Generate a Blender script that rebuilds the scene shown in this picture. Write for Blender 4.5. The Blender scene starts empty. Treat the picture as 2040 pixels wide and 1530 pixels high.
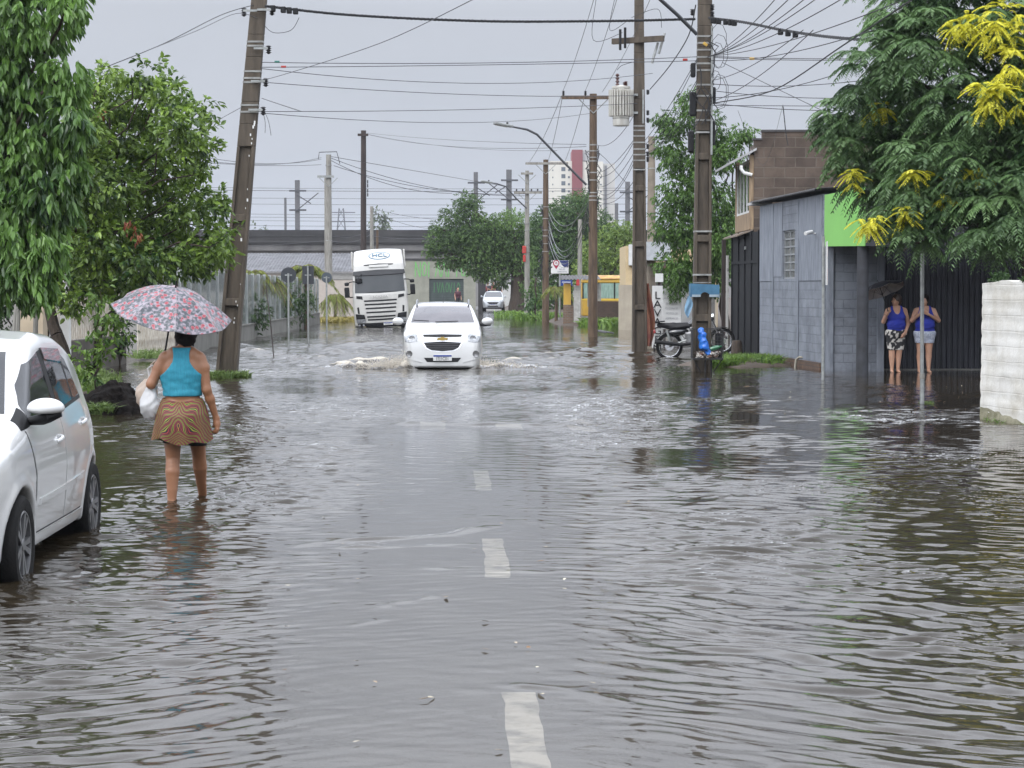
import bpy, bmesh, math, random
import numpy as np
from mathutils import Vector, Matrix
R = math.radians
S = bpy.context.scene
COL = S.collection
random.seed(7)
RNG = np.random.default_rng(7)

# ---------------------------------------------------------------- camera
F_PX, CX, CY, HOR, EYE = 4150.0, 1020.0, 765.0, 573.0, 1.75
PITCH = math.atan((CY - HOR) / F_PX)
cam_d = bpy.data.cameras.new('camera')
cam = bpy.data.objects.new('camera', cam_d)
COL.objects.link(cam)
cam.location = (0, 0, EYE)
cam.rotation_euler = (R(90) - PITCH, 0, 0)
cam_d.sensor_width = 36.0
cam_d.lens = F_PX / 2040 * 36
cam_d.clip_start, cam_d.clip_end = 0.1, 12000
S.camera = cam

# ---------------------------------------------------------------- sky, sun, exposure
SUN_EL, SUN_AZ = R(52), R(215)           # behind the camera, a little to the left
w = bpy.data.worlds.new('World')
S.world = w
w.use_nodes = True
nt = w.node_tree
nt.nodes.clear()
N = nt.nodes.new
out = N('ShaderNodeOutputWorld'); bg = N('ShaderNodeBackground'); sky = N('ShaderNodeTexSky')
sky.sky_type = 'NISHITA'; sky.sun_disc = False
sky.sun_elevation = SUN_EL; sky.sun_rotation = SUN_AZ
sky.air_density = 1.0; sky.dust_density = 4.0; sky.ozone_density = 2.0
hs = N('ShaderNodeHueSaturation'); hs.inputs['Saturation'].default_value = 0.3
nt.links.new(sky.outputs[0], hs.inputs['Color'])
geo = N('ShaderNodeTexCoord'); nz = N('ShaderNodeTexNoise'); nz.inputs['Scale'].default_value = 2.2
nz.inputs['Detail'].default_value = 5; nz.inputs['Roughness'].default_value = 0.55
mp = N('ShaderNodeMapping'); mp.inputs['Scale'].default_value = (1, 1, 2.5)
nt.links.new(geo.outputs['Generated'], mp.inputs[0]); nt.links.new(mp.outputs[0], nz.inputs['Vector'])
cr = N('ShaderNodeValToRGB')
cr.color_ramp.elements[0].position = 0.3; cr.color_ramp.elements[0].color = (4.75, 5.06, 5.68, 1)
cr.color_ramp.elements[1].position = 0.72; cr.color_ramp.elements[1].color = (5.4, 5.68, 6.25, 1)
nt.links.new(nz.outputs[0], cr.inputs[0])
mx = N('ShaderNodeMix'); mx.data_type = 'RGBA'; mx.inputs['Factor'].default_value = 0.86
nt.links.new(hs.outputs[0], mx.inputs['A']); nt.links.new(cr.outputs[0], mx.inputs['B'])
# an overcast sky is brighter overhead than at the horizon
sx_ = N('ShaderNodeSeparateXYZ'); nt.links.new(geo.outputs['Generated'], sx_.inputs[0])
zr = N('ShaderNodeMapRange'); zr.inputs[1].default_value = 0.13; zr.inputs[2].default_value = 0.42; zr.inputs[3].default_value = 1.0; zr.inputs[4].default_value = 3.7
nt.links.new(sx_.outputs[2], zr.inputs[0])
ml = N('ShaderNodeVectorMath'); ml.operation = 'SCALE'; nt.links.new(mx.outputs['Result'], ml.inputs[0]); nt.links.new(zr.outputs[0], ml.inputs['Scale'])
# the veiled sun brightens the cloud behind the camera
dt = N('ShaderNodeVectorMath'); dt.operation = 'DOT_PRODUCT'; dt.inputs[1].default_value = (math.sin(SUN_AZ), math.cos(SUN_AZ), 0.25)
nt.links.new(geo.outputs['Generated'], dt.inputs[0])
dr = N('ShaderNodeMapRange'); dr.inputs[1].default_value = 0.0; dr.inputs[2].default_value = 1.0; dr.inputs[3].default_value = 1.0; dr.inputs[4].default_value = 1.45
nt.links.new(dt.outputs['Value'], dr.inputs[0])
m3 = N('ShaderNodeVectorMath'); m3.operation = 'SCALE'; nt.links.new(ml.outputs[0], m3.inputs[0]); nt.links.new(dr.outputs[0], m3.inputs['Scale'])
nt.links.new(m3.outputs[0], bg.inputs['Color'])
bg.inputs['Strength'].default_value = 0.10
nt.links.new(bg.outputs[0], out.inputs[0])

sun_d = bpy.data.lights.new('sun', 'SUN')
sun_d.energy = 0.6; sun_d.angle = R(18); sun_d.color = (1.0, 0.96, 0.9)
sun = bpy.data.objects.new('sun', sun_d); COL.objects.link(sun)
sun.rotation_euler = (R(90) - SUN_EL, 0, R(180) - SUN_AZ)
sdir = Vector((math.sin(SUN_AZ) * math.cos(SUN_EL), math.cos(SUN_AZ) * math.cos(SUN_EL), math.sin(SUN_EL)))
sun.rotation_euler = sdir.to_track_quat('Z', 'Y').to_euler()

S.view_settings.view_transform = 'Standard'
S.view_settings.look = 'None'
S.view_settings.exposure = 0.19
S.view_settings.gamma = 1.0
S.cycles.max_bounces = 8
S.cycles.transparent_max_bounces = 12
S.cycles.caustics_reflective = False
S.cycles.caustics_refractive = False
S.cycles.use_denoising = True

# ---------------------------------------------------------------- places: a pixel of the photograph seen at distance Y
_c, _s = math.cos(PITCH), math.sin(PITCH)
def P(px, py, Y):
    u, v = (px - CX) / F_PX, (CY - py) / F_PX
    d = Vector((u, _c + v * _s, -_s + v * _c))
    return Vector((0, 0, EYE)) + d * (Y / d.y)
def X(px, Y): return (px - CX) / F_PX * Y * (1.0)
def Z(py, Y): return P(CX, py, Y).z
def road_x(Y): return 0.296 - 0.0296 * Y       # centre line of the road
ROAD_YAW = 0.0296
# ---------------------------------------------------------------- helpers
def link(o, parent=None):
    COL.objects.link(o)
    if parent is not None: o.parent = parent
    return o
def tag(o, label=None, cat=None, group=None, kind=None):
    if label: o['label'] = label
    if cat: o['category'] = cat
    if group: o['group'] = group
    if kind: o['kind'] = kind
    return o
def thing(name, loc, label, cat, group=None, rz=0.0):
    o = bpy.data.objects.new(name, None)
    o.empty_display_size = 0.2
    COL.objects.link(o)
    o.location = loc; o.rotation_euler = (0, 0, rz)
    return tag(o, label, cat, group)
def copy_tree(o, parent=None):
    c = o.copy(); COL.objects.link(c)
    if parent is not None: c.parent = parent
    for ch in list(o.children): copy_tree(ch, c)
    return c

def np_mesh(name, v, faces, smooth=False, attrs=None):
    """v (n,3); faces: list of (m,k) int arrays, or list of lists"""
    me = bpy.data.meshes.new(name)
    v = np.asarray(v, np.float32).reshape(-1, 3)
    if len(faces) and not isinstance(faces[0], np.ndarray):
        lens = np.array([len(f) for f in faces], np.int32)
        loops = np.array([i for f in faces for i in f], np.int32)
    else:
        fs = [f for f in faces if len(f)]
        lens = np.concatenate([np.full(len(f), f.shape[1], np.int32) for f in fs]) if fs else np.zeros(0, np.int32)
        loops = np.concatenate([f.ravel() for f in fs]).astype(np.int32) if fs else np.zeros(0, np.int32)
    me.vertices.add(len(v)); me.vertices.foreach_set('co', v.ravel())
    me.loops.add(len(loops)); me.loops.foreach_set('vertex_index', loops)
    me.polygons.add(len(lens))
    st = np.zeros(len(lens), np.int32)
    if len(lens): st[1:] = np.cumsum(lens)[:-1]
    me.polygons.foreach_set('loop_start', st); me.polygons.foreach_set('loop_total', lens)
    me.polygons.foreach_set('use_smooth', np.full(len(lens), bool(smooth)))
    me.update(calc_edges=True); me.validate()
    for k, a in (attrs or {}).items():
        at = me.attributes.new(k, 'FLOAT', 'POINT'); at.data.foreach_set('value', np.asarray(a, np.float32))
    return me

class MB:
    def __init__(s): s.v = []; s.f = []
    def add(s, vs, fs):
        b = len(s.v); s.v += [tuple(p) for p in vs]; s.f += [[b + i for i in f] for f in fs]; return s
    def box(s, x0, x1, y0, y1, z0, z1, M=None):
        vs = [Vector((x, y, z)) for z in (z0, z1) for y in (y0, y1) for x in (x0, x1)]
        if M is not None: vs = [M @ p for p in vs]
        return s.add(vs, [(0, 2, 3, 1), (4, 5, 7, 6), (0, 1, 5, 4), (2, 6, 7, 3), (0, 4, 6, 2), (1, 3, 7, 5)])
    def tube(s, pts, r, n=8, cap=True):
        pts = [Vector(p) for p in pts]; m = len(pts)
        rs = r if isinstance(r, (list, tuple)) else [r] * m
        ref = None; vs = []
        for i, p in enumerate(pts):
            t = (pts[min(i + 1, m - 1)] - pts[max(i - 1, 0)])
            t = t.normalized() if t.length > 1e-9 else Vector((0, 0, 1))
            if ref is None:
                ref = t.orthogonal().normalized()
            a = (ref - t * ref.dot(t))
            a = a.normalized() if a.length > 1e-6 else t.orthogonal().normalized()
            ref = a; b = t.cross(a)
            for k in range(n):
                an = 2 * math.pi * k / n
                vs.append(p + (a * math.cos(an) + b * math.sin(an)) * rs[i])
        fs = [(i * n + k, i * n + (k + 1) % n, (i + 1) * n + (k + 1) % n, (i + 1) * n + k) for i in range(m - 1) for k in range(n)]
        if cap: fs += [tuple(range(n))[::-1], tuple((m - 1) * n + k for k in range(n))]
        return s.add(vs, fs)
    def lathe(s, prof, M=None, n=24, cap=True):
        """prof: (r, h) round local Z"""
        M = M or Matrix(); m = len(prof); vs = []
        for r, h in prof:
            for k in range(n):
                a = 2 * math.pi * k / n
                vs.append(M @ Vector((r * math.cos(a), r * math.sin(a), h)))
        fs = [(i * n + k, i * n + (k + 1) % n, (i + 1) * n + (k + 1) % n, (i + 1) * n + k) for i in range(m - 1) for k in range(n)]
        if cap: fs += [tuple(range(n))[::-1], tuple((m - 1) * n + k for k in range(n))]
        return s.add(vs, fs)
    def prism(s, pts, vec):
        """planar polygon pushed along vec"""
        pts = [Vector(p) for p in pts]; n = len(pts); vec = Vector(vec)
        return s.add(pts + [p + vec for p in pts], [tuple(range(n))[::-1], tuple(range(n, 2 * n))] +
                     [(i, (i + 1) % n, n + (i + 1) % n, n + i) for i in range(n)])
    def grid(s, fn, nu, nv):
        vs = [fn(i / nu, j / nv) for j in range(nv + 1) for i in range(nu + 1)]
        return s.add(vs, [(j * (nu + 1) + i, j * (nu + 1) + i + 1, (j + 1) * (nu + 1) + i + 1, (j + 1) * (nu + 1) + i) for j in range(nv) for i in range(nu)])
    def build(s, name, m, parent=None, smooth=False, bevel=0.0, loc=None):
        me = np_mesh(name, np.array(s.v, np.float32), s.f, smooth)
        if smooth:
            try: me.set_sharp_from_angle(angle=R(40))
            except Exception: pass
        o = bpy.data.objects.new(name, me); link(o, parent)
        if m is not None: me.materials.append(m)
        if loc is not None: o.location = loc
        if bevel:
            b = o.modifiers.new('bevel', 'BEVEL'); b.width = bevel; b.segments = 2; b.limit_method = 'ANGLE'
        return o

def mesh_obj(name, me, m, parent=None):
    o = bpy.data.objects.new(name, me); link(o, parent)
    if m is not None: me.materials.append(m)
    return o

# ---------------------------------------------------------------- materials
_mats = {}
def new_mat(name):
    m = bpy.data.materials.new(name); m.use_nodes = True
    nt = m.node_tree; nt.nodes.clear()
    return m, nt, nt.nodes.new, nt.links.new
def c4(c): return (c[0], c[1], c[2], 1.0)
def pm(name, c1, c2=None, rough=0.6, metal=0.0, scale=6.0, bump=0.0, bscale=40.0, stretch=(1, 1, 1), coat=0.0, lo=0.35, hi=0.65, detail=6, spec=0.5):
    """principled with a noise mix of two own colours and a fine bump"""
    if name in _mats: return _mats[name]
    m, nt, N, L = new_mat(name)
    out = N('ShaderNodeOutputMaterial'); b = N('ShaderNodeBsdfPrincipled'); L(b.outputs[0], out.inputs[0])
    b.inputs['Roughness'].default_value = rough; b.inputs['Metallic'].default_value = metal
    b.inputs['Coat Weight'].default_value = coat; b.inputs['Coat Roughness'].default_value = 0.05
    b.inputs['Specular IOR Level'].default_value = spec
    tc = N('ShaderNodeTexCoord'); mp = N('ShaderNodeMapping'); mp.inputs['Scale'].default_value = stretch
    L(tc.outputs['Object'], mp.inputs[0])
    if c2 is None: c2 = tuple(x * 0.85 for x in c1)
    nz = N('ShaderNodeTexNoise'); nz.inputs['Scale'].default_value = scale; nz.inputs['Detail'].default_value = detail
    nz.inputs['Roughness'].default_value = 0.6
    L(mp.outputs[0], nz.inputs['Vector'])
    cr = N('ShaderNodeValToRGB'); e = cr.color_ramp.elements
    e[0].position = lo; e[0].color = c4(c1); e[1].position = hi; e[1].color = c4(c2)
    L(nz.outputs[0], cr.inputs[0]); L(cr.outputs[0], b.inputs['Base Color'])
    if bump:
        n2 = N('ShaderNodeTexNoise'); n2.inputs['Scale'].default_value = bscale; n2.inputs['Detail'].default_value = 4
        L(mp.outputs[0], n2.inputs['Vector'])
        bp = N('ShaderNodeBump'); bp.inputs['Strength'].default_value = bump; bp.inputs['Distance'].default_value = 0.02
        L(n2.outputs[0], bp.inputs['Height']); L(bp.outputs[0], b.inputs['Normal'])
    _mats[name] = m
    return m
def leaf_mat(name, dark, light, rough=0.42, trans=0.25):
    if name in _mats: return _mats[name]
    m, nt, N, L = new_mat(name)
    out = N('ShaderNodeOutputMaterial'); b = N('ShaderNodeBsdfPrincipled')
    at = N('ShaderNodeAttribute'); at.attribute_name = 'tone'
    cr = N('ShaderNodeValToRGB'); e = cr.color_ramp.elements
    e[0].color = c4(dark); e[1].color = c4(light)
    L(at.outputs['Fac'], cr.inputs[0]); L(cr.outputs[0], b.inputs['Base Color'])
    b.inputs['Roughness'].default_value = rough
    t = N('ShaderNodeBsdfTranslucent'); L(cr.outputs[0], t.inputs[0])
    mx = N('ShaderNodeMixShader'); mx.inputs[0].default_value = trans
    L(b.outputs[0], mx.inputs[1]); L(t.outputs[0], mx.inputs[2]); L(mx.outputs[0], out.inputs[0])
    _mats[name] = m
    return m
def brick_mat(name, c1, c2, mortar, bw=0.4, bh=0.2, ms=0.012, rough=0.85, bump=0.5, stain=None, noise=0.3):
    """bricks laid along local X and Z"""
    if name in _mats: return _mats[name]
    m, nt, N, L = new_mat(name)
    out = N('ShaderNodeOutputMaterial'); b = N('ShaderNodeBsdfPrincipled'); L(b.outputs[0], out.inputs[0])
    b.inputs['Roughness'].default_value = rough
    tc = N('ShaderNodeTexCoord'); sp = N('ShaderNodeSeparateXYZ'); cb = N('ShaderNodeCombineXYZ')
    L(tc.outputs['Object'], sp.inputs[0]); L(sp.outputs[0], cb.inputs[0]); L(sp.outputs[2], cb.inputs[1])
    n0 = N('ShaderNodeTexNoise'); n0.inputs['Scale'].default_value = 3.0; L(tc.outputs['Object'], n0.inputs['Vector'])
    ad = N('ShaderNodeVectorMath'); ad.operation = 'MULTIPLY_ADD'
    ad.inputs[1].default_value = (0.03, 0.03, 0); L(n0.outputs['Color'], ad.inputs[0]); L(cb.outputs[0], ad.inputs[2])
    br = N('ShaderNodeTexBrick'); br.inputs['Color1'].default_value = c4(c1); br.inputs['Color2'].default_value = c4(c2)
    br.inputs['Mortar'].default_value = c4(mortar); br.inputs['Scale'].default_value = 1.0
    br.inputs['Mortar Size'].default_value = ms; br.inputs['Brick Width'].default_value = bw; br.inputs['Row Height'].default_value = bh
    br.inputs['Mortar Smooth'].default_value = 0.3
    L(ad.outputs[0], br.inputs['Vector'])
    nz = N('ShaderNodeTexNoise'); nz.inputs['Scale'].default_value = 1.6; nz.inputs['Detail'].default_value = 8; nz.inputs['Roughness'].default_value = 0.7
    L(tc.outputs['Object'], nz.inputs['Vector'])
    cr = N('ShaderNodeValToRGB'); e = cr.color_ramp.elements
    e[0].position = 0.42; e[0].color = (1, 1, 1, 1); e[1].position = 0.75; e[1].color = c4(stain or (1 - noise, 1 - noise, 1 - noise))
    L(nz.outputs[0], cr.inputs[0])
    mx = N('ShaderNodeMix'); mx.data_type = 'RGBA'; mx.blend_type = 'MULTIPLY'; mx.inputs['Factor'].default_value = 1.0
    L(br.outputs['Color'], mx.inputs['A']); L(cr.outputs[0], mx.inputs['B']); L(mx.outputs['Result'], b.inputs['Base Color'])
    n2 = N('ShaderNodeTexNoise'); n2.inputs['Scale'].default_value = 30; n2.inputs['Detail'].default_value = 5; L(tc.outputs['Object'], n2.inputs['Vector'])
    mm = N('ShaderNodeMath'); mm.operation = 'MULTIPLY_ADD'; mm.inputs[1].default_value = 0.5
    iv = N('ShaderNodeMath'); iv.operation = 'SUBTRACT'; iv.inputs[0].default_value = 1.0; L(br.outputs['Fac'], iv.inputs[1])
    L(n2.outputs[0], mm.inputs[0]); L(iv.outputs[0], mm.inputs[2])
    bp = N('ShaderNodeBump'); bp.inputs['Strength'].default_value = bump; bp.inputs['Distance'].default_value = 0.02
    L(mm.outputs[0], bp.inputs['Height']); L(bp.outputs[0], b.inputs['Normal'])
    _mats[name] = m
    return m

M_concrete_pole = pm('pole_concrete', (0.105, 0.083, 0.060), (0.045, 0.035, 0.025), 0.8, scale=3, bump=0.3, stretch=(3, 3, 0.5), lo=0.3, hi=0.7)
M_concrete_pale = pm('pale_concrete', (0.30, 0.29, 0.26), (0.17, 0.16, 0.14), 0.85, scale=2.5, bump=0.3, stretch=(3, 3, 0.6))
M_wood_pole = pm('brown_wood_pole', (0.13, 0.085, 0.05), (0.055, 0.035, 0.022), 0.8, scale=4, bump=0.3, stretch=(4, 4, 0.4))
M_wood_dark = pm('dark_wood_pole', (0.05, 0.035, 0.03), (0.025, 0.018, 0.016), 0.8, scale=4, stretch=(4, 4, 0.4))
M_galv = pm('galvanised_steel', (0.36, 0.37, 0.36), (0.25, 0.26, 0.25), 0.45, metal=0.5, scale=10)
M_band = pm('steel_band', (0.36, 0.36, 0.34), (0.20, 0.20, 0.19), 0.5, metal=0.3)
M_cable = pm('black_cable', (0.018, 0.018, 0.02), None, 0.6)
M_cable_grey = pm('grey_cable', (0.07, 0.072, 0.08), None, 0.6)
M_black = pm('black_plastic', (0.008, 0.008, 0.009), None, 0.5, spec=0.3)
M_rubber = pm('tyre_rubber', (0.007, 0.007, 0.007), (0.012, 0.0115, 0.011), 0.8, bump=0.2, bscale=60, spec=0.2)
M_white_paint = pm('white_car_paint', (0.57, 0.57, 0.56), (0.54, 0.54, 0.53), 0.28, coat=1.0, scale=1.5)
M_silver_paint = pm('silver_car_paint', (0.34, 0.36, 0.38), None, 0.3, metal=0.4, coat=1.0)
M_chrome = pm('chrome', (0.65, 0.65, 0.66), None, 0.15, metal=1.0)
M_alloy = pm('grey_alloy', (0.22, 0.22, 0.23), (0.15, 0.15, 0.15), 0.35, metal=0.6)
M_glass_dark = pm('dark_window_glass', (0.02, 0.022, 0.025), (0.03, 0.032, 0.036), 0.06, coat=0.6, scale=3, spec=0.8)
M_lamp_glass = pm('headlamp_glass', (0.42, 0.43, 0.44), (0.16, 0.17, 0.18), 0.1, metal=0.3, coat=1.0, scale=14)
M_gold = pm('gold_emblem', (0.6, 0.42, 0.12), None, 0.3, metal=0.8)
M_cream = pm('cream_plaster', (0.55, 0.45, 0.32), (0.44, 0.36, 0.26), 0.85, scale=2)
M_bark = pm('tree_bark', (0.075, 0.055, 0.04), (0.035, 0.026, 0.02), 0.9, scale=7, bump=0.6, stretch=(3, 3, 0.7))
M_white_board = pm('white_board', (0.72, 0.72, 0.70), (0.62, 0.62, 0.60), 0.6, scale=2)
M_text_black = pm('black_lettering', (0.015, 0.015, 0.016), None, 0.6)

# ---------------------------------------------------------------- lettering
def text_obj(txt, size, m, parent, loc, rot=(R(90), 0, 0), name='lettering', depth=0.002, align='CENTER', sx=1.0):
    cu = bpy.data.curves.new(name, 'FONT'); cu.body = txt; cu.size = size; cu.extrude = depth
    cu.align_x = align; cu.align_y = 'CENTER'; cu.resolution_u = 3
    tmp = bpy.data.objects.new('tmp', cu); COL.objects.link(tmp)
    dg = bpy.context.evaluated_depsgraph_get(); dg.update()
    me = bpy.data.meshes.new_from_object(tmp.evaluated_get(dg))
    bpy.data.objects.remove(tmp); bpy.data.curves.remove(cu)
    me.name = name; me.materials.clear()
    o = mesh_obj(name, me, m, parent); o.location = loc; o.rotation_euler = rot; o.scale = (sx, 1, 1)
    return o

# ---------------------------------------------------------------- smooth solids from distance fields (surface nets)
def smin(a, b, k):
    h = np.clip(0.5 + 0.5 * (b - a) / k, 0, 1)
    return b * (1 - h) + a * h - k * h * (1 - h)
def smax(a, b, k): return -smin(-a, -b, k)
def capsule(p, a, b, ra, rb):
    a = np.asarray(a, np.float32); b = np.asarray(b, np.float32); ba = b - a
    t = ((p[..., 0] - a[0]) * ba[0] + (p[..., 1] - a[1]) * ba[1] + (p[..., 2] - a[2]) * ba[2]) / max(float(ba @ ba), 1e-9)
    t = np.clip(t, 0, 1)
    q = [p[..., i] - a[i] - t * ba[i] for i in range(3)]
    return np.sqrt(q[0] ** 2 + q[1] ** 2 + q[2] ** 2) - (ra + (rb - ra) * t)
def ellipsoid(p, c, r):
    q = np.sqrt(sum(((p[..., i] - c[i]) / r[i]) ** 2 for i in range(3)))
    return (q - 1) * min(r)
def nets(fn, lo, hi, h, newton=2):
    """mesh of fn(p)=0 over a box"""
    lo = np.array(lo, np.float32); hi = np.array(hi, np.float32)
    n = np.maximum(np.ceil((hi - lo) / h).astype(int) + 1, 4)
    ax = [lo[i] + h * np.arange(n[i], dtype=np.float32) for i in range(3)]
    G = np.stack(np.meshgrid(*ax, indexing='ij'), -1)
    d = fn(G).astype(np.float32)
    del G
    s = d < 0
    c = [(i, j, k) for i in (0, 1) for j in (0, 1) for k in (0, 1)]
    def sl(a, o): return a[o[0]:n[0] - 1 + o[0], o[1]:n[1] - 1 + o[1], o[2]:n[2] - 1 + o[2]]
    cnt = sum(sl(s, o).astype(np.int8) for o in c)
    act = (cnt > 0) & (cnt < 8)
    idx = -np.ones(act.shape, np.int64); cells = np.argwhere(act); idx[act] = np.arange(len(cells))
    acc = np.zeros((len(cells), 3), np.float32); num = np.zeros(len(cells), np.float32)
    dv = {o: sl(d, o)[act] for o in c}
    for a in c:
        for axi in range(3):
            if a[axi]: continue
            b = list(a); b[axi] = 1; b = tuple(b)
            da, db = dv[a], dv[b]; m = (da < 0) != (db < 0)
            t = np.where(m, da / np.where(np.abs(da - db) < 1e-12, 1, da - db), 0)
            pos = np.tile(np.array(a, np.float32), (len(cells), 1)); pos[:, axi] += t
            acc[m] += pos[m]; num[m] += 1
    v = lo + (cells + acc / num[:, None]) * h
    for _ in range(newton):
        f0 = fn(v); e = h * 0.3; g = np.zeros_like(v)
        for i in range(3):
            dv_ = np.zeros(3, np.float32); dv_[i] = e
            g[:, i] = (fn(v + dv_) - fn(v - dv_)) / (2 * e)
        st = f0 / np.maximum((g ** 2).sum(1), 0.1)
        st = np.clip(st, -h * 0.5, h * 0.5)
        v = v - g * st[:, None]
    F = []
    for axi in range(3):
        sa = [slice(1, n[i] - 1) for i in range(3)]; sb = list(sa); sa[axi] = slice(0, n[axi] - 1); sb[axi] = slice(1, n[axi])
        A, B = s[tuple(sa)], s[tuple(sb)]
        e = np.argwhere(A != B)
        if not len(e): continue
        inside = A[tuple(e.T)]
        off = [1, 1, 1]; off[axi] = 0; e = e + np.array(off)
        u, w_ = [(1, 2), (2, 0), (0, 1)][axi]
        q = []
        for du, dw in ((-1, -1), (0, -1), (0, 0), (-1, 0)):
            cc = e.copy(); cc[:, u] += du; cc[:, w_] += dw
            q.append(idx[cc[:, 0], cc[:, 1], cc[:, 2]])
        q = np.stack(q, 1)
        q[~inside] = q[~inside][:, ::-1]
        F.append(q[(q >= 0).all(1)])
    return v, np.concatenate(F)
def nets_obj(name, fn, lo, hi, h, m, parent=None, newton=2):
    v, f = nets(fn, lo, hi, h, newton)
    return mesh_obj(name, np_mesh(name, v, [f], True), m, parent)

# ---------------------------------------------------------------- value noise for shapes
def vnoise(p, freq, seed=0):
    """smooth 3-D value noise, -1..1"""
    q = np.asarray(p, np.float64) * freq
    i = np.floor(q).astype(np.int64); f = q - i; f = f * f * (3 - 2 * f)
    def hsh(a, b, c):
        n = (a * 73856093) ^ (b * 19349663) ^ (c * 83492791) ^ (seed * 2654435761)
        n = (n ^ (n >> 13)) * 1274126177 & 0x7fffffff
        return ((n ^ (n >> 16)) & 0xffff) / 32767.5 - 1
    r = 0
    for a in (0, 1):
        for b in (0, 1):
            for c in (0, 1):
                wgt = (f[..., 0] if a else 1 - f[..., 0]) * (f[..., 1] if b else 1 - f[..., 1]) * (f[..., 2] if c else 1 - f[..., 2])
                r = r + wgt * hsh(i[..., 0] + a, i[..., 1] + b, i[..., 2] + c)
    return r
# ---------------------------------------------------------------- ground, road, water
def G(px, py, z=0.0):
    u, v = (px - CX) / F_PX, (CY - py) / F_PX
    d = Vector((u, _c + v * _s, -_s + v * _c))
    return Vector((0, 0, EYE)) + d * ((z - EYE) / d.z)
def sstep(a, b, x):
    t = np.clip((np.asarray(x, np.float64) - a) / (b - a), 0, 1); return t * t * (3 - 2 * t)
def ground_z(x, y):
    x = np.asarray(x, np.float64); y = np.asarray(y, np.float64)
    off = x - road_x(y)
    d = 0.03 + 0.012 * off ** 2 + 0.0035 * np.clip(y - 15, 0, 60)
    d = np.minimum(d, 0.24)
    z = -d
    z = z + 0.30 * sstep(150, 172, y)                                    # the street climbs out of the flood
    shop = sstep(5.6, 6.3, x - (-0.09) * (y - 44)) * sstep(38, 42, y) * (1 - sstep(60, 70, y))
    z = z * (1 - shop) + (-0.012) * shop
    yard = sstep(9.5, 12, np.abs(off)) * 0.35 * (1 - sstep(30, 36, y) * (1 - sstep(56, 62, y)) * (x > 0))
    lm = np.exp(-(((x + 7.6) / 1.0) ** 2 + ((y - 35.5) / 3.0) ** 2)) * 0.45
    gl = sstep(7.2, 9.0, -off) * sstep(98, 108, y) * 0.45
    gr = sstep(4.2, 5.2, off) * sstep(92, 100, y) * 0.45
    return z + yard + lm + gl + gr

def sheet(name, xs, ys, dz, m, label=None):
    xx, yy = np.meshgrid(xs, ys); zz = ground_z(xx, yy) + dz
    n, k = len(ys), len(xs)
    i = np.arange(n * k).reshape(n, k)
    q = np.stack([i[:-1, :-1], i[:-1, 1:], i[1:, 1:], i[1:, :-1]], -1).reshape(-1, 4)
    o = mesh_obj(name, np_mesh(name, np.stack([xx, yy, zz], -1), [q], True), m)
    return tag(o, label, None, None, 'structure')
M_mud = pm('wet_mud', (0.045, 0.032, 0.022), (0.085, 0.062, 0.042), 0.7, scale=1.2, bump=0.4, bscale=14)
M_asphalt = pm('wet_asphalt', (0.17, 0.165, 0.16), (0.11, 0.105, 0.10), 0.6, scale=1.5, bump=0.3, bscale=60)
M_mark = pm('worn_road_paint', (0.70, 0.68, 0.62), (0.30, 0.29, 0.27), 0.7, scale=6, bump=0.2, lo=0.46, hi=0.66)
ys_g = np.concatenate([np.arange(-6, 30, 0.75), np.arange(30, 120, 1.0), np.arange(120, 260, 3), np.array([300, 400, 600, 1000, 1800, 3500, 7000])])
xs_g = np.concatenate([np.array([-4000, -1500, -600, -250, -120, -70, -45]), np.arange(-32, 33, 0.6), np.array([45, 70, 120, 250, 600, 1500, 4000])])
sheet('ground', xs_g, ys_g, -0.02, M_mud, 'dark wet mud ground under and around the flood water')
# the road follows its own centre line
def road_sheet(name, o0, o1, y0, y1, dz, m, label, no=14, step=0.8, wob=0.0):
    ny = max(2, int((y1 - y0) / step)); vs = []
    for j in range(ny + 1):
        y = y0 + (y1 - y0) * j / ny
        for i in range(no + 1):
            x = road_x(y) + o0 + (o1 - o0) * i / no
            if wob: x += wob * (vnoise(np.array([[x * 3, y * 1.3, 0.5]]), 2.0, 61)[0] + 0.6 * vnoise(np.array([[x * 9, y * 4, 0.5]]), 2.0, 62)[0])
            vs.append((x, y, float(ground_z(x, y)) + dz))
    k = no + 1
    fs = [(j * k + i, j * k + i + 1, (j + 1) * k + i + 1, (j + 1) * k + i) for j in range(ny) for i in range(no)]
    o = MB().add(vs, fs).build(name, m, None, True)
    return tag(o, label, None, None, 'structure')
road_sheet('road', -3.9, 3.7, -6, 240, -0.008, M_asphalt, 'flooded grey asphalt street')
for k, (y0, y1) in enumerate([(7.0, 9.12), (12.75, 14.75), (18.4, 20.5)]):
    road_sheet('lane_marking', -0.075, 0.075, y0, y1, -0.003, M_mark, 'short white centre line dash seen through the shallow water', 2, 0.06, 0.010)
for px in (862, 1012, 1155):
    c = G(px, 843, -0.06)
    o0 = c.x - road_x(c.y)
    road_sheet('crossing_marking', o0 - 0.17, o0 + 0.17, c.y - 1.0, c.y + 0.75, -0.003, M_mark, 'faded white crossing stripe under water across the street', 2, 0.3)

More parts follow.
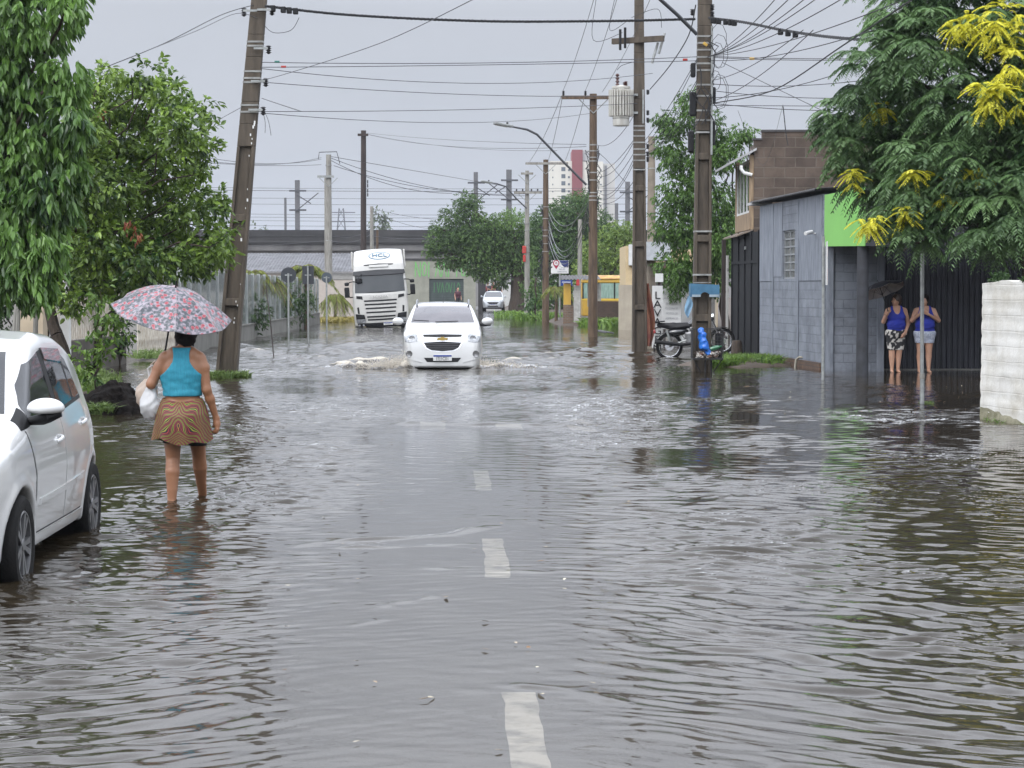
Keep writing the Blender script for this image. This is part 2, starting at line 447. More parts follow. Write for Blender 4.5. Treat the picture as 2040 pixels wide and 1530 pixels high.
def water_material():
    m, nt, N, L = new_mat('flood_water')
    out = N('ShaderNodeOutputMaterial')
    tc = N('ShaderNodeTexCoord'); mp = N('ShaderNodeMapping'); mp.inputs['Scale'].default_value = (1.0, 2.2, 1)
    L(tc.outputs['Object'], mp.inputs[0])
    nz = N('ShaderNodeTexNoise'); nz.inputs['Scale'].default_value = 9; nz.inputs['Detail'].default_value = 3; L(mp.outputs[0], nz.inputs['Vector'])
    ch = N('ShaderNodeAttribute'); ch.attribute_name = 'chop'
    bp = N('ShaderNodeBump'); bp.inputs['Distance'].default_value = 0.02
    cm = N('ShaderNodeMath'); cm.operation = 'MULTIPLY'; cm.inputs[1].default_value = 0.30
    L(ch.outputs['Fac'], cm.inputs[0]); L(cm.outputs[0], bp.inputs['Strength']); L(nz.outputs[0], bp.inputs['Height'])
    fr = N('ShaderNodeFresnel'); fr.inputs['IOR'].default_value = 1.333; L(bp.outputs[0], fr.inputs['Normal'])
    gl = N('ShaderNodeBsdfAnisotropic'); gl.inputs['Color'].default_value = (0.97, 0.97, 0.97, 1); gl.inputs['Roughness'].default_value = 0.025
    L(bp.outputs[0], gl.inputs['Normal'])
    tr = N('ShaderNodeBsdfTransparent'); tr.inputs['Color'].default_value = (0.92, 0.89, 0.84, 1)
    df = N('ShaderNodeBsdfDiffuse'); df.inputs['Color'].default_value = (0.030, 0.023, 0.014, 1)
    mk = N('ShaderNodeAttribute'); mk.attribute_name = 'murk'
    mu = N('ShaderNodeMixShader'); L(mk.outputs['Fac'], mu.inputs[0]); L(tr.outputs[0], mu.inputs[1]); L(df.outputs[0], mu.inputs[2])
    m1 = N('ShaderNodeMixShader'); L(fr.outputs[0], m1.inputs[0]); L(mu.outputs[0], m1.inputs[1]); L(gl.outputs[0], m1.inputs[2])
    fo = N('ShaderNodeAttribute'); fo.attribute_name = 'foam'
    n3 = N('ShaderNodeTexNoise'); n3.inputs['Scale'].default_value = 7; n3.inputs['Detail'].default_value = 8; n3.inputs['Roughness'].default_value = 0.75
    L(tc.outputs['Object'], n3.inputs['Vector'])
    fm = N('ShaderNodeMath'); fm.operation = 'ADD'; L(fo.outputs['Fac'], fm.inputs[0]); L(n3.outputs[0], fm.inputs[1])
    fr2 = N('ShaderNodeMapRange'); fr2.inputs[1].default_value = 0.95; fr2.inputs[2].default_value = 1.35; L(fm.outputs[0], fr2.inputs[0])
    fd = N('ShaderNodeBsdfDiffuse'); fd.inputs['Color'].default_value = (0.52, 0.475, 0.40, 1)
    m2 = N('ShaderNodeMixShader'); L(fr2.outputs[0], m2.inputs[0]); L(m1.outputs[0], m2.inputs[1]); L(fd.outputs[0], m2.inputs[2])
    L(m2.outputs[0], out.inputs[0])
    return m

def seg_dist(x, y, pts):
    best = np.full(x.shape, 1e9); side = np.zeros(x.shape); par = np.zeros(x.shape)
    for i in range(len(pts) - 1):
        ax, ay = pts[i]; bx, by = pts[i + 1]; dx, dy = bx - ax, by - ay
        t = np.clip(((x - ax) * dx + (y - ay) * dy) / (dx * dx + dy * dy), 0, 1)
        d = np.hypot(x - ax - t * dx, y - ay - t * dy)
        s = np.sign((x - ax) * dy - (y - ay) * dx)
        m = d < best
        best = np.where(m, d, best); side = np.where(m, s, side); par = np.where(m, (i + t) / (len(pts) - 1), par)
    return best, side, par

def build_water():
    ratio = 1.0017
    ny = int(math.log(172 / 5.5) / math.log(ratio))
    ys = 5.5 * ratio ** np.arange(ny + 1)
    us = np.concatenate([np.linspace(-1.3, -0.33, 40)[:-1], np.linspace(-0.33, 0.33, 441), np.linspace(0.33, 1.3, 40)[1:]])
    U, Yg = np.meshgrid(us, ys)
    Xg = U * Yg
    x, y = Xg.ravel(), Yg.ravel()
    off = x - road_x(y)
    row = (ratio - 1) * y
    depth = np.maximum(-ground_z(x, y), 0.0)
    # where the water is rough
    p2 = np.stack([x, y, np.zeros_like(x)], -1)
    patch = 0.72 + 0.6 * vnoise(p2 * np.array([0.6, 0.28, 1]), 1.0, 3) + 0.3 * vnoise(p2 * np.array([1, 0.5, 1]), 1.9, 5)
    right = sstep(0.0, 1.1, off - 0.02 * (y - 10)); left = sstep(0.7, 1.6, -off)
    far = sstep(22, 34, y)
    amp = 0.40 + 0.9 * right * (1 - 0.62 * sstep(1.6, 3.4, off)) + 0.75 * left * (1 - 0.45 * sstep(2.2, 3.6, -off))
    amp = amp * (1 - far) + far * 1.15
    amp = amp * np.clip(patch, 0.15, 1.7)
    shop = sstep(5.7, 6.6, x - (-0.09) * (y - 44)) * sstep(33, 39, y)
    amp = amp * (1 - 0.72 * shop)
    rng = np.random.default_rng(11)
    h = np.zeros_like(x)
    wx = 0.35 * vnoise(p2, 0.45, 21) + 0.12 * vnoise(p2, 1.5, 22); wy = 0.35 * vnoise(p2, 0.5, 23) + 0.10 * vnoise(p2, 1.6, 24)
    for i in range(84):
        lam = 0.075 * (5.6 ** ((i % 42) / 41.0)) * rng.uniform(0.9, 1.1)
        if i < 42: th = 0.42 + rng.normal(0, 0.30); mask = 0.25 + right
        else: th = -0.18 + rng.normal(0, 0.34); mask = 0.25 + left * 1.1 + (1 - right) * 0.1
        mask = np.maximum(mask, far * 0.8)
        slope = 0.033 * rng.uniform(0.6, 1.3) * (1.2 if 0.10 < lam < 0.28 else 0.62)
        k = 2 * math.pi / lam
        fade = np.clip((lam / row - 2.2) / 2.0, 0, 1)
        ph = k * ((x + wx) * math.sin(th) + (y + wy) * math.cos(th)) + rng.uniform(0, 6.28)
        sn = np.sin(ph)
        h += slope / k * (sn + 0.22 * np.cos(2 * ph)) * fade * mask
    swell = vnoise(p2 * np.array([0.8, 0.35, 1]), 1.0, 77) 
    h += 0.010 * swell * np.maximum(right, left)
    h *= amp * np.clip(depth / 0.05, 0.1, 1)
    foam = np.zeros_like(x)
    # small standing ridges over the road surface
    ridges = [([(745, 847), (870, 846), (1000, 849), (1115, 850), (1180, 856)], 0.060, 0.13),
              ([(570, 1093), (640, 1082), (760, 1073), (900, 1066), (985, 1050)], 0.026, 0.045),
              ([(655, 1090), (760, 1090), (960, 1083)], 0.015, 0.03),
              ([(1000, 1142), (1080, 1143), (1180, 1141)], 0.020, 0.033),
              ([(770, 1130), (810, 1134), (900, 1137)], 0.015, 0.028),
              ([(750, 1210), (830, 1195), (880, 1182)], 0.014, 0.028),
              ([(690, 1250), (780, 1230)], 0.007, 0.03),
              ([(1000, 1370), (1130, 1380), (1260, 1400)], 0.018, 0.035),
              ([(680, 775), (740, 772), (810, 777)], 0.02, 0.14)]
    for pts, hh, wd in ridges:
        w2 = [tuple(G(a, b).xy) for a, b in pts]
        ymin, ymax = min(p[1] for p in w2) - 2, max(p[1] for p in w2) + 2
        m = (y > ymin) & (y < ymax)
        q = p2[m] + 0.12 * np.stack([np.zeros(m.sum()), vnoise(p2[m], 2.2, 9) * 0.6 + vnoise(p2[m], 6, 10) * 0.3, np.zeros(m.sum())], -1)
        d, s, t = seg_dist(q[:, 0], q[:, 1], w2)
        wid = np.where(s > 0, wd, wd * 1.8)
        h[m] += hh * np.exp(-(d / wid) ** 2) * np.clip(np.sin(np.pi * np.clip(t, 0.04, 0.96)) * 2, 0, 1) * (0.55 + 0.6 * vnoise(p2[m], 3.0, 13))
        foam[m] += (0.22 if hh > 0.05 else 0.08) * np.exp(-(d / (wid * 0.8)) ** 2) * (0.6 + 0.9 * vnoise(p2[m], 5.0, 14))
    # the car's bow wave and its wake
    cx, cy = X(882, 44.8), 44.6
    dx, dy = x - cx, y - cy
    m = (np.abs(dx) < 9) & (dy > -6) & (dy < 34)
    X_, Y_ = dx[m], dy[m]
    nz1 = vnoise(p2[m], 1.3, 31); nz2 = vnoise(p2[m], 3.1, 32); nz3 = vnoise(p2[m], 7.0, 33)
    bow = np.exp(-((Y_ + 0.2 - 0.25 * np.abs(X_)) / (0.45 + 0.05 * np.abs(X_))) ** 2) * sstep(0.45, 0.95, np.abs(X_)) * (1 - sstep(1.6, 3.2, np.abs(X_)))
    h_ = bow * (0.08 + 0.10 * nz2 + 0.07 * nz3 + 0.04 * vnoise(p2[m], 16.0, 34)) * np.where(X_ < 0, 1.25, 0.8)
    f_ = bow * (0.55 + 0.5 * nz2 + 0.25 * nz3) * np.where(X_ < 0, 1.15, 0.75)
    for sgn, a0, L_ in ((-1, 0.42, 2.6), (1, 0.42, 3.0), (-1, 0.2, 4.5), (1, 0.2, 5.0)):
        ln = np.abs(X_ - sgn * (0.9 + a0 * (Y_ - 0.5))) * (X_ * sgn > 0)
        ln = np.where(X_ * sgn > 0, ln, 9)
        v = np.exp(-(ln / 0.35) ** 2) * sstep(0, 1.0, Y_) * (1 - sstep(8, 22, Y_))
        h_ += v * (0.035 + 0.06 * nz1 + 0.04 * nz2); f_ += v * np.clip(nz1 * 0.75 + nz2 * 0.4 - 0.08, 0, 0.8)
    h_ += (0.02 * nz1 + 0.014 * nz2) * sstep(0.5, 3, Y_) * (1 - sstep(20, 34, Y_))
    h[m] += h_; foam[m] += f_
    for (px, py, wx_, hh, ff) in [(720, 688, 1.0, 0.10, 0.34), (690, 720, 0.9, 0.03, 0.2), (660, 725, 1.2, 0.035, 0.28), (1000, 688, 0.9, 0.10, 0.36), (1030, 722, 1.3, 0.03, 0.30),
                              (505, 702, 0.55, 0.14, 0.05), (520, 673, 0.8, 0.06, 0.05), (640, 662, 0.8, 0.05, 0.1), (1150, 715, 1.0, 0.03, 0.1), (760, 655, 1.6, 0.02, 0.2), (480, 688, 0.5, 0.10, 0.15)]:
        c = G(px, py); g = np.exp(-(((x - c.x) / wx_) ** 2 + ((y - c.y) / (wx_ * 0.8)) ** 2))
        mm = g > 0.01
        n_ = vnoise(p2[mm], 2.4, 40); h[mm] += g[mm] * hh * (0.8 + 0.6 * n_); foam[mm] += g[mm] * ff * (1 + 0.8 * n_)
    # rings and churn round the walking legs and the nearest wheels
    for (cx, cy, r_, a_, ff) in [(-2.77, 17.0, 0.20, 0.010, 0.36), (-2.66, 17.5, 0.22, 0.014, 0.52), (-2.96, 12.75, 0.3, 0.006, 0.1), (-3.03, 15.1, 0.3, 0.006, 0.05)]:
        d = np.hypot(x - cx, (y - cy)); mm = d < 1.6
        h[mm] += a_ * np.exp(-((d[mm] - r_) / 0.5) ** 2) * (np.sin(d[mm] * 46) * 0.5 + 0.9 * vnoise(p2[mm], 9, 51))
        foam[mm] += ff * np.exp(-(d[mm] / r_) ** 2)
    murk = np.clip(1 - np.exp(-depth * 10.0), 0, 0.97)
    zz = h.astype(np.float32)
    zz = np.where(np.abs(U.ravel()) > 0.5, zz * 0.4, zz)
    k = len(us)
    i = np.arange(len(x)).reshape(len(ys), k)
    q = np.stack([i[:-1, :-1], i[:-1, 1:], i[1:, 1:], i[1:, :-1]], -1).reshape(-1, 4)
    me = np_mesh('water', np.stack([x, y, zz], -1), [q], True, {'murk': murk, 'foam': np.clip(foam, 0, 1), 'chop': np.clip(np.maximum(amp, 0.22) * (0.22 + 0.95 * sstep(14, 36, y)), 0, 1.6)})
    o = mesh_obj('water', me, water_material())
    tag(o, 'brown flood water covering the street from kerb to kerb', None, None, 'structure')
build_water()
# ---------------------------------------------------------------- buildings and walls
def facade(name, A, B, label, cat, group=None, z=0.0):
    """a thing whose local X runs from A to B, local Y points 90 degrees left of that"""
    rz = math.atan2(B[1] - A[1], B[0] - A[0])
    return thing(name, (A[0], A[1], z), label, cat, group, rz), math.hypot(B[0] - A[0], B[1] - A[1])

M_grey_block = brick_mat('painted_grey_block', (0.235, 0.255, 0.29), (0.20, 0.218, 0.25), (0.17, 0.188, 0.22), 0.39, 0.19, 0.008, 0.7, 0.9, stain=(0.45, 0.45, 0.47))
M_grey_smooth = pm('painted_grey_render', (0.25, 0.272, 0.31), (0.15, 0.165, 0.195), 0.7, scale=3.5, bump=0.5, bscale=25, stretch=(2.5, 2.5, 0.5))
M_green = pm('green_panel', (0.22, 0.52, 0.12), (0.20, 0.47, 0.11), 0.45, scale=1.2)
M_char = pm('charcoal_panel', (0.028, 0.03, 0.036), (0.018, 0.019, 0.024), 0.6, scale=2)
M_roller = pm('roller_door_metal', (0.018, 0.02, 0.028), (0.010, 0.011, 0.016), 0.5, scale=3, metal=0.2)
M_brown_brick = brick_mat('brown_block', (0.125, 0.092, 0.070), (0.082, 0.060, 0.047), (0.15, 0.125, 0.10), 0.52, 0.25, 0.013, 0.9, 0.8, stain=(0.42, 0.4, 0.4))
M_roof_metal = pm('dark_roof_sheet', (0.075, 0.07, 0.07), (0.04, 0.038, 0.038), 0.6, scale=3, bump=0.2)
M_white_wall = brick_mat('whitewashed_block', (0.69, 0.68, 0.64), (0.66, 0.645, 0.605), (0.65, 0.635, 0.595), 0.4, 0.2, 0.010, 0.9, 0.4, stain=(0.62, 0.58, 0.50))
M_steel_dark = pm('black_painted_steel', (0.009, 0.010, 0.012), (0.017, 0.017, 0.019), 0.6, scale=4, stretch=(3, 3, 0.5), spec=0.2)
M_window_pale = pm('dusty_pane', (0.20, 0.21, 0.20), (0.10, 0.11, 0.10), 0.15, scale=6, coat=0.4)
M_frame_grey = pm('grey_window_frame', (0.27, 0.28, 0.29), None, 0.6)
M_plaster_grey = pm('grey_plaster', (0.20, 0.195, 0.175), (0.13, 0.125, 0.11), 0.9, scale=1.6, bump=0.3, stretch=(1, 1, 0.6))
M_beige = pm('beige_render', (0.40, 0.35, 0.27), (0.31, 0.27, 0.21), 0.9, scale=1.5, bump=0.2)
M_stained = pm('stained_concrete', (0.30, 0.29, 0.285), (0.13, 0.125, 0.12), 0.9, scale=0.35, stretch=(1, 1, 0.35), lo=0.35, hi=0.72)
M_dark_conc = pm('sooty_concrete', (0.026, 0.025, 0.026), (0.050, 0.048, 0.047), 0.9, scale=0.5, stretch=(1, 1, 0.4))
M_mint = pm('faded_green_render', (0.31, 0.305, 0.25), (0.22, 0.22, 0.18), 0.9, scale=1.1, bump=0.2)
M_dark_green = pm('dark_green_shutter', (0.045, 0.062, 0.058), (0.032, 0.045, 0.042), 0.6, scale=2)
M_yellow = pm('yellow_paint', (0.58, 0.36, 0.05), (0.46, 0.28, 0.05), 0.5, scale=2)
M_pane_fence = None

# --- shop on the right
Fa, Nr = (6.0, 50.5), (6.55, 44.0)
shop, L0 = facade('shop_building', Fa, Nr, 'blue-grey painted block shop with a bright green side panel, dark canopy and roller door', 'shop')
MB().box(0, 2.62, 0, 0.2, -0.4, 3.72).box(3.84, L0, 0, 0.2, -0.4, 3.72).box(2.62, 3.84, 0, 0.2, -0.4, 1.95).box(2.62, 3.84, 0, 0.2, 3.05, 3.72).build('side_wall', M_grey_block, shop)
b = MB()
for xx in (1.55, 4.25): b.box(xx - 0.05, xx + 0.05, -0.025, -0.002, -0.3, 3.70)
b.box(0.02, 1.49, -0.014, -0.002, 1.9, 3.69).box(4.31, 6.47, -0.014, -0.002, 1.9, 3.69).box(1.61, 2.55, -0.012, -0.002, 2.0, 3.69)
b.build('render_coat', M_grey_smooth, shop, bevel=0.004)
MB().box(0.1, 6.45, -0.03, -0.004, -0.35, 0.16).build('brick_footing', brick_mat('footing_brick', (0.13, 0.075, 0.045), (0.09, 0.055, 0.036), (0.07, 0.05, 0.04), 0.22, 0.075, 0.01), shop)
b = MB()
for i in range(3): b.box(2.62 + i * 0.59, 2.66 + i * 0.59, 0.03, 0.10, 1.95, 3.05)
for j in range(7): b.box(2.62, 3.84, 0.035, 0.095, 1.95 + j * 0.177, 1.985 + j * 0.177)
wn = b.build('window', M_frame_grey, shop)
MB().box(2.63, 3.83, 0.06, 0.07, 1.97, 3.03).build('pane', M_window_pale, wn)
def corrugated(x0, x1, y0, y1, z0, z1, pitch=0.18, amp=0.022, th=0.012):
    """sheet from (y0,z0) to (y1,z1), waves along x"""
    b = MB(); n = int((x1 - x0) / pitch * 8)
    def f(u, v, t):
        xx = x0 + (x1 - x0) * u
        return (xx, y0 + (y1 - y0) * v, z0 + (z1 - z0) * v + amp * math.sin(2 * math.pi * xx / pitch) + t)
    b.grid(lambda u, v: f(u, v, th), n, 1); b.grid(lambda u, v: f(1 - u, v, 0), n, 1)
    for v in (0, 1):
        vs = []; 
        for i in range(n + 1): vs += [f(i / n, v, 0), f(i / n, v, th)]
        b.add(vs, [(2 * i, 2 * i + 2, 2 * i + 3, 2 * i + 1) for i in range(n)])
    return b
corrugated(-0.25, L0 + 0.2, -0.22, 5.0, 3.80, 4.15).build('roof', M_roof_metal, shop)
MB().box(-0.3, 0.02, -0.26, 0.3, 3.735, 3.80).build('eave_board', pm('pale_board', (0.5, 0.5, 0.5)), shop)
MB().tube([(5.95, -0.02, 2.9), (5.95, -0.16, 2.92)], 0.015).tube([(5.95, -0.10, 2.94), (6.12, -0.28, 2.90)], 0.042, 10).build('security_camera', M_white_board, shop, True)
front = bpy.data.objects.new('front_part', None)
def shp(b, name, m, **k):
    o = b.build(name, m, shop, **k); o.matrix_parent_inverse = shop_inv; return o
bpy.context.view_layer.update(); shop_inv = shop.matrix_world.inverted()
bpy.data.objects.remove(front)
# front pieces in world coordinates
shp(MB().box(6.56, 7.86, 44.0, 44.2, -0.4, 3.7), 'front_wall', M_grey_block)
shp(MB().box(6.62, 6.78, 43.94, 43.995, -0.3, 2.58).box(7.70, 7.85, 43.93, 43.995, -0.3, 2.58), 'pilaster', M_grey_smooth, bevel=0.01)
b = MB()
n = 44
for i in range(n):
    x0 = 7.87 + i * (5.2 / n)
    b.add([(x0, 44.45, 0.0), (x0 + 0.05, 44.45, 0.0), (x0 + 0.065, 44.49, 0), (x0 + 0.11, 44.49, 0), (x0 + 5.2 / n, 44.45, 0)] +
          [(x0, 44.45, 2.62), (x0 + 0.05, 44.45, 2.62), (x0 + 0.065, 44.49, 2.62), (x0 + 0.11, 44.49, 2.62), (x0 + 5.2 / n, 44.45, 2.62)],
          [(k, k + 1, k + 6, k + 5) for k in range(4)])
shp(b, 'roller_door', M_roller)
shp(MB().box(7.86, 13.2, 44.40, 44.62, -0.3, 0.02), 'threshold', M_plaster_grey)
# canopy: green end panel, dark front fascia, soffit
d = Vector((6.95 - 6.44, 41.15 - 43.0, 0)); d.normalize(); nrm = Vector((d.y, -d.x, 0))
b = MB(); p0, p1 = Vector((6.44, 43.05, 0)), Vector((6.95, 41.15, 0))
b.prism([p0 + Vector((0, 0, 2.60)), p1 + Vector((0, 0, 2.57)), p1 + Vector((0, 0, 3.73)), p0 + Vector((0, 0, 3.66))], -nrm * 0.06)
shp(b, 'green_panel', M_green)
shp(MB().box(6.97, 13.5, 41.13, 41.25, 2.57, 3.72), 'fascia', M_char)
shp(MB().prism([(7.02, 41.26, 2.66), (13.5, 41.26, 2.66), (13.5, 43.99, 2.66), (6.60, 43.99, 2.66), (6.60, 43.1, 2.66)], (0, 0, 0.1)), 'soffit', M_char)
shp(MB().lathe([(0.125, -0.4), (0.12, 0.9), (0.112, 2.655)], Matrix.Translation((6.98, 41.5, 0)), 16), 'column', pm('column_paint', (0.035, 0.037, 0.045), (0.018, 0.019, 0.022), 0.6, scale=5, bump=0.3), smooth=True)
shp(MB().box(13.2, 13.4, 41.3, 50, -0.4, 3.7).box(6.5, 13.2, 50.3, 50.5, -0.4, 3.7), 'rear_wall', M_grey_block)
shp(MB().tube([(6.22, 45.9, -0.2), (6.27, 45.9, 0.17), (6.33, 45.88, 0.22), (6.42, 45.85, 0.21), (6.43, 45.85, 0.1)], 0.03, 8), 'drain_pipe', pm('pale_pipe', (0.33, 0.30, 0.24)), smooth=True)

# --- two storey brick house behind the shop
hs_, Lh = facade('brick_house', (6.02, 52.0), (13.0, 52.0), 'two storey brown block house with a window bay, standing behind the blue-grey shop', 'house')
MB().box(0, 7, 0, 0.2, -0.4, 5.42).box(0.20, 7, 0.0, 0.2, 5.42, 5.62).box(6.8, 7, 0.2, 7, -0.4, 5.6).box(0.0, 0.2, 0.2, 0.9, -0.3, 5.3).build('wall', M_brown_brick, hs_)
MB().box(0.18, 7.04, -0.03, 0.24, 5.62, 5.67).box(-0.03, 0.2, -0.03, 0.24, 5.42, 5.46).build('coping', M_roof_metal, hs_)
# window bay on the street side (x = -0.12 .. 0)
MB().box(-0.10, 0.0, 0.05, 0.22, 3.2, 5.05).box(-0.10, 0.0, 3.2, 3.4, 3.2, 5.05).box(-0.10, 0.0, 0.22, 3.2, 3.2, 3.62).build('bay_wall', pm('stained_beige', (0.40, 0.29, 0.18), (0.16, 0.115, 0.08), 0.85, scale=3, stretch=(3, 3, 0.5)), hs_)
b = MB()
for yy in (0.22, 0.95, 1.7, 2.45, 3.14): b.box(-0.08, -0.03, yy, yy + 0.06, 3.62, 4.95)
b.box(-0.08, -0.03, 0.28, 3.14, 3.62, 3.68).box(-0.08, -0.03, 0.28, 3.14, 4.89, 4.95)
wn = b.build('window', M_white_board, hs_)
MB().box(-0.06, -0.05, 0.25, 3.18, 3.65, 4.92).build('pane', pm('reflecting_pane', (0.16, 0.18, 0.17), (0.05, 0.06, 0.055), 0.08, coat=1, scale=3), wn)
corrugated(-0.1, 3.7, 0, 0, 0, 0)
b = MB().prism([(-0.62, -0.1, 4.80), (0.05, -0.1, 5.16), (0.05, -0.1, 5.22), (-0.62, -0.1, 4.86)], (0, 3.7, 0))
b.build('awning', pm('pale_awning', (0.42, 0.42, 0.42), (0.25, 0.25, 0.25), 0.6), hs_)
b = MB().prism([(-0.42, -0.02, 3.02), (-0.02, -0.02, 3.17), (-0.02, -0.02, 3.21), (-0.42, -0.02, 3.06)], (0, 3.4, 0))
b.build('ledge', pm('ledge_tile', (0.25, 0.2, 0.15), (0.14, 0.11, 0.09)), hs_)
MB().tube([(-0.05, 0.0, 4.55), (-0.25, 0.0, 4.6), (-0.32, 0.0, 4.7), (-0.32, 0.02, 4.78)], 0.045).build('downpipe', M_white_board, hs_, True)
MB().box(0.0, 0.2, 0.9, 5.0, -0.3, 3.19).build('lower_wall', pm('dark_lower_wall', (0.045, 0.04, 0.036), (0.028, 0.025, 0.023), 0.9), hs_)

# --- black gate beside the shop
gt, Lg = facade('metal_gate', (5.72, 54.2), (6.0, 50.66), 'tall black sheet metal gate next to the shop wall', 'gate')
MB().box(0, Lg, 0, 0.03, 0.05, 3.12).build('sheet', M_steel_dark, gt)
b = MB()
for xx in (0, 0.9, 1.75, 2.6, Lg - 0.05): b.box(xx, xx + 0.05, -0.03, -0.002, 0.05, 3.15)
b.box(0.05, Lg - 0.05, -0.028, -0.002, 2.35, 2.42)
b.build('gate_frame', M_steel_dark, gt)
MB().box(Lg * 0.55, Lg * 0.58, -0.06, -0.031, 2.70, 2.78).build('latch', M_galv, gt)
o = tag(MB().box(5.50, 5.60, 54.6, 54.75, -0.3, 3.0).build('gate_post', M_wood_dark, None), 'dark upright post left of the black sheet metal gate', 'post')
o = tag(MB().box(5.66, 5.72, 55.1, 55.3, 0.1, 2.6).box(5.66, 5.72, 55.3, 56.3, 0.1, 2.6).build('painted_board', pm('graffiti_white', (0.62, 0.61, 0.58), (0.04, 0.04, 0.05), 0.8, scale=3.5, lo=0.6, hi=0.66), None), 'narrow white board with black scrawls behind the black gate', 'board')

# --- white rough wall at the right edge
ww, Lw = facade('garden_wall', (6.24, 27.7), (8.4, 17.5), 'rough whitewashed garden wall at the right edge with greenery along its top', 'wall')
def ww_fn(u, v):
    x = u * Lw; z = -0.4 + v * 2.22
    n = vnoise(np.array([[x, 0, z]]), 2.5, 4)[0] * 0.008 + vnoise(np.array([[x, 0, z]]), 9, 6)[0] * 0.007
    if z > 1.0: n *= 0.6
    n -= 0.009 * math.exp(-(((z + 0.03 * vnoise(np.array([[x, 0, z]]), 1.5, 12)[0]) % 0.20 - 0.10) / 0.022) ** 2)
    return (x, -n, z + (0.03 * vnoise(np.array([[x, 0, 3.0]]), 3, 8)[0] if v > 0.99 else 0))
b = MB().grid(ww_fn, 180, 50)
e = [Vector(b.v[50 * 181 + i]) for i in range(181)]
bb = [Vector(b.v[i]) for i in range(181)]
b.add([p for p in e] + [(p.x, 0.22, p.z) for p in e], [(i, i + 1, 182 + i, 181 + i) for i in range(180)])
l = [Vector(b.v[j * 181]) for j in range(51)]
b.add(l + [(p.x, 0.22, p.z) for p in l], [(j + 1, j, 51 + j, 52 + j) for j in range(50)])
b.add([(0, 0.22, -0.4), (Lw, 0.22, -0.4), (Lw, 0.22, 1.82), (0, 0.22, 1.82)], [(3, 2, 1, 0)])
b.build('plaster', M_white_wall, ww, True)
def stain_fn(u, v):
    x = u * Lw; n0 = vnoise(np.array([[x, 0, 0.0]]), 2.2, 21)[0]; n1 = vnoise(np.array([[x, 0, 0.0]]), 9.0, 22)[0]
    p = ww_fn(u, (0.36 + v * (0.13 + 0.07 * n0 + 0.04 * n1)) / 2.22)
    return (p[0], p[1] - 0.004, p[2])
MB().grid(stain_fn, 240, 4).build('tide_stain', pm('mossy_tide_mark', (0.30, 0.28, 0.20), (0.16, 0.155, 0.09), 0.9, scale=7, bump=0.4), ww, True)

# --- car wash on the right, beyond the second pole
def board(name, x0, x1, y, z0, z1, m, label, cat, th=0.04):
    t = thing(name, ((x0 + x1) / 2, y, 0), label, cat)
    hw = (x1 - x0) / 2
    MB().box(-hw, hw, 0, th, z0, z1).build('panel', m, t, bevel=0.004)
    return t
Yb = 58.5
t = board('vertical_sign', X(1299, Yb), X(1320, Yb), Yb, 0.05, 1.80, M_white_board, 'tall narrow white board with black hand painted letters reading LAVAGEM downwards', 'sign')
for i, ch in enumerate('LAVAGEM'):
    text_obj(ch, 0.30, M_text_black, t, (0.0, -0.012, Z(589 + i * 17.6, Yb)), sx=1.15)
MB().box(-0.10, -0.05, 0.041, 0.09, -0.3, 1.7).build('stake', M_wood_dark, t)
Yb = 60.5
t = board('price_board', X(1319, Yb), X(1357, Yb), Yb, 0.55, 1.72, M_white_board, 'wide white board with faint hand written price lines, beside the vertical letter board', 'sign')
M_faint = pm('faint_pencil', (0.42, 0.42, 0.44)); M_red_faint = pm('faint_red', (0.55, 0.32, 0.32))
for i, (tx, mm) in enumerate([('CARROS', M_faint), ('LAVAGEM GERAL', M_faint), ('SIMPLES 40', M_faint), ('C/ CERA 50', M_faint), ('MOTOS 30', M_faint), ('ASPIRAR 20', M_faint), ('PIX', M_red_faint)]):
    text_obj(tx, 0.085 if i else 0.13, mm, t, (0, -0.006, 1.58 - i * 0.145), sx=0.85)
MB().box(-0.22, -0.17, 0.041, 0.08, -0.3, 1.6).box(0.17, 0.22, 0.041, 0.08, -0.3, 1.6).build('stake', M_wood_dark, t)
Yb = 62
t = board('hanging_sheet', X(1358, Yb), X(1392, Yb), Yb, 0.05, 1.95, pm('soft_white_tarp', (0.75, 0.75, 0.74), (0.6, 0.6, 0.6), 0.7, scale=3, bump=0.4, bscale=5), 'plain white sheet hanging behind the motorcycle', 'sheet')
MB().tube([(-0.26, 0.08, -0.3), (-0.26, 0.08, 2.1)], 0.03).build('pole', M_galv, t, True)
Yb = 60.0
t = board('hanging_board', X(1305, Yb), X(1321, Yb), Yb, Z(562, Yb), Z(545, Yb), M_white_board, 'small white board fixed above the vertical letter board', 'sign')
MB().box(-0.04, 0.04, 0.041, 0.08, -0.3, 2.0).build('stake', M_wood_dark, t)
# feather banner
bn = thing('feather_banner', (X(1293, 58), 58, 0), 'dark red and brown feather banner hanging against the second pole', 'banner')
MB().grid(lambda u, v: ((u - 0.5) * 0.24 * math.sin(math.pi * min(0.93, 0.07 + 0.9 * v)) ** 0.6 + 0.05 * math.sin(5 * v), 0.05 * math.sin(9 * u + 4 * v), 0.12 + 1.75 * v), 8, 24).build('cloth', pm('banner_cloth', (0.12, 0.022, 0.022), (0.22, 0.10, 0.05), 0.8, scale=6, stretch=(1, 1, 0.6)), bn, True)
MB().tube([(-0.12, 0.03, -0.3), (-0.12, 0.03, 1.9)], 0.014).build('rod', M_black, bn, True)
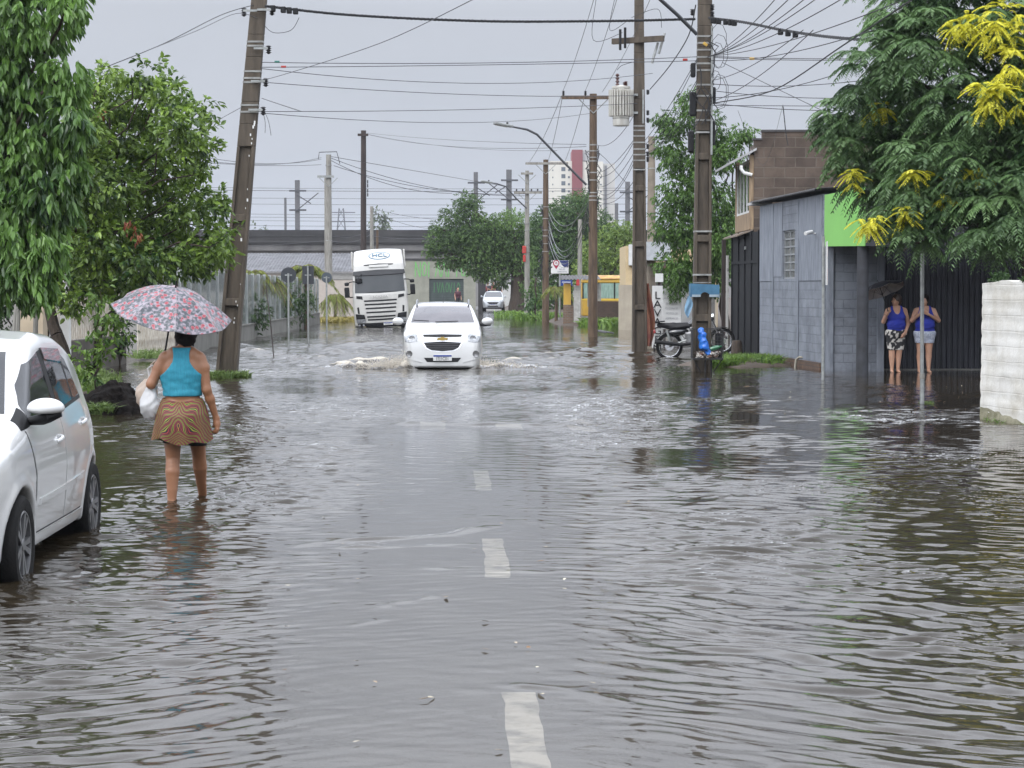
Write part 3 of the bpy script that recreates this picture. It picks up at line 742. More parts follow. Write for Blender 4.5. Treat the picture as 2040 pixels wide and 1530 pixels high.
# washing bay: low roof with beige column
bay = thing('wash_bay', (X(1290, 66), 66, 0), 'open car wash bay with a pale flat roof behind the white boards', 'shed')
MB().box(-0.1, 0.75, 0.0, 4, 2.62, 3.20).build('roof', pm('pale_grey_sheet', (0.5, 0.52, 0.54), (0.4, 0.42, 0.44), 0.5), bay)
MB().box(0.15, 2.5, 3.8, 4.0, -0.3, 2.6).build('rear_wall', pm('bay_back', (0.16, 0.15, 0.14), (0.10, 0.095, 0.09)), bay)
for xx in (0.55,): MB().box(xx, xx + 0.15, 0.1, 0.25, -0.3, 2.615).build('column', M_concrete_pale, bay)
MB().box(0.5, 1.3, 0.05, 0.12, 2.25, 2.45).build('beam', M_wood_pole, bay)
wl, Lw2 = facade('boundary_wall', (4.42, 86.5), (5.35, 85.0), 'low beige rendered wall between the round pole and the transformer pole', 'wall')
MB().box(0, Lw2, 0, 0.2, -0.4, 1.86).build('render', M_beige, wl)
MB().box(-0.0, 0.15, 0.201, 5, -0.4, 1.80).build('side_run', M_beige, wl)
cg = thing('corner_house', (X(1246, 90), 90, 0), 'cream flat roofed house corner with a white box behind the low beige wall', 'house')
MB().box(0.0, 0.42, 0, 5, -0.3, 3.55).box(0.42, 4, 0.3, 5, -0.3, 3.4).build('wall', pm('cream_wall', (0.55, 0.43, 0.25), (0.48, 0.37, 0.22), 0.85), cg)
MB().box(0.12, 0.9, -0.25, -0.002, 2.7, 3.6).build('air_unit', pm('air_unit_white', (0.6, 0.6, 0.58)), cg, bevel=0.02)

# --- kiosk and yellow bus behind the round pole
ks = thing('kiosk', (X(1122, 98), 98, 0), 'small shack with a yellow corner post and rippled roof near the blue street sign', 'kiosk')
MB().box(0.02, 0.36, 0, 0.3, 0.95, 1.95).build('yellow_post', M_yellow, ks)
MB().box(0.0, 0.38, -0.02, 0.32, -0.4, 0.945).box(0.37, 0.48, 0.0, 0.25, -0.4, 0.9).build('brick_base', brick_mat('base_brick', (0.20, 0.12, 0.08), (0.13, 0.085, 0.06), (0.2, 0.18, 0.15), 0.22, 0.08), ks)
MB().box(0.50, 0.80, -0.1, 0.2, -0.4, 1.85).build('pillar', pm('chipped_white', (0.5, 0.49, 0.46), (0.3, 0.29, 0.27), 0.85, scale=4), ks)
corrugated(-0.1, 1.75, -0.5, 3, 2.12, 2.34, 0.16).build('roof', M_roof_metal, ks)
b = MB()
for i in range(10): b.box(1.15 + i * 0.065, 1.205 + i * 0.065, 0.3, 0.33, 0.85, 1.95)
b.build('siding', pm('pale_siding', (0.38, 0.38, 0.36), (0.26, 0.26, 0.25)), ks)
bw = tag(MB().box(X(1172, 97), X(1238, 97), 97, 97.2, -0.4, 1.12).build('brick_wall', brick_mat('dark_brick', (0.085, 0.05, 0.038), (0.06, 0.038, 0.03), (0.07, 0.055, 0.045), 0.24, 0.08), None), 'dark brick garden wall under the yellow bus windows', 'wall')
bus = thing('yellow_bus', (X(1160, 103), 103, 0), 'old yellow bus body with curtained windows parked behind the dark brick wall', 'bus')
MB().box(0, 3.2, 0, 2.2, 0.35, 1.22).box(0, 3.2, 0.0, 2.2, 1.98, 2.18).box(0, 3.2, 0.25, 2.2, 1.22, 1.98).build('body', M_yellow, bus, bevel=0.05)
MB().grid(lambda u, v: (-0.05 + 3.3 * u, -0.06 + 2.3 * v, 2.19 + 0.18 * math.sin(math.pi * v) ** 0.5), 12, 10).build('roof', pm('rusty_yellow_roof', (0.50, 0.33, 0.08), (0.30, 0.13, 0.05), 0.6, scale=4), bus, True)
for i in range(4):
    wn = MB().box(0.06 + i * 0.78, 0.80 + i * 0.78, 0.02, 0.24, 1.22, 1.97).build('window', pm('bus_curtain', (0.30, 0.42, 0.36), (0.16, 0.26, 0.22), 0.2, scale=9, stretch=(4, 1, 0.3), coat=0.6), bus)
    MB().box(0.0 + i * 0.78, 0.06 + i * 0.78, -0.01, 0.019, 1.2, 2.0).build('window_post', M_black, wn)
MB().box(0, 3.2, -0.012, -0.002, 1.13, 1.19).build('trim_stripe', pm('bright_yellow', (0.7, 0.5, 0.05)), bus)

# --- far end of the street
gb = thing('graffiti_garage', (-7.6, 166, 0.15), 'low pale green garage with green spray paint and a dark roller shutter behind the truck', 'building')
MB().box(0, 1.0, 0, 0.3, -0.5, 3.75).box(3.75, 4.7, 0, 0.3, -0.5, 3.75).box(1.0, 3.75, 0, 0.3, 2.3, 3.75).box(-2, 0, 0, 0.3, -0.5, 3.75).box(-2, -1.8, 0.3, 8, -0.5, 3.7).build('wall', M_mint, gb)
MB().box(-2.05, 4.75, -0.06, 0.4, 3.76, 3.92).build('coping', M_dark_conc, gb)
b = MB()
for i in range(16): b.box(0.98, 3.77, 0.12 + 0.02 * (i % 2), 0.18, 0.0 + i * 0.145, 0.14 + i * 0.145)
b.build('roller_shutter', M_dark_green, gb)
M_spray = pm('green_spray', (0.13, 0.42, 0.10), (0.16, 0.48, 0.13), 0.7)
def scrawl(parent, x0, x1, z0, z1, n, seed, m, y=-0.02):
    rg = random.Random(seed); b = MB()
    for i in range(n):
        x = x0 + (x1 - x0) * (i + 0.3 * rg.random()) / n; pts = []
        kind = rg.choice('VANIO')
        h = (z1 - z0)
        wd = (x1 - x0) / n * 0.8
        sh = {'V': [(0, 1), (.5, 0), (1, 1)], 'A': [(0, 0), (.5, 1), (1, 0)], 'N': [(0, 0), (0.05, 1), (.9, 0), (1, 1)], 'I': [(.3, 0), (.35, 1)], 'O': [(.2, .1), (0, .6), (.4, 1), (.9, .7), (.7, .1), (.2, .1)]}[kind]
        for a in range(len(sh) - 1):
            p, q = sh[a], sh[a + 1]
            P0 = Vector((x + p[0] * wd, y, z0 + p[1] * h)); Q0 = Vector((x + q[0] * wd, y, z0 + q[1] * h))
            t = (Q0 - P0).normalized(); s = Vector((t.z, 0, -t.x)) * 0.035
            b.add([P0 - s, Q0 - s, Q0 + s, P0 + s, P0 - s + Vector((0, .012, 0)), Q0 - s + Vector((0, .012, 0)), Q0 + s + Vector((0, .012, 0)), P0 + s + Vector((0, .012, 0))], [(0, 1, 2, 3), (7, 6, 5, 4), (0, 4, 5, 1), (3, 2, 6, 7)])
            y -= 0.0007
    return b.build('graffiti', m, parent)
scrawl(gb, -0.2, 4.5, 2.45, 3.65, 9, 5, M_spray)
scrawl(gb, 1.3, 3.5, 1.2, 2.0, 7, 8, pm('dark_green_spray', (0.06, 0.17, 0.07)), 0.09)
MB().box(4.9, 5.5, 0.1, 0.3, -0.4, 2.9).build('door', M_dark_conc, gb)
cw = tag(MB().box(-2.15, 6.0, 176, 176.3, -0.2, 3.0).build('plain_wall', pm('pale_wall', (0.50, 0.50, 0.48), (0.42, 0.42, 0.40), 0.9), None), 'long pale plain wall at the end of the street behind the standing people', 'wall')

sh = thing('corrugated_shed', (X(462, 128), 128, 0), 'long shed with a rippled grey roof and beige end wall behind the palms', 'shed')
Ls = X(715, 128) - X(462, 128)
MB().box(0, Ls, 0, 0.3, -0.3, 2.62).box(0, 0.3, 0.3, 8, -0.3, 2.5).box(Ls - 0.3, Ls, 0.3, 8, -0.3, 2.5).build('wall', pm('pinkish_beige', (0.46, 0.40, 0.35), (0.38, 0.33, 0.29), 0.9, scale=1), sh)
MB().box(Ls - 2.2, Ls + 0.1, -0.12, -0.002, 2.24, 2.62).build('beam', pm('pale_lintel', (0.33, 0.32, 0.30)), sh)
corrugated(-0.4, Ls + 0.25, -0.3, 6.5, 2.72, 3.95, 0.20, 0.022).build('roof', pm('weathered_fibre_sheet', (0.15, 0.15, 0.16), (0.085, 0.085, 0.09), 0.8, scale=1.5), sh)
o = tag(MB().box(X(628, 112), X(708, 112) + 0.6, 113, 113.25, -0.2, 2.15).build('end_wall', pm('plain_beige_wall', (0.46, 0.41, 0.36), (0.40, 0.35, 0.31), 0.9), None), 'plain beige wall beside the parked truck on the left', 'wall')

# --- elevated railway
vd = thing('railway_viaduct', (0, 192, 0), 'long sooty concrete elevated railway crossing the end of the street', 'viaduct')
MB().box(-75, 60, -0.2, 0.2, 5.75, 7.05).build('parapet', M_dark_conc, vd)
MB().box(-75, 60, -0.05, 9, 5.15, 5.75).build('deck', pm('deck_concrete', (0.16, 0.155, 0.15), (0.09, 0.087, 0.085), 0.9, scale=0.6), vd)
MB().box(-75, 60, 0.4, 0.9, -0.3, 5.15).build('wall', M_stained, vd)
b = MB()
for i in range(9): MB().box(-70 + i * 14, -69.2 + i * 14, 0.1, 0.39, -0.3, 5.14).build('pier', M_stained, vd)

MB().box(-75, 60, -0.26, -0.202, 5.9, 6.02).box(-75, 60, -0.26, -0.202, 6.45, 6.5).build('cornice', pm('cornice_dark', (0.045, 0.043, 0.042)), vd)

# --- apartment tower far away
tw = thing('apartment_tower', (X(1095, 520), 520, 0), 'white high rise apartment block with a maroon stair tower in the distance', 'tower')
k = 520 / 4150.0
M_tw = pm('tower_white', (0.62, 0.60, 0.53), (0.56, 0.54, 0.48), 0.9, scale=0.1)
zt = lambda py: EYE + (573 - py) * k
MB().box(0, 44 * k, 0, 14, -2, zt(322)).build('wall', M_tw, tw)
MB().box(44 * k, 65 * k, -0.6, 12, -2, zt(300)).build('stair_tower', pm('maroon_render', (0.22, 0.055, 0.06), (0.19, 0.05, 0.055), 0.9, scale=0.2), tw)
MB().box(65.1 * k, 80 * k, 0.5, 13, zt(321), zt(300)).build('tank_room', pm('tower_grey', (0.42, 0.42, 0.42)), tw)
MB().box(65 * k, 106 * k, 0, 14, -2, zt(323)).build('rear_wing', M_tw, tw)
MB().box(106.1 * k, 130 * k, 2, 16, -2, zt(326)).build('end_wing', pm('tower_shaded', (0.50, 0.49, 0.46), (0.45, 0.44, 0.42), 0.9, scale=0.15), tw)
MB().box(110 * k, 114 * k, 1.8, 1.99, -2, zt(330)).build('pipe_strip', pm('tower_strip', (0.2, 0.2, 0.21)), tw)
M_twin = pm('tower_window', (0.10, 0.12, 0.14), None, 0.2)
for r in range(10):
    for (xx, wd, hh) in [(5, 2, 3), (23, 8, 8), (36, 4, 4), (75, 4, 4), (90, 4, 4), (100, 3, 3)]:
        z0 = zt(342 + r * 14)
        if z0 < 6: continue
        MB().box(xx * k, (xx + wd) * k, -0.06, 0.02, z0, z0 + hh * k).build('window', M_twin, tw)

# --- hills in the haze
hx = np.linspace(-1500, 1500, 140); hy = np.linspace(0, 600, 8); vs = []
for j, yy in enumerate(hy):
    for i, xx in enumerate(hx):
        e = 26 * abs(vnoise(np.array([[xx, 0, 0]]), 0.0022, 2)[0]) + 9 * vnoise(np.array([[xx, yy, 0]]), 0.01, 3)[0] + 32 * math.exp(-((xx + 420) / 160) ** 2)
        vs.append((xx, 2300 + yy, -5 + max(0, e + 20) * math.sin(math.pi * j / 7)))
kx = len(hx)
o = MB().add(vs, [(j * kx + i, j * kx + i + 1, (j + 1) * kx + i + 1, (j + 1) * kx + i) for j in range(7) for i in range(kx - 1)]).build('hills', pm('hill_scrub', (0.06, 0.085, 0.055), (0.04, 0.06, 0.04), 0.9, scale=0.02), None, True)
tag(o, 'low wooded hills fading into the haze', None, None, 'structure')

# --- left side: glass panel fence on a low wall
fA, fB = (-8.62, 54.0), (-9.46, 101.5)
fn, Lf = facade('panel_fence', fA, fB, 'long fence of tall clear panels between pale posts on a low grey wall', 'fence')
MB().box(0, Lf, -0.1, 0.1, -0.5, 0.50).box(-0.0, Lf, -0.13, 0.13, 0.50, 0.54).build('low_wall', M_plaster_grey, fn)
def pane_mat():
    m, nt, N, L = new_mat('clear_panel')
    out = N('ShaderNodeOutputMaterial'); t = N('ShaderNodeBsdfTransparent'); t.inputs[0].default_value = (0.80, 0.85, 0.83, 1)
    d = N('ShaderNodeBsdfDiffuse'); d.inputs[0].default_value = (0.50, 0.54, 0.52, 1)
    g = N('ShaderNodeBsdfAnisotropic'); g.inputs['Roughness'].default_value = 0.12
    f = N('ShaderNodeFresnel'); f.inputs[0].default_value = 1.35
    a = N('ShaderNodeMixShader'); a.inputs[0].default_value = 0.38; L(t.outputs[0], a.inputs[1]); L(d.outputs[0], a.inputs[2])
    b = N('ShaderNodeMixShader'); L(f.outputs[0], b.inputs[0]); L(a.outputs[0], b.inputs[1]); L(g.outputs[0], b.inputs[2]); L(b.outputs[0], out.inputs[0])
    return m
M_pane_fence = pane_mat()
M_post_pale = pm('pale_steel_post', (0.42, 0.44, 0.43), (0.33, 0.35, 0.34), 0.5, metal=0.2)
npn = 24
for i in range(npn + 1):
    MB().box(i * Lf / npn - 0.04, i * Lf / npn + 0.04, -0.05, 0.05, 0.542, 2.26 - 0.003 * i).build('post', M_post_pale, fn)
for i in range(npn):
    MB().box(i * Lf / npn + 0.045, (i + 1) * Lf / npn - 0.045, -0.008, 0.008, 0.545, 2.22 - 0.003 * i).build('panel', M_pane_fence, fn)
# picket fences nearer
M_picket = pm('peeling_white_picket', (0.60, 0.57, 0.50), (0.36, 0.30, 0.23), 0.75, scale=8, stretch=(4, 4, 1))
def picket(A, B, z0, z1, label, wall_h=None, rails=(0.25, 0.8)):
    t, L_ = facade('picket_fence', A, B, label, 'fence')
    b = MB(); n = int(L_ / 0.16)
    for i in range(n): b.box(i * L_ / n + 0.02, i * L_ / n + 0.10, -0.015, 0.015, z0, z1 + 0.03 * math.sin(i * 1.7))
    b.build('pickets', M_picket, t)
    b = MB()
    for r_ in rails: b.box(0, L_, 0.018, 0.05, z0 + (z1 - z0) * r_ - 0.03, z0 + (z1 - z0) * r_ + 0.03)
    b.build('rail', M_picket, t)
    if wall_h: MB().box(0, L_, -0.1, 0.1, -0.4, wall_h).build('low_wall', pm('mossy_low_wall', (0.10, 0.085, 0.07), (0.055, 0.05, 0.04), 0.9, scale=2), t)
    return t
picket((-9.1, 41.5), (-8.95, 47.8), 0.68, 2.5, 'white picket fence on a dark low wall behind the leaning tree trunk', 0.66)
picket((-8.9, 49.5), (-8.7, 53.8), 0.05, 1.75, 'rusty streaked white picket gate seen under the flowered umbrella', None)
o = tag(MB().box(-9.55, -9.05, 40.2, 40.6, -0.3, 3.1).build('gate_pillar', M_cream, None), 'tall cream plastered gate pillar behind the leaning trunk', 'pillar')
o = tag(MB().box(-8.90, -8.72, 41.0, 41.2, 0.0, 2.75).build('white_post', M_white_board, None), 'white flat post next to the cream gate pillar', 'post')
o = tag(MB().box(-8.75, -8.63, 53.85, 53.97, -0.3, 1.95).build('gate_post', M_wood_dark, None), 'dark gate post at the end of the white picket gate', 'post')
for (px, py0, py1, lean, lb) in [(22, 640, 598, 0.12, 'leaning grey stake, leftmost of the old wire fence stakes'), (35, 655, 600, 0.02, 'second thin stake of the old wire fence'), (72, 660, 624, 0.0, 'short grey stake nearest the leaning tree trunk')]:
    b0 = P(px, 668, 38); h_ = Z(py1, 38)
    tag(MB().tube([(b0.x - 0.05, 38, -0.2), (b0.x + lean * 1.0, 38, h_)], [0.055, 0.045], 8).build('fence_stake', M_concrete_pale, None, True), lb, 'stake', 'stakes of the old wire fence')
# house behind the near fence
lh = thing('bungalow', (-15.6, 56, 0), 'grey plastered bungalow behind the fence beside the leaning utility pole', 'house')
MB().box(0, 5.6, 0, 0.3, -0.3, 2.95).box(5.3, 5.6, 0.3, 7, -0.3, 3.0).build('wall', pm('grey_house_wall', (0.33, 0.32, 0.30), (0.26, 0.25, 0.235), 0.9, scale=1), lh)
MB().prism([(-0.3, -0.4, 2.96), (5.9, -0.4, 2.96), (5.9, 7, 3.9), (-0.3, 7, 3.9)], (0, 0, 0.12)).build('roof', pm('house_roof', (0.30, 0.29, 0.27), (0.22, 0.21, 0.2)), lh)
wn = MB().box(3.6, 4.7, -0.03, 0.02, 1.0, 2.2).build('window', M_frame_grey, lh)
MB().box(3.68, 4.62, -0.045, -0.031, 1.08, 2.12).build('pane', M_window_pale, wn)
# ---------------------------------------------------------------- utility poles, lamps and wires
def tapered(b, top_scale, h, lean=(0, 0)):
    for i, (x, y, z) in enumerate(b.v):
        k = 1 + (top_scale - 1) * max(z, 0) / h
        b.v[i] = (x * k + lean[0] * z, y * k + lean[1] * z, z)
    return b
def h_pole(name, loc, wd, dp, h, ts, lean, label, ribs, solid_from, m=M_concrete_pole, rz=0.0):
    """tapered concrete pole with sunken panels front and back, ribs between them, solid above"""
    t = thing(name, loc, label, 'utility pole', None, rz)
    a, d = wd / 2, dp / 2; r = wd * 0.17
    b = MB()
    b.box(-a, -a + r, -d, d, -0.6, solid_from).box(a - r, a, -d, d, -0.6, solid_from)
    b.box(-a + r - 0.002, a - r + 0.002, -d * 0.45, d * 0.45, -0.6, solid_from)
    for z0 in ribs: b.box(-a + r - 0.002, a - r + 0.002, -d + 0.006, d - 0.006, z0, z0 + 0.14)
    n = 8
    for i in range(n):
        z0 = solid_from + (h - solid_from) * i / n; z1 = solid_from + (h - solid_from) * (i + 1) / n
        b.box(-a, a, -d + 0.004, d - 0.004, z0, z1)
    tapered(b, ts, h, lean).build('shaft', m, t, bevel=0.012)
    t['_'] = 0; del t['_']
    return t
def bands(t, zs, wd, dp, ts, h, lean, m=M_band, hh=0.035):
    for z in zs:
        k = 1 + (ts - 1) * z / h
        MB().box(-wd / 2 * k - 0.006 + lean[0] * z, wd / 2 * k + 0.006 + lean[0] * z, -dp / 2 * k - 0.006 + lean[1] * z, dp / 2 * k + 0.006 + lean[1] * z, z, z + hh).build('band', m, t)
def insulator(t, p, r=0.05, L_=0.16, axis=None, m=None):
    M = Matrix.Translation(p)
    if axis is not None: M = M @ Vector(axis).to_track_quat('Z', 'Y').to_matrix().to_4x4()
    pr = [(r * 0.35, -L_ * 0.6)]
    for i in range(4):
        z = -L_ / 2 + L_ * i / 4; pr += [(r * 0.5, z), (r, z + L_ * 0.08), (r * 0.5, z + L_ * 0.2)]
    MB().lathe(pr, M, 12).build('insulator', m or pm('dark_porcelain', (0.03, 0.028, 0.03), None, 0.3), t, True)

# leaning pole on the left
lp = P(449, 752, 40.6)
LEAN = (0.093, 0.0)
pl = h_pole('leaning_pole', (lp.x + 0.02, 40.6, -0.02), 0.42, 0.30, 7.95, 0.665, LEAN, 'dark concrete utility pole leaning to the right beside the woman with the flowered umbrella', [1.42, 3.05], 4.5)
bands(pl, [5.15, 5.28, 5.72, 5.80, 5.93, 6.42, 6.50], 0.42, 0.30, 0.665, 7.95, LEAN)
for z, s in ((7.1, -1), (7.12, 1), (5.2, 1), (5.75, 1), (6.38, 1)):
    insulator(pl, (LEAN[0] * z + s * 0.27, -0.05, z), 0.06, 0.16)
    MB().box(min(0, s * 0.27) + LEAN[0] * z, max(0, s * 0.27) + LEAN[0] * z, -0.20, -0.17, z - 0.02, z + 0.02).build('bracket', M_galv, pl)
b = MB(); rg = random.Random(4)
for i in range(16):
    z = 0.3 + rg.random() * 5.0; x = 0.12 + LEAN[0] * z + rg.uniform(-0.05, 0.03); s = rg.uniform(0.01, 0.032)
    MB().box(x - s * .5, x + s * .5, -0.162 * (1 - 0.042 * z) - 0.004, -0.162 * (1 - 0.042 * z), z, z + s * 2).build('paper_scrap', M_white_board, pl)

# the big pole on the right
BP = (X(1397, 43.5), 43.5, -0.05)
pb = h_pole('big_pole', BP, 0.40, 0.34, 8.5, 0.675, (0.006, 0), 'tall brown concrete utility pole with a blue plastic box and wire basket near its foot', [1.10, 2.75, 4.45], 5.05)
bands(pb, [2.05, 2.95, 5.0, 5.25, 5.45, 5.75, 5.98, 6.28, 6.42, 6.55, 6.70, 6.84, 6.98], 0.40, 0.34, 0.675, 8.5, (0.006, 0))
for z in (6.05, 6.2, 6.5, 7.45, 7.6):
    insulator(pb, (0.19, -0.1, z), 0.055, 0.13); 
for z in (6.35, 7.5): insulator(pb, (-0.22, -0.1, z), 0.055, 0.13)
b = MB()
for (x, z, w_, h_) in [(-0.24, 4.6, 0.12, 0.45), (0.20, 4.75, 0.12, 0.5), (-0.2, 5.35, 0.14, 0.5), (0.22, 5.6, 0.1, 0.35), (-0.2, 6.15, 0.10, 0.3)]:
    MB().box(x - w_ / 2, x + w_ / 2, -0.16, -0.02, z, z + h_).build('splice_box', M_black, pb, bevel=0.03)
rg = random.Random(2); b = MB()
for i in range(9):
    z = 5.0 + rg.random() * 2.1; a0 = rg.uniform(-0.2, 0.2); L_ = rg.uniform(0.3, 0.9)
    b.tube([(a0, -0.2, z), (a0 + rg.uniform(-.15, .15), -0.23, z - L_ * .3), (a0 + rg.uniform(-.2, .2), -0.21, z - L_ * .7), (a0 + rg.uniform(-.1, .1), -0.19, z - L_)], 0.012, 5)
for i in range(6):
    z = 5.2 + rg.random() * 1.8; r_ = rg.uniform(0.15, 0.4); s = rg.choice([-1, 1])
    b.tube([(s * (0.15 + r_ * (0.5 - 0.5 * math.cos(k * 0.7)) * 1.0), -0.18 - 0.02 * k, z + r_ * math.sin(k * 0.7)) for k in range(9)], 0.006, 5)
tag(b.build('loose_cables', M_cable, pb, True), kind='stuff')
MB().box(0.16, 0.20, -0.2, -0.16, 4.55, 7.2).build('conduit', M_galv, pb)

# transformer pole
TP = (X(1274, 56.3), 56.3, -0.05)
pt = h_pole('transformer_pole', TP, 0.42, 0.34, 9.95, 0.56, (-0.004, 0), 'dark concrete utility pole carrying the pale transformer', [1.2, 2.9, 4.4], 5.0)
bands(pt, [4.95, 5.2, 5.35, 5.5, 5.68, 5.85, 6.0, 6.12], 0.42, 0.34, 0.56, 9.95, (-0.004, 0))
MB().box(-0.75, 0.75, -0.22, -0.10, 8.35, 8.5, Matrix.Rotation(R(-28), 4, 'Z')).build('crossarm', M_concrete_pole, pt)
for x, z in ((-0.55, 8.45), (-0.42, 8.50), (0.30, 8.1), (0.48, 8.35)):
    MB().tube([(x, -0.2, z - 0.3), (x + (0.16 if x > 0 else 0), -0.2, z + 0.25)], 0.035, 8).build('fuse', M_galv if x > 0 else M_black, pt, True)
for z in (5.25, 5.4, 5.6, 6.3, 6.5, 7.05): insulator(pt, (0.2, -0.1, z), 0.055, 0.13)
MB().box(0.05, 0.09, -0.19, -0.155, 6.2, 7.1).build('meter_plate', M_galv, pt)
tr = thing('pole_transformer', (X(1236, 56.2), 56.15, Z(205, 56.2)), 'pale grey ribbed transformer tank hung on the left of the dark pole', 'transformer')
M_trans = pm('transformer_grey', (0.58, 0.57, 0.52), (0.42, 0.40, 0.36), 0.5, scale=4, stretch=(2, 2, .6))
MB().lathe([(0.23, -0.42), (0.23, 0.38)], None, 20).build('tank', M_trans, tr, True)
MB().lathe([(0.21, -0.62), (0.22, -0.60), (0.22, -0.43)], None, 20).build('base_cup', M_trans, tr, True)
b = MB()
for i in range(26):
    a = 2 * math.pi * i / 26; M = Matrix.Rotation(a, 4, 'Z')
    b.box(0.225, 0.335, -0.012, 0.012, -0.36, 0.34, M)
b.build('fins', M_trans, tr)
MB().lathe([(0.25, 0.381), (0.25, 0.43), (0.05, 0.47)], None, 20).build('lid', M_trans, tr, True)
for x, y in ((-0.1, 0.0), (0.1, 0.1), (0.12, -0.12)):
    insulator(tr, (x, y, 0.62 if x < 0 else 0.5), 0.06, 0.34 if x < 0 else 0.14, None, pm('brown_porcelain', (0.07, 0.022, 0.018), None, 0.3))
MB().box(0.2, 0.45, -0.03, 0.03, 0.18, 0.24).box(0.2, 0.45, -0.03, 0.03, -0.30, -0.24).build('bracket', M_galv, tr)

def round_pole(name, px, py, Y, ptop, r0, r1, label, m, lean=0.0, cat='utility pole'):
    g = P(px, py, Y); h = Z(ptop, Y)
    t = thing(name, (g.x, Y, 0), label, cat)
    MB().tube([(0, 0, -0.5), (lean * h * 0.5, 0, h * 0.5), (lean * h, 0, h)], [r0, (r0 + r1) / 2, r1], 14).build('shaft', m, t, True)
    return t, h
def crossarm(t, z, x0, x1, m, pins=()):
    MB().box(x0, x1, -0.24, -0.12, z - 0.06, z + 0.06).build('crossarm', m, t)
    for x in pins: insulator(t, (x, -0.18, z + 0.16), 0.06, 0.16)
    for s in (-1, 1):
        MB().tube([(s * 0.5, -0.20, z - 0.07), (0.0, -0.14, z - 0.55)], 0.018, 6).build('brace', M_galv, t, True)
def ringbands(t, zs, r, m=M_band):
    for z in zs: MB().lathe([(r + 0.012, z), (r + 0.012, z + 0.04)], None, 14).build('band', m, t, True)
def lamp(name, t_at, pts, label):
    """street lamp on an arm: pts are world points from the pole outward"""
    o = Vector(pts[0]); t = thing(name, o, label, 'street lamp')
    q = [Vector(p) - o for p in pts]
    MB().tube(q, [0.04] * (len(q) - 1) + [0.028], 8).build('arm', M_cable_grey, t, True)
    e = q[-1]; dx = (q[-1] - q[-2]).normalized()
    M = Matrix.Translation(e) @ dx.to_track_quat('X', 'Z').to_matrix().to_4x4()
    MB().box(-0.05, 0.62, -0.13, 0.13, -0.03, 0.05, M).build('lamp_head', M_galv, t, bevel=0.02)
    MB().box(0.12, 0.56, -0.10, 0.10, -0.045, -0.031, M).build('lens', pm('lamp_lens', (0.55, 0.55, 0.5), None, 0.2), t)
    MB().lathe([(0.04, 0.05), (0.04, 0.12)], M @ Matrix.Translation((0.15, 0, 0)), 10).build('photocell', M_black, t)

t1, h1 = round_pole('round_pole', 1181, 672, 73.4, 187, 0.175, 0.125, 'round brown utility pole with a wooden crossarm and a long lamp arm', M_wood_pole)
crossarm(t1, Z(195, 73.4), -1.12, 0.75, M_wood_pole, (-1.05, -0.28, 0.6))
ringbands(t1, [Z(y, 73.4) for y in (290, 302, 315, 322, 345, 360, 385, 392, 400)], 0.14)
b = MB(); rg = random.Random(5)
for i in range(26):
    z = rg.uniform(4.0, 6.6); s = rg.choice([-1, 1]); b.tube([(s * 0.14, -0.1, z), (s * rg.uniform(.18, .3), -0.16, z + rg.uniform(-.3, .3)), (s * 0.13, -0.13, z + rg.uniform(-.5, .1))], 0.012, 5)
tag(b.build('loose_cables', M_cable, t1, True), kind='stuff')
lamp('street_lamp', t1, [P(1168, 368, 73.3), P(1120, 320, 73), P(1070, 268, 72.6), P(1050, 258, 72.4), P(1018, 252, 72.2)], 'long curved lamp arm on the round brown pole, reaching over the street')
t2, h2 = round_pole('wood_pole', 1087, 640, 108, 318, 0.19, 0.13, 'brown utility pole with a wide pale crossarm at its top, behind the two lamp poles', M_wood_pole)
crossarm(t2, Z(326, 108), -1.05, 1.15, M_concrete_pale, ())
b = MB()
for i in range(40):
    z = rg.uniform(2.5, 6.0); s = rg.choice([-1, 1]); b.tube([(s * 0.16, -0.1, z), (s * rg.uniform(.2, .4), -0.2, z + rg.uniform(-.3, .3)), (s * 0.14, -0.15, z + rg.uniform(-.6, .1))], 0.022, 5)
tag(b.build('loose_cables', M_cable, t2, True), kind='stuff')
ringbands(t2, [3.6, 4.0, 4.4, 4.7, 5.3, 5.9], 0.17)
t3, h3 = round_pole('grey_pole', 1050, 633, 119, 340, 0.17, 0.11, 'grey concrete utility pole with two crossarms in front of the big dark tree', M_concrete_pale)
crossarm(t3, Z(346, 119), -0.35, 0.35, M_concrete_pale)
crossarm(t3, Z(384, 119), -0.75, 0.85, M_concrete_pale, (-0.6, -0.25, 0.25, 0.6))
ringbands(t3, [3.8, 4.2, 5.0, 5.4], 0.16)
MB().box(-0.28, -0.05, -0.26, -0.17, Z(505, 119), Z(490, 119)).box(-0.24, -0.08, -0.26, -0.17, Z(522, 119), Z(508, 119)).build('red_marker', pm('red_plastic', (0.42, 0.04, 0.03)), t3, bevel=0.04)
lamp('street_lamp', t3, [P(1049, 415, 118.8), P(1028, 395, 118.5), P(1008, 372, 118), P(990, 366, 117.8), P(978, 364, 117.6)], 'short curved lamp arm on the grey concrete pole above the big dark tree')
t4, h4 = round_pole('thin_pole', 1155, 634, 116, 437, 0.15, 0.11, 'short thin pale concrete pole beside the kiosk', M_concrete_pale)
t5, h5 = round_pole('concrete_pole', 1297, 640, 68, 272, 0.17, 0.11, 'pale concrete pole showing behind the transformer pole', pm('warm_concrete', (0.26, 0.22, 0.17), (0.18, 0.15, 0.115), 0.85, scale=3))
ringbands(t5, [5.6, 6.0], 0.12)
t6, h6 = round_pole('concrete_pole', 656, 636, 114, 308, 0.20, 0.14, 'grey concrete utility pole at the left end of the panel fence', M_concrete_pale)
ringbands(t6, [4.3, Z(330, 114)], 0.17)
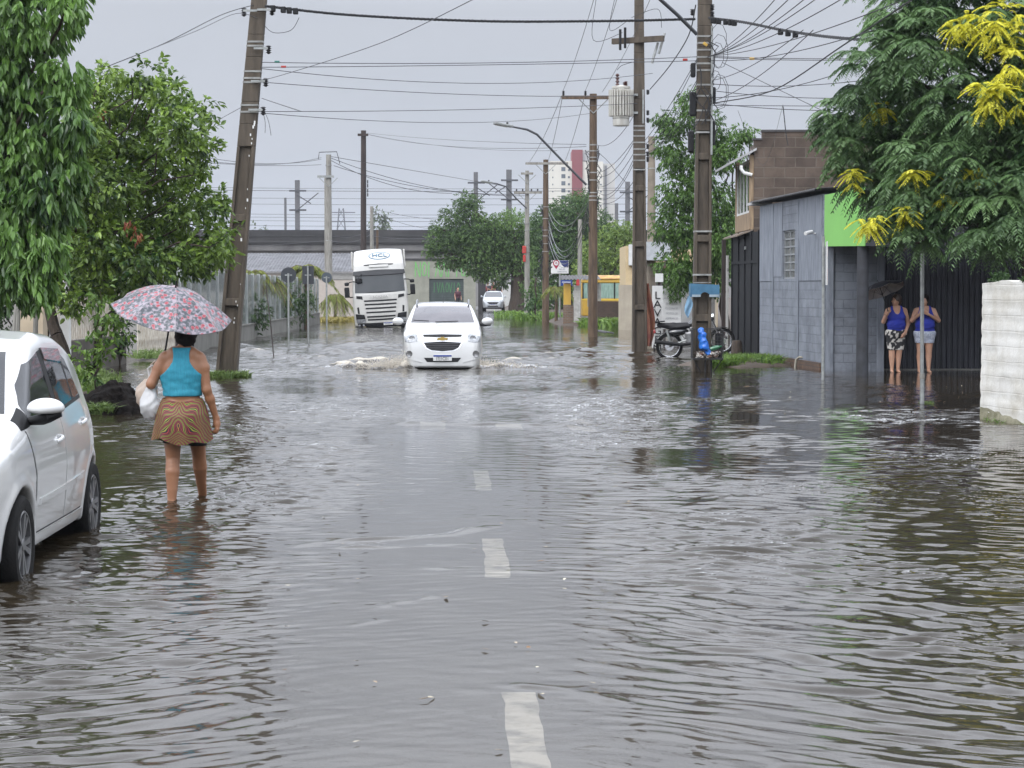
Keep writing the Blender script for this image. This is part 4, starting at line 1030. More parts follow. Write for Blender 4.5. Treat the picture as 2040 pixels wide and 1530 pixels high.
MB().tube([(-0.55, -0.1, h6 - 0.25), (-0.5, -0.1, h6 + 0.12), (0.45, -0.1, h6 + 0.15), (0.62, -0.1, h6 - 0.5)], 0.022, 6).build('cable_loop', M_cable, t6, True)
crossarm(t6, h6 - 1.2, -0.6, 0.3, M_galv)
t6b, h6b = round_pole('thin_pole', 650, 634, 116, 352, 0.09, 0.08, 'thin pole right behind the grey concrete pole on the left', M_concrete_pale)
t7, h7 = round_pole('dark_pole', 724, 640, 128, 260, 0.20, 0.16, 'tall dark wooden pole rising behind the white truck', M_wood_dark, 0.004)
MB().box(-0.3, 0.35, -0.22, -0.15, h7 - 0.35, h7 - 0.2).build('bracket', M_wood_dark, t7)
for z in (Z(362, 128), Z(370, 128), Z(380, 128), Z(388, 128)): insulator(t7, (0.3, -0.2, z), 0.06, 0.2)
t8, h8 = round_pole('concrete_pole', 741, 560, 150, 411, 0.16, 0.12, 'short concrete pole just right of the tall dark wooden pole', M_concrete_pale)
t9, h9 = round_pole('wood_pole', 752, 560, 155, 458, 0.11, 0.09, 'short brown pole right of the concrete pole behind the truck', M_wood_pole)

# electric railway masts on and behind the viaduct
def mast(px, ptop, Y, label, arms=True, w_=0.22, side=1):
    g = P(px, 500, Y); h = Z(ptop, Y)
    t = thing('railway_mast', (g.x, Y, 0), label, 'mast')
    MB().box(-w_, w_, -0.15, 0.15, 4.5, h).build('shaft', pm('mast_grey', (0.13, 0.13, 0.135), (0.09, 0.09, 0.095)), t)
    if arms:
        for z in (h - 1.0, h - 2.8):
            MB().box(-0.75, 0.85, -0.25, -0.155, z - 0.08, z + 0.08).build('crossbar', M_cable_grey, t)
        MB().tube([(0, -0.3, h - 2.8), (side * 2.0, -0.3, h - 1.2)], 0.05, 6).tube([(0, -0.3, h - 1.4), (side * 1.3, -0.3, h - 2.2)], 0.05, 6).build('cantilever', M_cable_grey, t, True)
    return t
mast(593, 359, 196, 'grey railway mast with two crossbars above the viaduct, left of the truck')
mast(569, 394, 196, 'thin railway post left of the two crossbar mast', False, 0.1)
mast(948, 343, 196, 'railway mast showing above the left side of the big tree', True, 0.2)
mast(1014, 338, 196, 'tallest railway mast behind the big tree and the lamp arm', True, 0.26, -1)
mast(1250, 362, 196, 'railway mast with side arms right of the high rise tower')
mast(1228, 405, 196, 'low pale railway post at the foot of the high rise tower', False, 0.16)
for px, pt_, Yl, lb in [(680, 415, 900, 'lattice power pylon, the clearest of the pale shapes behind the viaduct'), (432, 425, 1050, 'faint lattice pylon at the left, near the leaning pole')]:
    g = P(px, 470, Yl); t = thing('lattice_pylon', (g.x, Yl, 0), lb, 'pylon'); h = Z(pt_, Yl); b = MB()
    for s in (-1, 1):
        for u in (-1, 1): b.tube([(s * 4, u * 4, 0), (s * 0.9, u * 0.9, h)], 0.22, 4)
    for k in range(8):
        z0, z1 = h * k / 8, h * (k + 1) / 8; w0, w1 = 4 - 3.1 * k / 8, 4 - 3.1 * (k + 1) / 8
        b.tube([(-w0, -w0, z0), (w1, -w1, z1)], 0.14, 4).tube([(w0, -w0, z0), (-w1, -w1, z1)], 0.14, 4)
    b.build('lattice', M_cable_grey, t)
    b = MB()
    for z in (h * 0.72, h * 0.84, h * 0.95): b.box(-6, 6, -0.3, 0.3, z - .2, z + .2)
    b.build('crossbars', M_cable_grey, t)

# wires: each a thin tube through real points, sagging by its own weight
def wire(pts, r, label, name='overhead_wire', group='wires strung over the street', m=M_cable, sag=0.0, n=18):
    q = [p if isinstance(p, Vector) else P(*p) for p in pts]
    if len(q) == 2:
        a, b_ = q
        q = [a.lerp(b_, i / n) + Vector((0, 0, -4 * sag * (i / n) * (1 - i / n))) for i in range(n + 1)]
    else:
        out = []
        for i in range(len(q) - 1):
            p0, p1, p2, p3 = q[max(i - 1, 0)], q[i], q[i + 1], q[min(i + 2, len(q) - 1)]
            for k in range(6):
                t = k / 6
                out.append(0.5 * ((2 * p1) + (p2 - p0) * t + (2 * p0 - 5 * p1 + 4 * p2 - p3) * t * t + (3 * p1 - p0 - 3 * p2 + p3) * t ** 3))
        q = out + [q[-1]]
    o0 = q[0].copy()
    o = MB().tube([p - o0 for p in q], r * 0.82, 5).build(name, m, None, True, loc=o0)
    return tag(o, label, 'wire', group)
def spiral(pts, r, off, label, turns=40):
    o0 = P(*pts[0]); q = [P(*p) for p in pts]; out = []
    n = 160
    for i in range(n + 1):
        t = i / n * (len(q) - 1); k = min(int(t), len(q) - 2); f = t - k
        p0, p1, p2, p3 = q[max(k - 1, 0)], q[k], q[k + 1], q[min(k + 2, len(q) - 1)]
        out.append(0.5 * ((2 * p1) + (p2 - p0) * f + (2 * p0 - 5 * p1 + 4 * p2 - p3) * f * f + (3 * p1 - p0 - 3 * p2 + p3) * f ** 3))
    b = MB()
    for ph in (0, 2.1, 4.2):
        b.tube([p - o0 + Vector((0, math.cos(ph + i / n * turns * 6.28) * off, math.sin(ph + i / n * turns * 6.28) * off)) for i, p in enumerate(out)], r, 5)
    t = thing('cable_bundle', o0, label, 'cable'); b.build('strands', M_cable, t, True)
    return t, out, o0
t, pth, o0 = spiral([(528, 12, 40.4), (700, 30, 41), (960, 42, 41.9), (1200, 42, 42.7), (1385, 38, 43.3)], 0.014, 0.018, 'thick twisted black cable strung across the street from the leaning pole to the big pole')
for k in (2, 4, 5, 6): 
    p = pth[int(k * 3.0)] - o0; MB().box(p.x - .05, p.x + .05, -.05 + p.y, .05 + p.y, p.z - .09, p.z + .03).build('clamp', M_black, t, bevel=0.015)
t, pth, o0 = spiral([(1412, 36, 43.2), (1480, 44, 42), (1560, 60, 40), (1640, 72, 37), (1730, 80, 34), (1900, 92, 31)], 0.014, 0.018, 'thick twisted black cable running right from the big pole into the yellow flecked tree', 30)
for k in (6, 9, 12, 18, 22, 25, 62, 68, 74):
    p = pth[k] - o0; MB().box(p.x - .05, p.x + .05, p.y - .05, p.y + .05, p.z - .1, p.z + .02).build('clamp', M_black, t, bevel=0.015)
L1 = 'thin cable strung across the street between the leaning pole and the right hand poles'
for a, b_, s in [((515, 124, 40.5), (1390, 113, 43.4), 0.07), ((517, 134, 40.5), (1390, 121, 43.4), 0.02), ((516, 136, 40.5), (1300, 146, 56), 0.28), ((516, 163, 40.5), (1270, 190, 56.2), 0.12),
                 ((515, 222, 40.6), (1270, 206, 56.2), 0.06), ((520, 225, 40.6), (1175, 226, 73), 0.25), ((522, 196, 40.6), (600, 222, 30), 0.0)]:
    wire([a, b_], 0.009, L1, m=M_cable_grey, sag=s)
wire([(505, 10, 40.5), (440, 30, 38), (330, 85, 34), (215, 132, 30)], 0.009, 'cable running from the top of the leaning pole down into the left trees')
wire([(512, 36, 40.5), (470, 27, 39), (390, 62, 36), (240, 122, 31)], 0.007, 'looping grey cable from the leaning pole into the left trees', m=M_cable_grey)
wire([(484, 212, 40.6), (415, 250, 37), (330, 300, 33)], 0.007, 'short cable from the middle of the leaning pole into the guava leaves', m=M_cable_grey)
wire([(524, 48, 40.5), (545, 65, 40.5), (580, 60, 40.4), (596, 35, 40.4)], 0.007, 'small loop of cable hanging right of the leaning pole top')
wire([(515, 160, 40.5), (560, 150, 38), (760, 85, 32), (960, -10, 25)], 0.007, 'pale cable rising from the leaning pole towards the camera', m=M_cable_grey)
for k, (a, b_) in enumerate([((524, 215, 40.5), (540, 270, 40.5)), ((522, 218, 40.5), (528, 265, 40.5))]):
    wire([a, ((a[0] + b_[0]) / 2 + 3, (a[1] + b_[1]) / 2, 40.5), b_], 0.006, 'loose cut wire end dangling from the leaning pole', 'dangling_wire', 'cut wire ends on the leaning pole')
L2 = 'drop cable fanning from the big pole to the upper right corner'
for a, b_ in [((1408, 115, 43.3), (1560, -20, 26)), ((1408, 115, 43.3), (1590, -20, 25)), ((1410, 113, 43.3), (1625, -20, 24)), ((1410, 112, 43.3), (1650, -20, 24)), ((1410, 112, 43.3), (1800, 0, 22)),
              ((1410, 120, 43.3), (1740, 60, 25)), ((1410, 112, 43.3), (1690, -10, 23)), ((1420, 160, 43.3), (1600, 60, 30)), ((1425, 200, 43.3), (1620, 60, 28))]:
    wire([a, b_], 0.008, L2, sag=0.12)
L3 = 'cable running level from the big pole to the right behind the tree'
for a, b_, s in [((1410, 112, 43.4), (1720, 117, 42), 0.02), ((1410, 114, 43.4), (1720, 119, 42), 0.03), ((1415, 167, 43.4), (1720, 160, 42), 0.08), ((1415, 180, 43.4), (1720, 195, 40), 0.06),
                 ((1415, 210, 43.4), (1760, 212, 40), 0.0), ((1415, 205, 43.4), (1700, 220, 40), 0.05), ((1440, 125, 43.4), (1700, 250, 38), 0.0), ((1420, 195, 43.4), (1660, 150, 38), 0.08)]:
    wire([a, b_], 0.009, L3, m=M_cable if s else M_cable_grey, sag=s)
wire([(1425, 205, 43.3), (1540, 180, 38), (1680, 90, 30), (1830, -10, 24)], 0.014, 'thick dark cable sweeping up from the big pole towards the top right corner')
wire([(1560, 212, 40), (1563, 240, 40), (1566, 268, 40), (1570, 290, 40)], 0.012, 'short loose cable hanging down in front of the brick house', 'dangling_wire', 'hanging cable ends')
wire([(1470, 220, 40), (1520, 330, 41), (1560, 208, 40)], 0.004, 'faint slack wire looping in front of the brick house top', m=M_cable_grey)
L4 = 'cable sagging along the street between the big pole and the transformer pole'
for a, b_, s in [((1388, 118, 43.4), (1283, 282, 56), 0.1), ((1388, 122, 43.4), (1283, 290, 56), 0.2), ((1388, 160, 43.4), (1283, 300, 56), 0.15), ((1388, 165, 43.4), (1284, 312, 56), 0.25),
                 ((1388, 200, 43.4), (1284, 305, 56), 0.2), ((1388, 215, 43.4), (1300, 280, 68), 0.3)]:
    wire([a, b_], 0.009, L4, sag=s)
wire([(1386, 10, 43.4), (1372, 70, 45), (1335, 130, 49), (1295, 178, 55)], 0.015, 'thick black cable curving down from the big pole to the transformer pole')
L5 = 'cable sagging along the street between the transformer pole and the round brown pole'
for a, b_, s in [((1265, 275, 56.2), (1188, 345, 73.3), 0.2), ((1265, 278, 56.2), (1188, 350, 73.3), 0.35), ((1265, 300, 56.2), (1188, 372, 73.3), 0.3), ((1265, 310, 56.2), (1188, 380, 73.3), 0.5), ((1265, 320, 56.2), (1188, 395, 73.3), 0.4), ((1265, 226, 56.2), (1190, 289, 73.3), 0.3), ((1263, 360, 56.2), (1190, 400, 73.3), 0.3)]:
    wire([a, b_], 0.010, L5, sag=s)
wire([(1188, 300, 73), (1210, 320, 70), (1230, 345, 66), (1255, 372, 60)], 0.012, 'dark cable dropping right from the round brown pole')
L6 = 'power line running from the crossarm of the round pole up over the camera'
for a, b_ in [((1121, 182, 73.2), (1186, -12, 50)), ((1165, 183, 73.2), (1232, -12, 50)), ((1200, 183, 73.2), (1300, -12, 50))]:
    wire([a, b_], 0.009, L6, sag=0.15, m=M_cable_grey)
L7 = 'power line running from the crossarm of the round pole to the pale crossarm beyond'
for a, b_ in [((1121, 190, 73.4), (1092, 320, 108)), ((1165, 190, 73.4), (1125, 322, 108)), ((1118, 192, 73.4), (1055, 322, 108))]:
    wire([a, b_], 0.012, L7, sag=0.2, m=M_cable_grey)
L8 = 'slack cable sagging between the two lamp poles in front of the dark trees'
for a, b_, s in [((1172, 400, 73.4), (1093, 415, 108), 0.9), ((1172, 405, 73.4), (1093, 450, 108), 1.5), ((1172, 412, 73.4), (1093, 440, 108), 1.8), ((1172, 420, 73.4), (1093, 470, 108), 1.4), ((1172, 380, 73.4), (1093, 425, 108), 1.2), ((1172, 430, 73.4), (1093, 480, 108), 1.6), ((1175, 395, 73.4), (1093, 460, 108), 2.0)]:
    wire([a, b_], 0.014, L8, sag=s, m=pm('pale_cable', (0.16, 0.17, 0.17)))
for k, (a, c_, b_) in enumerate([((1188, -5, 56), (1182, 80, 56), (1240, 65, 56.1)), ((1225, -5, 56), (1215, 60, 56), (1252, 40, 56.1)), ((1258, 35, 56), (1310, 18, 56), (1318, 55, 56.1))]):
    wire([a, c_, b_], 0.009, 'loop of bare wire curling at the top of the transformer pole', 'wire_loop', 'wire loops at the transformer pole')
wire([(1229, 140, 56.1), (1240, 130, 56.1), (1268, 122, 56.2)], 0.010, 'short lead from the transformer bushing to the dark pole')
L9 = 'cable running from the grey concrete pole on the left to the edge of the frame'
for a, b_, s in [((640, 314, 114), (380, 316, 80), 0.3), ((640, 317, 114), (380, 308, 80), 0.3), ((640, 328, 114), (380, 322, 80), 0.1)]:
    wire([a, b_], 0.014, L9, sag=s)
L10 = 'sagging cable from the grey concrete pole on the left towards the big dark tree'
for a, b_, s in [((660, 315, 114), (1045, 390, 119), 0.55), ((665, 330, 114), (1045, 386, 119), 0.5), ((660, 320, 114), (900, 385, 119), 0.45), ((660, 312, 114), (1000, 370, 150), 0.0)]:
    wire([a, b_], 0.018, L10, sag=s)
L11 = 'line strung from the tall dark wooden pole to the right over the street'
for a, b_, s in [((732, 265, 128), (1168, 288, 74), 0.12), ((732, 268, 128), (1168, 292, 74), 0.35), ((735, 268, 128), (1110, 300, 108), 0.3)]:
    wire([a, b_], 0.012, L11, sag=s, m=M_cable_grey)
L12 = 'railway wire stretched level above the viaduct'
for py in (372, 377, 392, 404, 424, 430, 437, 447):
    wire([(300, py, 197), (1300, py + 2, 197)], 0.022 if py != 377 else 0.03, L12, m=M_cable_grey, group='railway wires above the viaduct', sag=0.15)
L13 = 'low cable sagging behind the truck between the short poles'
for a, b_, s in [((400, 492, 118), (660, 478, 116), 0.1), ((660, 470, 116), (741, 455, 150), 0.3), ((660, 480, 116), (741, 465, 150), 0.3), ((741, 415, 150), (1000, 430, 140), 0.5), ((741, 420, 150), (980, 440, 140), 0.9), ((741, 470, 150), (900, 470, 140), 0.2)]:
    wire([a, b_], 0.016, L13, sag=s, m=M_cable_grey)
for (px, py, Y, m_, lb) in [(1365, 119, 43.4, M_cable, 'small red cable tag hanging on a wire left of the big pole')]:
    g = P(px, py, Y); tag(MB().box(-0.05, 0.05, -0.02, 0.02, -0.025, 0.025).build('cable_tag', pm('red_plastic', (0.42, 0.04, 0.03)), None, bevel=0.01, loc=g), lb, 'tag')
g = P(1405, 88, 43.2); tag(MB().box(-0.05, 0.05, -0.02, 0.02, -0.03, 0.03, Matrix.Rotation(R(35), 4, 'Y')).build('cable_tag', M_yellow, None, bevel=0.01, loc=g), 'yellow cable tag on the front of the big pole', 'tag')
g = P(1498, 117, 42.5); tag(MB().box(-0.05, 0.05, -0.02, 0.02, -0.025, 0.025).build('cable_tag', M_yellow, None, bevel=0.01, loc=g), 'yellow cable tag on a wire right of the big pole', 'tag')
g = P(552, 123, 40.6); tag(MB().box(-0.05, 0.05, -0.02, 0.02, -0.02, 0.02).build('cable_tag', pm('teal_plastic', (0.05, 0.2, 0.16)), None, bevel=0.01, loc=g), 'small green cable tag right of the leaning pole', 'tag')
g = P(565, 133, 40.6); tag(MB().box(-0.05, 0.05, -0.02, 0.02, -0.02, 0.02).build('cable_tag', pm('red_plastic', (0.42, 0.04, 0.03)), None, bevel=0.01, loc=g), 'small red cable tag right of the leaning pole', 'tag')
# lamp arm on the big pole, leaving the frame at the top
lamp('street_lamp', pb, [P(1388, 68, 43.3), P(1350, 30, 43), P(1300, -15, 42.5), P(1240, -60, 42), P(1200, -75, 41.8)], 'lamp arm of the big pole, leaving the top of the picture to the left')
# ---------------------------------------------------------------- plants
def leaves_mesh(name, c, d, ln, wd, tone, m, parent=None, fold=0.25, roll=None, attrs=None):
    """kite-shaped folded leaves: c base points (n,3), d unit directions, ln/wd lengths and widths"""
    n = len(c); rng = RNG
    d = d / np.maximum(np.linalg.norm(d, axis=1, keepdims=True), 1e-6)
    up = np.tile(np.array([0, 0, 1.0]), (n, 1)) + rng.normal(0, 0.45 if roll is None else roll, (n, 3))
    s = np.cross(d, up); s /= np.maximum(np.linalg.norm(s, axis=1, keepdims=True), 1e-6)
    nn = np.cross(s, d)
    ln = np.broadcast_to(ln, (n,))[:, None]; wd = np.broadcast_to(wd, (n,))[:, None]
    v0 = c
    a1, a2 = s * wd * 0.5, nn * wd * fold
    bend = -nn * ln * rng.uniform(0.02, 0.22, (n, 1))
    v1 = c + d * ln * 0.24 + a1 * 0.86 + a2 * 0.9 + bend * 0.06; v2 = c + d * ln * 0.62 + a1 * 0.84 + a2 * 0.9 + bend * 0.4
    v3 = c + d * ln + bend
    v4 = c + d * ln * 0.62 - a1 * 0.84 + a2 * 0.9 + bend * 0.4; v5 = c + d * ln * 0.24 - a1 * 0.86 + a2 * 0.9 + bend * 0.06
    V = np.stack([v0, v1, v2, v3, v4, v5], 1).reshape(-1, 3)
    b = np.arange(n)[:, None] * 6
    F = np.concatenate([b + np.array([[0, 1, 2, 3]]), b + np.array([[0, 3, 4, 5]])])
    at = {'tone': np.repeat(np.clip(tone, 0, 1), 6)}
    return mesh_obj(name, np_mesh(name, V, [F], False, at), m, parent)
def unit(v): return v / np.maximum(np.linalg.norm(v, axis=-1, keepdims=True), 1e-6)
def ell_points(n, c, r, pw=0.45, rng=RNG):
    q = unit(rng.normal(size=(n, 3))) * (rng.random((n, 1)) ** pw)
    return np.array(c) + q * np.array(r), q
def clump(px, py, rx, ry, Y, dy=1.0):
    """an ellipsoid of foliage seen at a pixel, with real radii"""
    g = P(px, py, Y); k = Y / F_PX
    return (np.array(g), np.array([rx * k, max(rx, ry) * k * dy, ry * k]))
def sprays(clumps, per_m3, m_leaf, ln, wd, droop, spread, tw=0.25, tone_sd=0.22, out_bias=0.9, pw=0.4, seed=1, minn=6):
    """twigs through each clump, each with leaves along it"""
    rng = np.random.default_rng(seed); C, D, T, Ls, twigs = [], [], [], [], []
    for ci, (c, r) in enumerate(clumps):
        n = max(minn, int(per_m3 * (r[0] * r[1] * r[2]) ** (2 / 3) * 4))
        p, q = ell_points(n, c, r, pw, rng)
        ax = unit(q * out_bias + np.array([0, 0, -droop]) + rng.normal(0, 0.35, (n, 3)))
        ct = 0.5 + rng.normal(0, 0.13)
        st = ct + rng.normal(0, tone_sd * 0.6, n)
        for k in range(m_leaf):
            f = (k + rng.random(n)) / m_leaf
            side = unit(np.cross(ax, rng.normal(0, 1, (n, 3))))
            dd = unit(ax * (0.5 + 0.6 * f[:, None]) + side * spread + np.array([0, 0, -droop * 0.6]))
            C.append(p + ax * tw * f[:, None]); D.append(dd); T.append(st + rng.normal(0, tone_sd * 0.5, n))
            Ls.append(ln * rng.uniform(0.65, 1.15, n))
    C, D, T, Ls = map(np.concatenate, (C, D, T, Ls))
    return C, D, Ls, Ls * (wd / ln), T
def limb(b, p0, p1, r0, r1, wob=0.08, n=7, rg=random.Random(3)):
    p0, p1 = Vector(p0), Vector(p1); L_ = (p1 - p0).length; pts = []
    for i in range(n + 1):
        t = i / n; p = p0.lerp(p1, t)
        if 0 < i < n: p += Vector((rg.uniform(-1, 1), rg.uniform(-1, 1), rg.uniform(-1, 1) + 0.4)) * wob * L_ * 0.5
        pts.append(p)
    b.tube(pts, [r0 + (r1 - r0) * i / n for i in range(n + 1)], 8)
    return b
def to_local(C, o): return C - np.array(o)

# near left tree with long drooping leaves
ML1 = leaf_mat('lance_leaf', (0.022, 0.062, 0.018), (0.175, 0.320, 0.060), 0.36, 0.3)
t = thing('drooping_leaf_tree', (-7.6, 27.5, -0.1), 'tree of long drooping green leaves filling the upper left corner', 'tree')
cl = [clump(*a) for a in [(50, 40, 95, 70, 27), (135, 10, 35, 30, 26.5), (30, 170, 90, 75, 27), (125, 150, 48, 50, 26.6), (60, 290, 95, 75, 27), (148, 235, 36, 45, 26.5), (10, 390, 80, 75, 26.8), (95, 385, 66, 60, 26.6),
                          (50, 470, 80, 60, 26.6), (15, 550, 55, 55, 26.4), (95, 510, 45, 40, 26.4), (150, 330, 36, 40, 26.7), (-60, 200, 120, 200, 27.5), (-60, 420, 90, 120, 27.5), (60, -60, 130, 60, 27.5), (-20, -190, 150, 110, 27.5), (-160, -60, 120, 160, 27.5), (75, 560, 30, 40, 26.4)]]
C, D, Ln, Wd, T = sprays(cl, 210, 7, 0.160, 0.060, 1.0, 0.55, 0.16, 0.24, 0.7, 0.42, 5)
leaves_mesh('crown', to_local(C, t.location), D, Ln, Wd, T, ML1, t, 0.18)
b = MB(); limb(b, (-0.6, 0.2, -0.4), (-0.4, 0.3, 3.2), 0.16, 0.12, 0.04)
for c, r in cl[:10]: limb(b, (-0.4, 0.3, 1.6 + 1.4 * random.random()), Vector(c) - t.location, 0.06, 0.015)
b.build('trunk', M_bark, t, True)

# guava tree with the leaning trunk
ML2 = leaf_mat('round_leaf', (0.022, 0.060, 0.016), (0.27, 0.40, 0.065), 0.36, 0.3)
base = P(150, 748, 36); base.z = 0.15
t = thing('guava_tree', base, 'guava tree with a slanting dark trunk and broad leaves over the fence', 'tree')
gc = [(200, 185, 50, 38), (285, 205, 62, 45), (362, 255, 42, 50), (240, 280, 85, 60), (330, 335, 70, 60), (190, 370, 80, 60), (285, 430, 95, 60), (385, 405, 45, 38), (430, 490, 34, 34), (375, 500, 60, 38),
      (200, 480, 80, 55), (120, 540, 50, 45), (140, 440, 60, 60), (295, 515, 75, 30), (405, 215, 14, 26), (345, 175, 22, 18), (400, 300, 26, 22), (440, 400, 22, 18), (300, 155, 16, 26), (150, 590, 40, 25), (230, 560, 60, 30), (170, 250, 40, 60), (190, 215, 34, 42), (180, 310, 34, 50), (455, 470, 12, 12), (440, 388, 10, 14), (408, 265, 10, 14), (385, 205, 12, 14), (330, 150, 10, 12), (262, 150, 10, 16), (425, 455, 24, 16), (415, 345, 16, 12), (218, 138, 12, 20)]
cl = [clump(*a, 35.5 + 1.2 * math.sin(i * 2.3), 1.1) for i, a in enumerate(gc)]
C, D, Ln, Wd, T = sprays(cl, 150, 8, 0.122, 0.068, 0.35, 0.85, 0.24, 0.30, 0.9, 0.5, 6, 10)
leaves_mesh('crown', to_local(C, base), D, Ln, Wd, T, ML2, t, 0.16)
b = MB(); lo = Vector(base)
top = P(88, 580, 36.3) - lo
limb(b, (0.05, 0, -0.5), top * 0.5 + Vector((-0.05, 0, 0.02)), 0.13, 0.11, 0.03, 5); limb(b, top * 0.5 + Vector((-0.05, 0, 0.02)), top, 0.11, 0.09, 0.05, 5)
crot = P(110, 500, 36.2) - lo
limb(b, top, crot, 0.09, 0.06, 0.05)
for c, r in cl:
    s = top.lerp(crot, random.random()) if random.random() < 0.6 else crot
    limb(b, s, Vector(c) - lo, 0.035, 0.008, 0.12)
for (px, py) in [(412, 330), (395, 360)]: limb(b, P(360, 425, 35.5) - lo, P(px, py, 35.3) - lo, 0.012, 0.004, 0.15)
b.build('trunk', M_bark, t, True)
rg = np.random.default_rng(3); cc = [clump(258, 445, 18, 12, 33.9), clump(275, 470, 8, 14, 33.9), clump(225, 380, 4, 5, 34.8), clump(140, 465, 4, 4, 34.6), clump(205, 220, 5, 8, 35)]
C, D, Ln, Wd, T = sprays(cc, 120, 3, 0.1, 0.045, 0.9, 0.4, 0.1, 0.3, 0.5, 0.6, 9, 5)
leaves_mesh('withered_leaves', to_local(C, base), D, Ln, Wd, T, leaf_mat('withered_leaf', (0.16, 0.035, 0.02), (0.34, 0.12, 0.05)), t)

# sapling and hedge by the left fence
base = P(185, 772, 32.5); base.z = 0.0
t = thing('sapling', base, 'bright green sapling growing beside the car and the dirt mound', 'sapling')
cl = [clump(*a, 32.4, 1.0) for a in [(205, 640, 30, 22), (235, 655, 26, 16), (190, 690, 28, 22), (165, 720, 24, 20), (215, 700, 24, 16), (180, 745, 26, 18), (196, 610, 20, 16), (200, 580, 22, 14), (160, 760, 22, 14)]]
C, D, Ln, Wd, T = sprays(cl, 80, 5, 0.14, 0.065, 0.35, 0.8, 0.18, 0.28, 0.9, 0.6, 16, 7)
leaves_mesh('foliage', to_local(C, base), D, Ln, Wd, T, leaf_mat('sapling_leaf', (0.05, 0.11, 0.02), (0.20, 0.32, 0.05)), t)
b = MB(); limb(b, (0, 0, -0.3), P(205, 640, 32.4) - base, 0.03, 0.012, 0.06)
for c, r in cl: limb(b, Vector((0.02, 0, 0.35 + random.random() * 0.3)), Vector(c) - base, 0.012, 0.004)
b.build('stem', M_bark, t, True)
base = P(235, 720, 47); base.z = 0
t = thing('hedge', base, 'dark bush growing over the low wall between the picket fences', 'bush')
cl = [clump(*a, 46.8, 0.7) for a in [(225, 620, 25, 36), (245, 660, 28, 30), (225, 680, 26, 26), (250, 600, 22, 22), (205, 590, 24, 30)]]
C, D, Ln, Wd, T = sprays(cl, 150, 6, 0.09, 0.045, 0.5, 0.7, 0.15, 0.25, 0.8, 0.5, 17)
leaves_mesh('foliage', to_local(C, base), D, Ln, Wd, T, leaf_mat('hedge_leaf', (0.015, 0.042, 0.012), (0.065, 0.13, 0.03)), t)
b = MB()
for c, r in cl: limb(b, (0, 0.1, -0.2), Vector(c) - base, 0.03, 0.01)
b.build('stem', M_bark, t, True)
base = Vector((-10.6, 45, 0))
t = thing('garden_shrub', base, 'dense dark shrubbery behind the old wire fence at the left edge', 'bush')
cl = [clump(*a, 44.5, 0.8) for a in [(10, 610, 60, 55), (70, 600, 50, 50), (20, 530, 80, 50), (110, 540, 50, 60), (170, 560, 50, 60), (-40, 580, 60, 80), (190, 500, 70, 60), (300, 560, 40, 40), (250, 530, 50, 40)]]
C, D, Ln, Wd, T = sprays(cl, 80, 6, 0.12, 0.05, 0.4, 0.8, 0.18, 0.25, 0.8, 0.5, 18)
leaves_mesh('foliage', to_local(C, base), D, Ln, Wd, T, leaf_mat('hedge_leaf', (0.015, 0.042, 0.012), (0.065, 0.13, 0.03)), t)
b = MB()
for c, r in cl: limb(b, (0, 0.3, -0.2), Vector(c) - base, 0.04, 0.01)
b.build('stem', M_bark, t, True)

# right tree: feathery leaves with yellow sprays
def fronds(tips, axes, n_f, ln, pairs, lw, droop, seed, tone0=0.5, tone_sd=0.16):
    rng = np.random.default_rng(seed); C, D, T, Ls = [], [], [], []
    n = len(tips)
    ct = tone0 + rng.normal(0, tone_sd, n)
    for f in range(n_f):
        az = 2 * math.pi * (f + rng.random(n)) / n_f
        h = np.stack([np.cos(az), np.sin(az), rng.uniform(-0.25, 0.35, n)], 1)
        d0 = unit(h * 0.9 + axes * 0.7)
        L_ = ln * rng.uniform(0.7, 1.2, n)
        side = unit(np.cross(d0, np.array([0, 0, 1.0])))
        for k in range(pairs):
            u = (k + 0.6) / pairs
            p = tips + d0 * (L_ * u)[:, None]; p[:, 2] -= droop * L_ * u * u
            fw = d0 * 1.0; fw = fw + np.array([0, 0, -1.0]) * (2 * droop * u)
            fw = unit(fw)
            for s in (-1, 1):
                C.append(p); D.append(unit(side * s * 0.9 + fw * 0.62 + np.array([0, 0, -0.25])))
                T.append(ct + rng.normal(0, 0.07, n)); Ls.append(L_ * lw * (0.6 + 0.8 * math.sin(math.pi * (0.15 + 0.75 * u))))
    return np.concatenate(C), np.concatenate(D), np.concatenate(Ls), np.concatenate(T)
MR = leaf_mat('feather_leaf', (0.032, 0.075, 0.026), (0.175, 0.290, 0.110), 0.42, 0.22)
MY = leaf_mat('yellow_leaf', (0.52, 0.50, 0.03), (0.86, 0.82, 0.10), 0.45, 0.35)
base = Vector((9.3, 31.5, -0.1))
t = thing('yellow_flecked_tree', base, 'large feathery leaved tree with bright yellow sprays at the upper right', 'tree')
rc = [(1765, 135, 95, 85, 30), (1700, 265, 62, 70, 31), (1735, 345, 62, 50, 31), (1850, 80, 120, 75, 29.5), (1950, 190, 110, 90, 29), (1880, 330, 130, 80, 29.5), (1990, 385, 100, 85, 28.8), (1850, 395, 90, 50, 29.5),
      (1805, 438, 48, 30, 29.5), (1960, 450, 105, 45, 29), (1790, 220, 85, 75, 31), (2090, 150, 140, 150, 29), (2110, 350, 120, 120, 29), (1900, 10, 100, 60, 30), (1850, 240, 90, 80, 31.5), (1960, 300, 100, 90, 31.5), (1790, 330, 70, 60, 32), (2010, 40, 90, 60, 29), (1675, 235, 30, 40, 31), (1900, -110, 130, 90, 29.5), (2060, -160, 150, 120, 29.5), (1800, -20, 80, 60, 30.2), (2200, 0, 130, 200, 29.5), (1830, 462, 36, 16, 29.4)]
tips, axes = [], []
rng = np.random.default_rng(8)
cl = [clump(*a, 1.0) for a in rc]
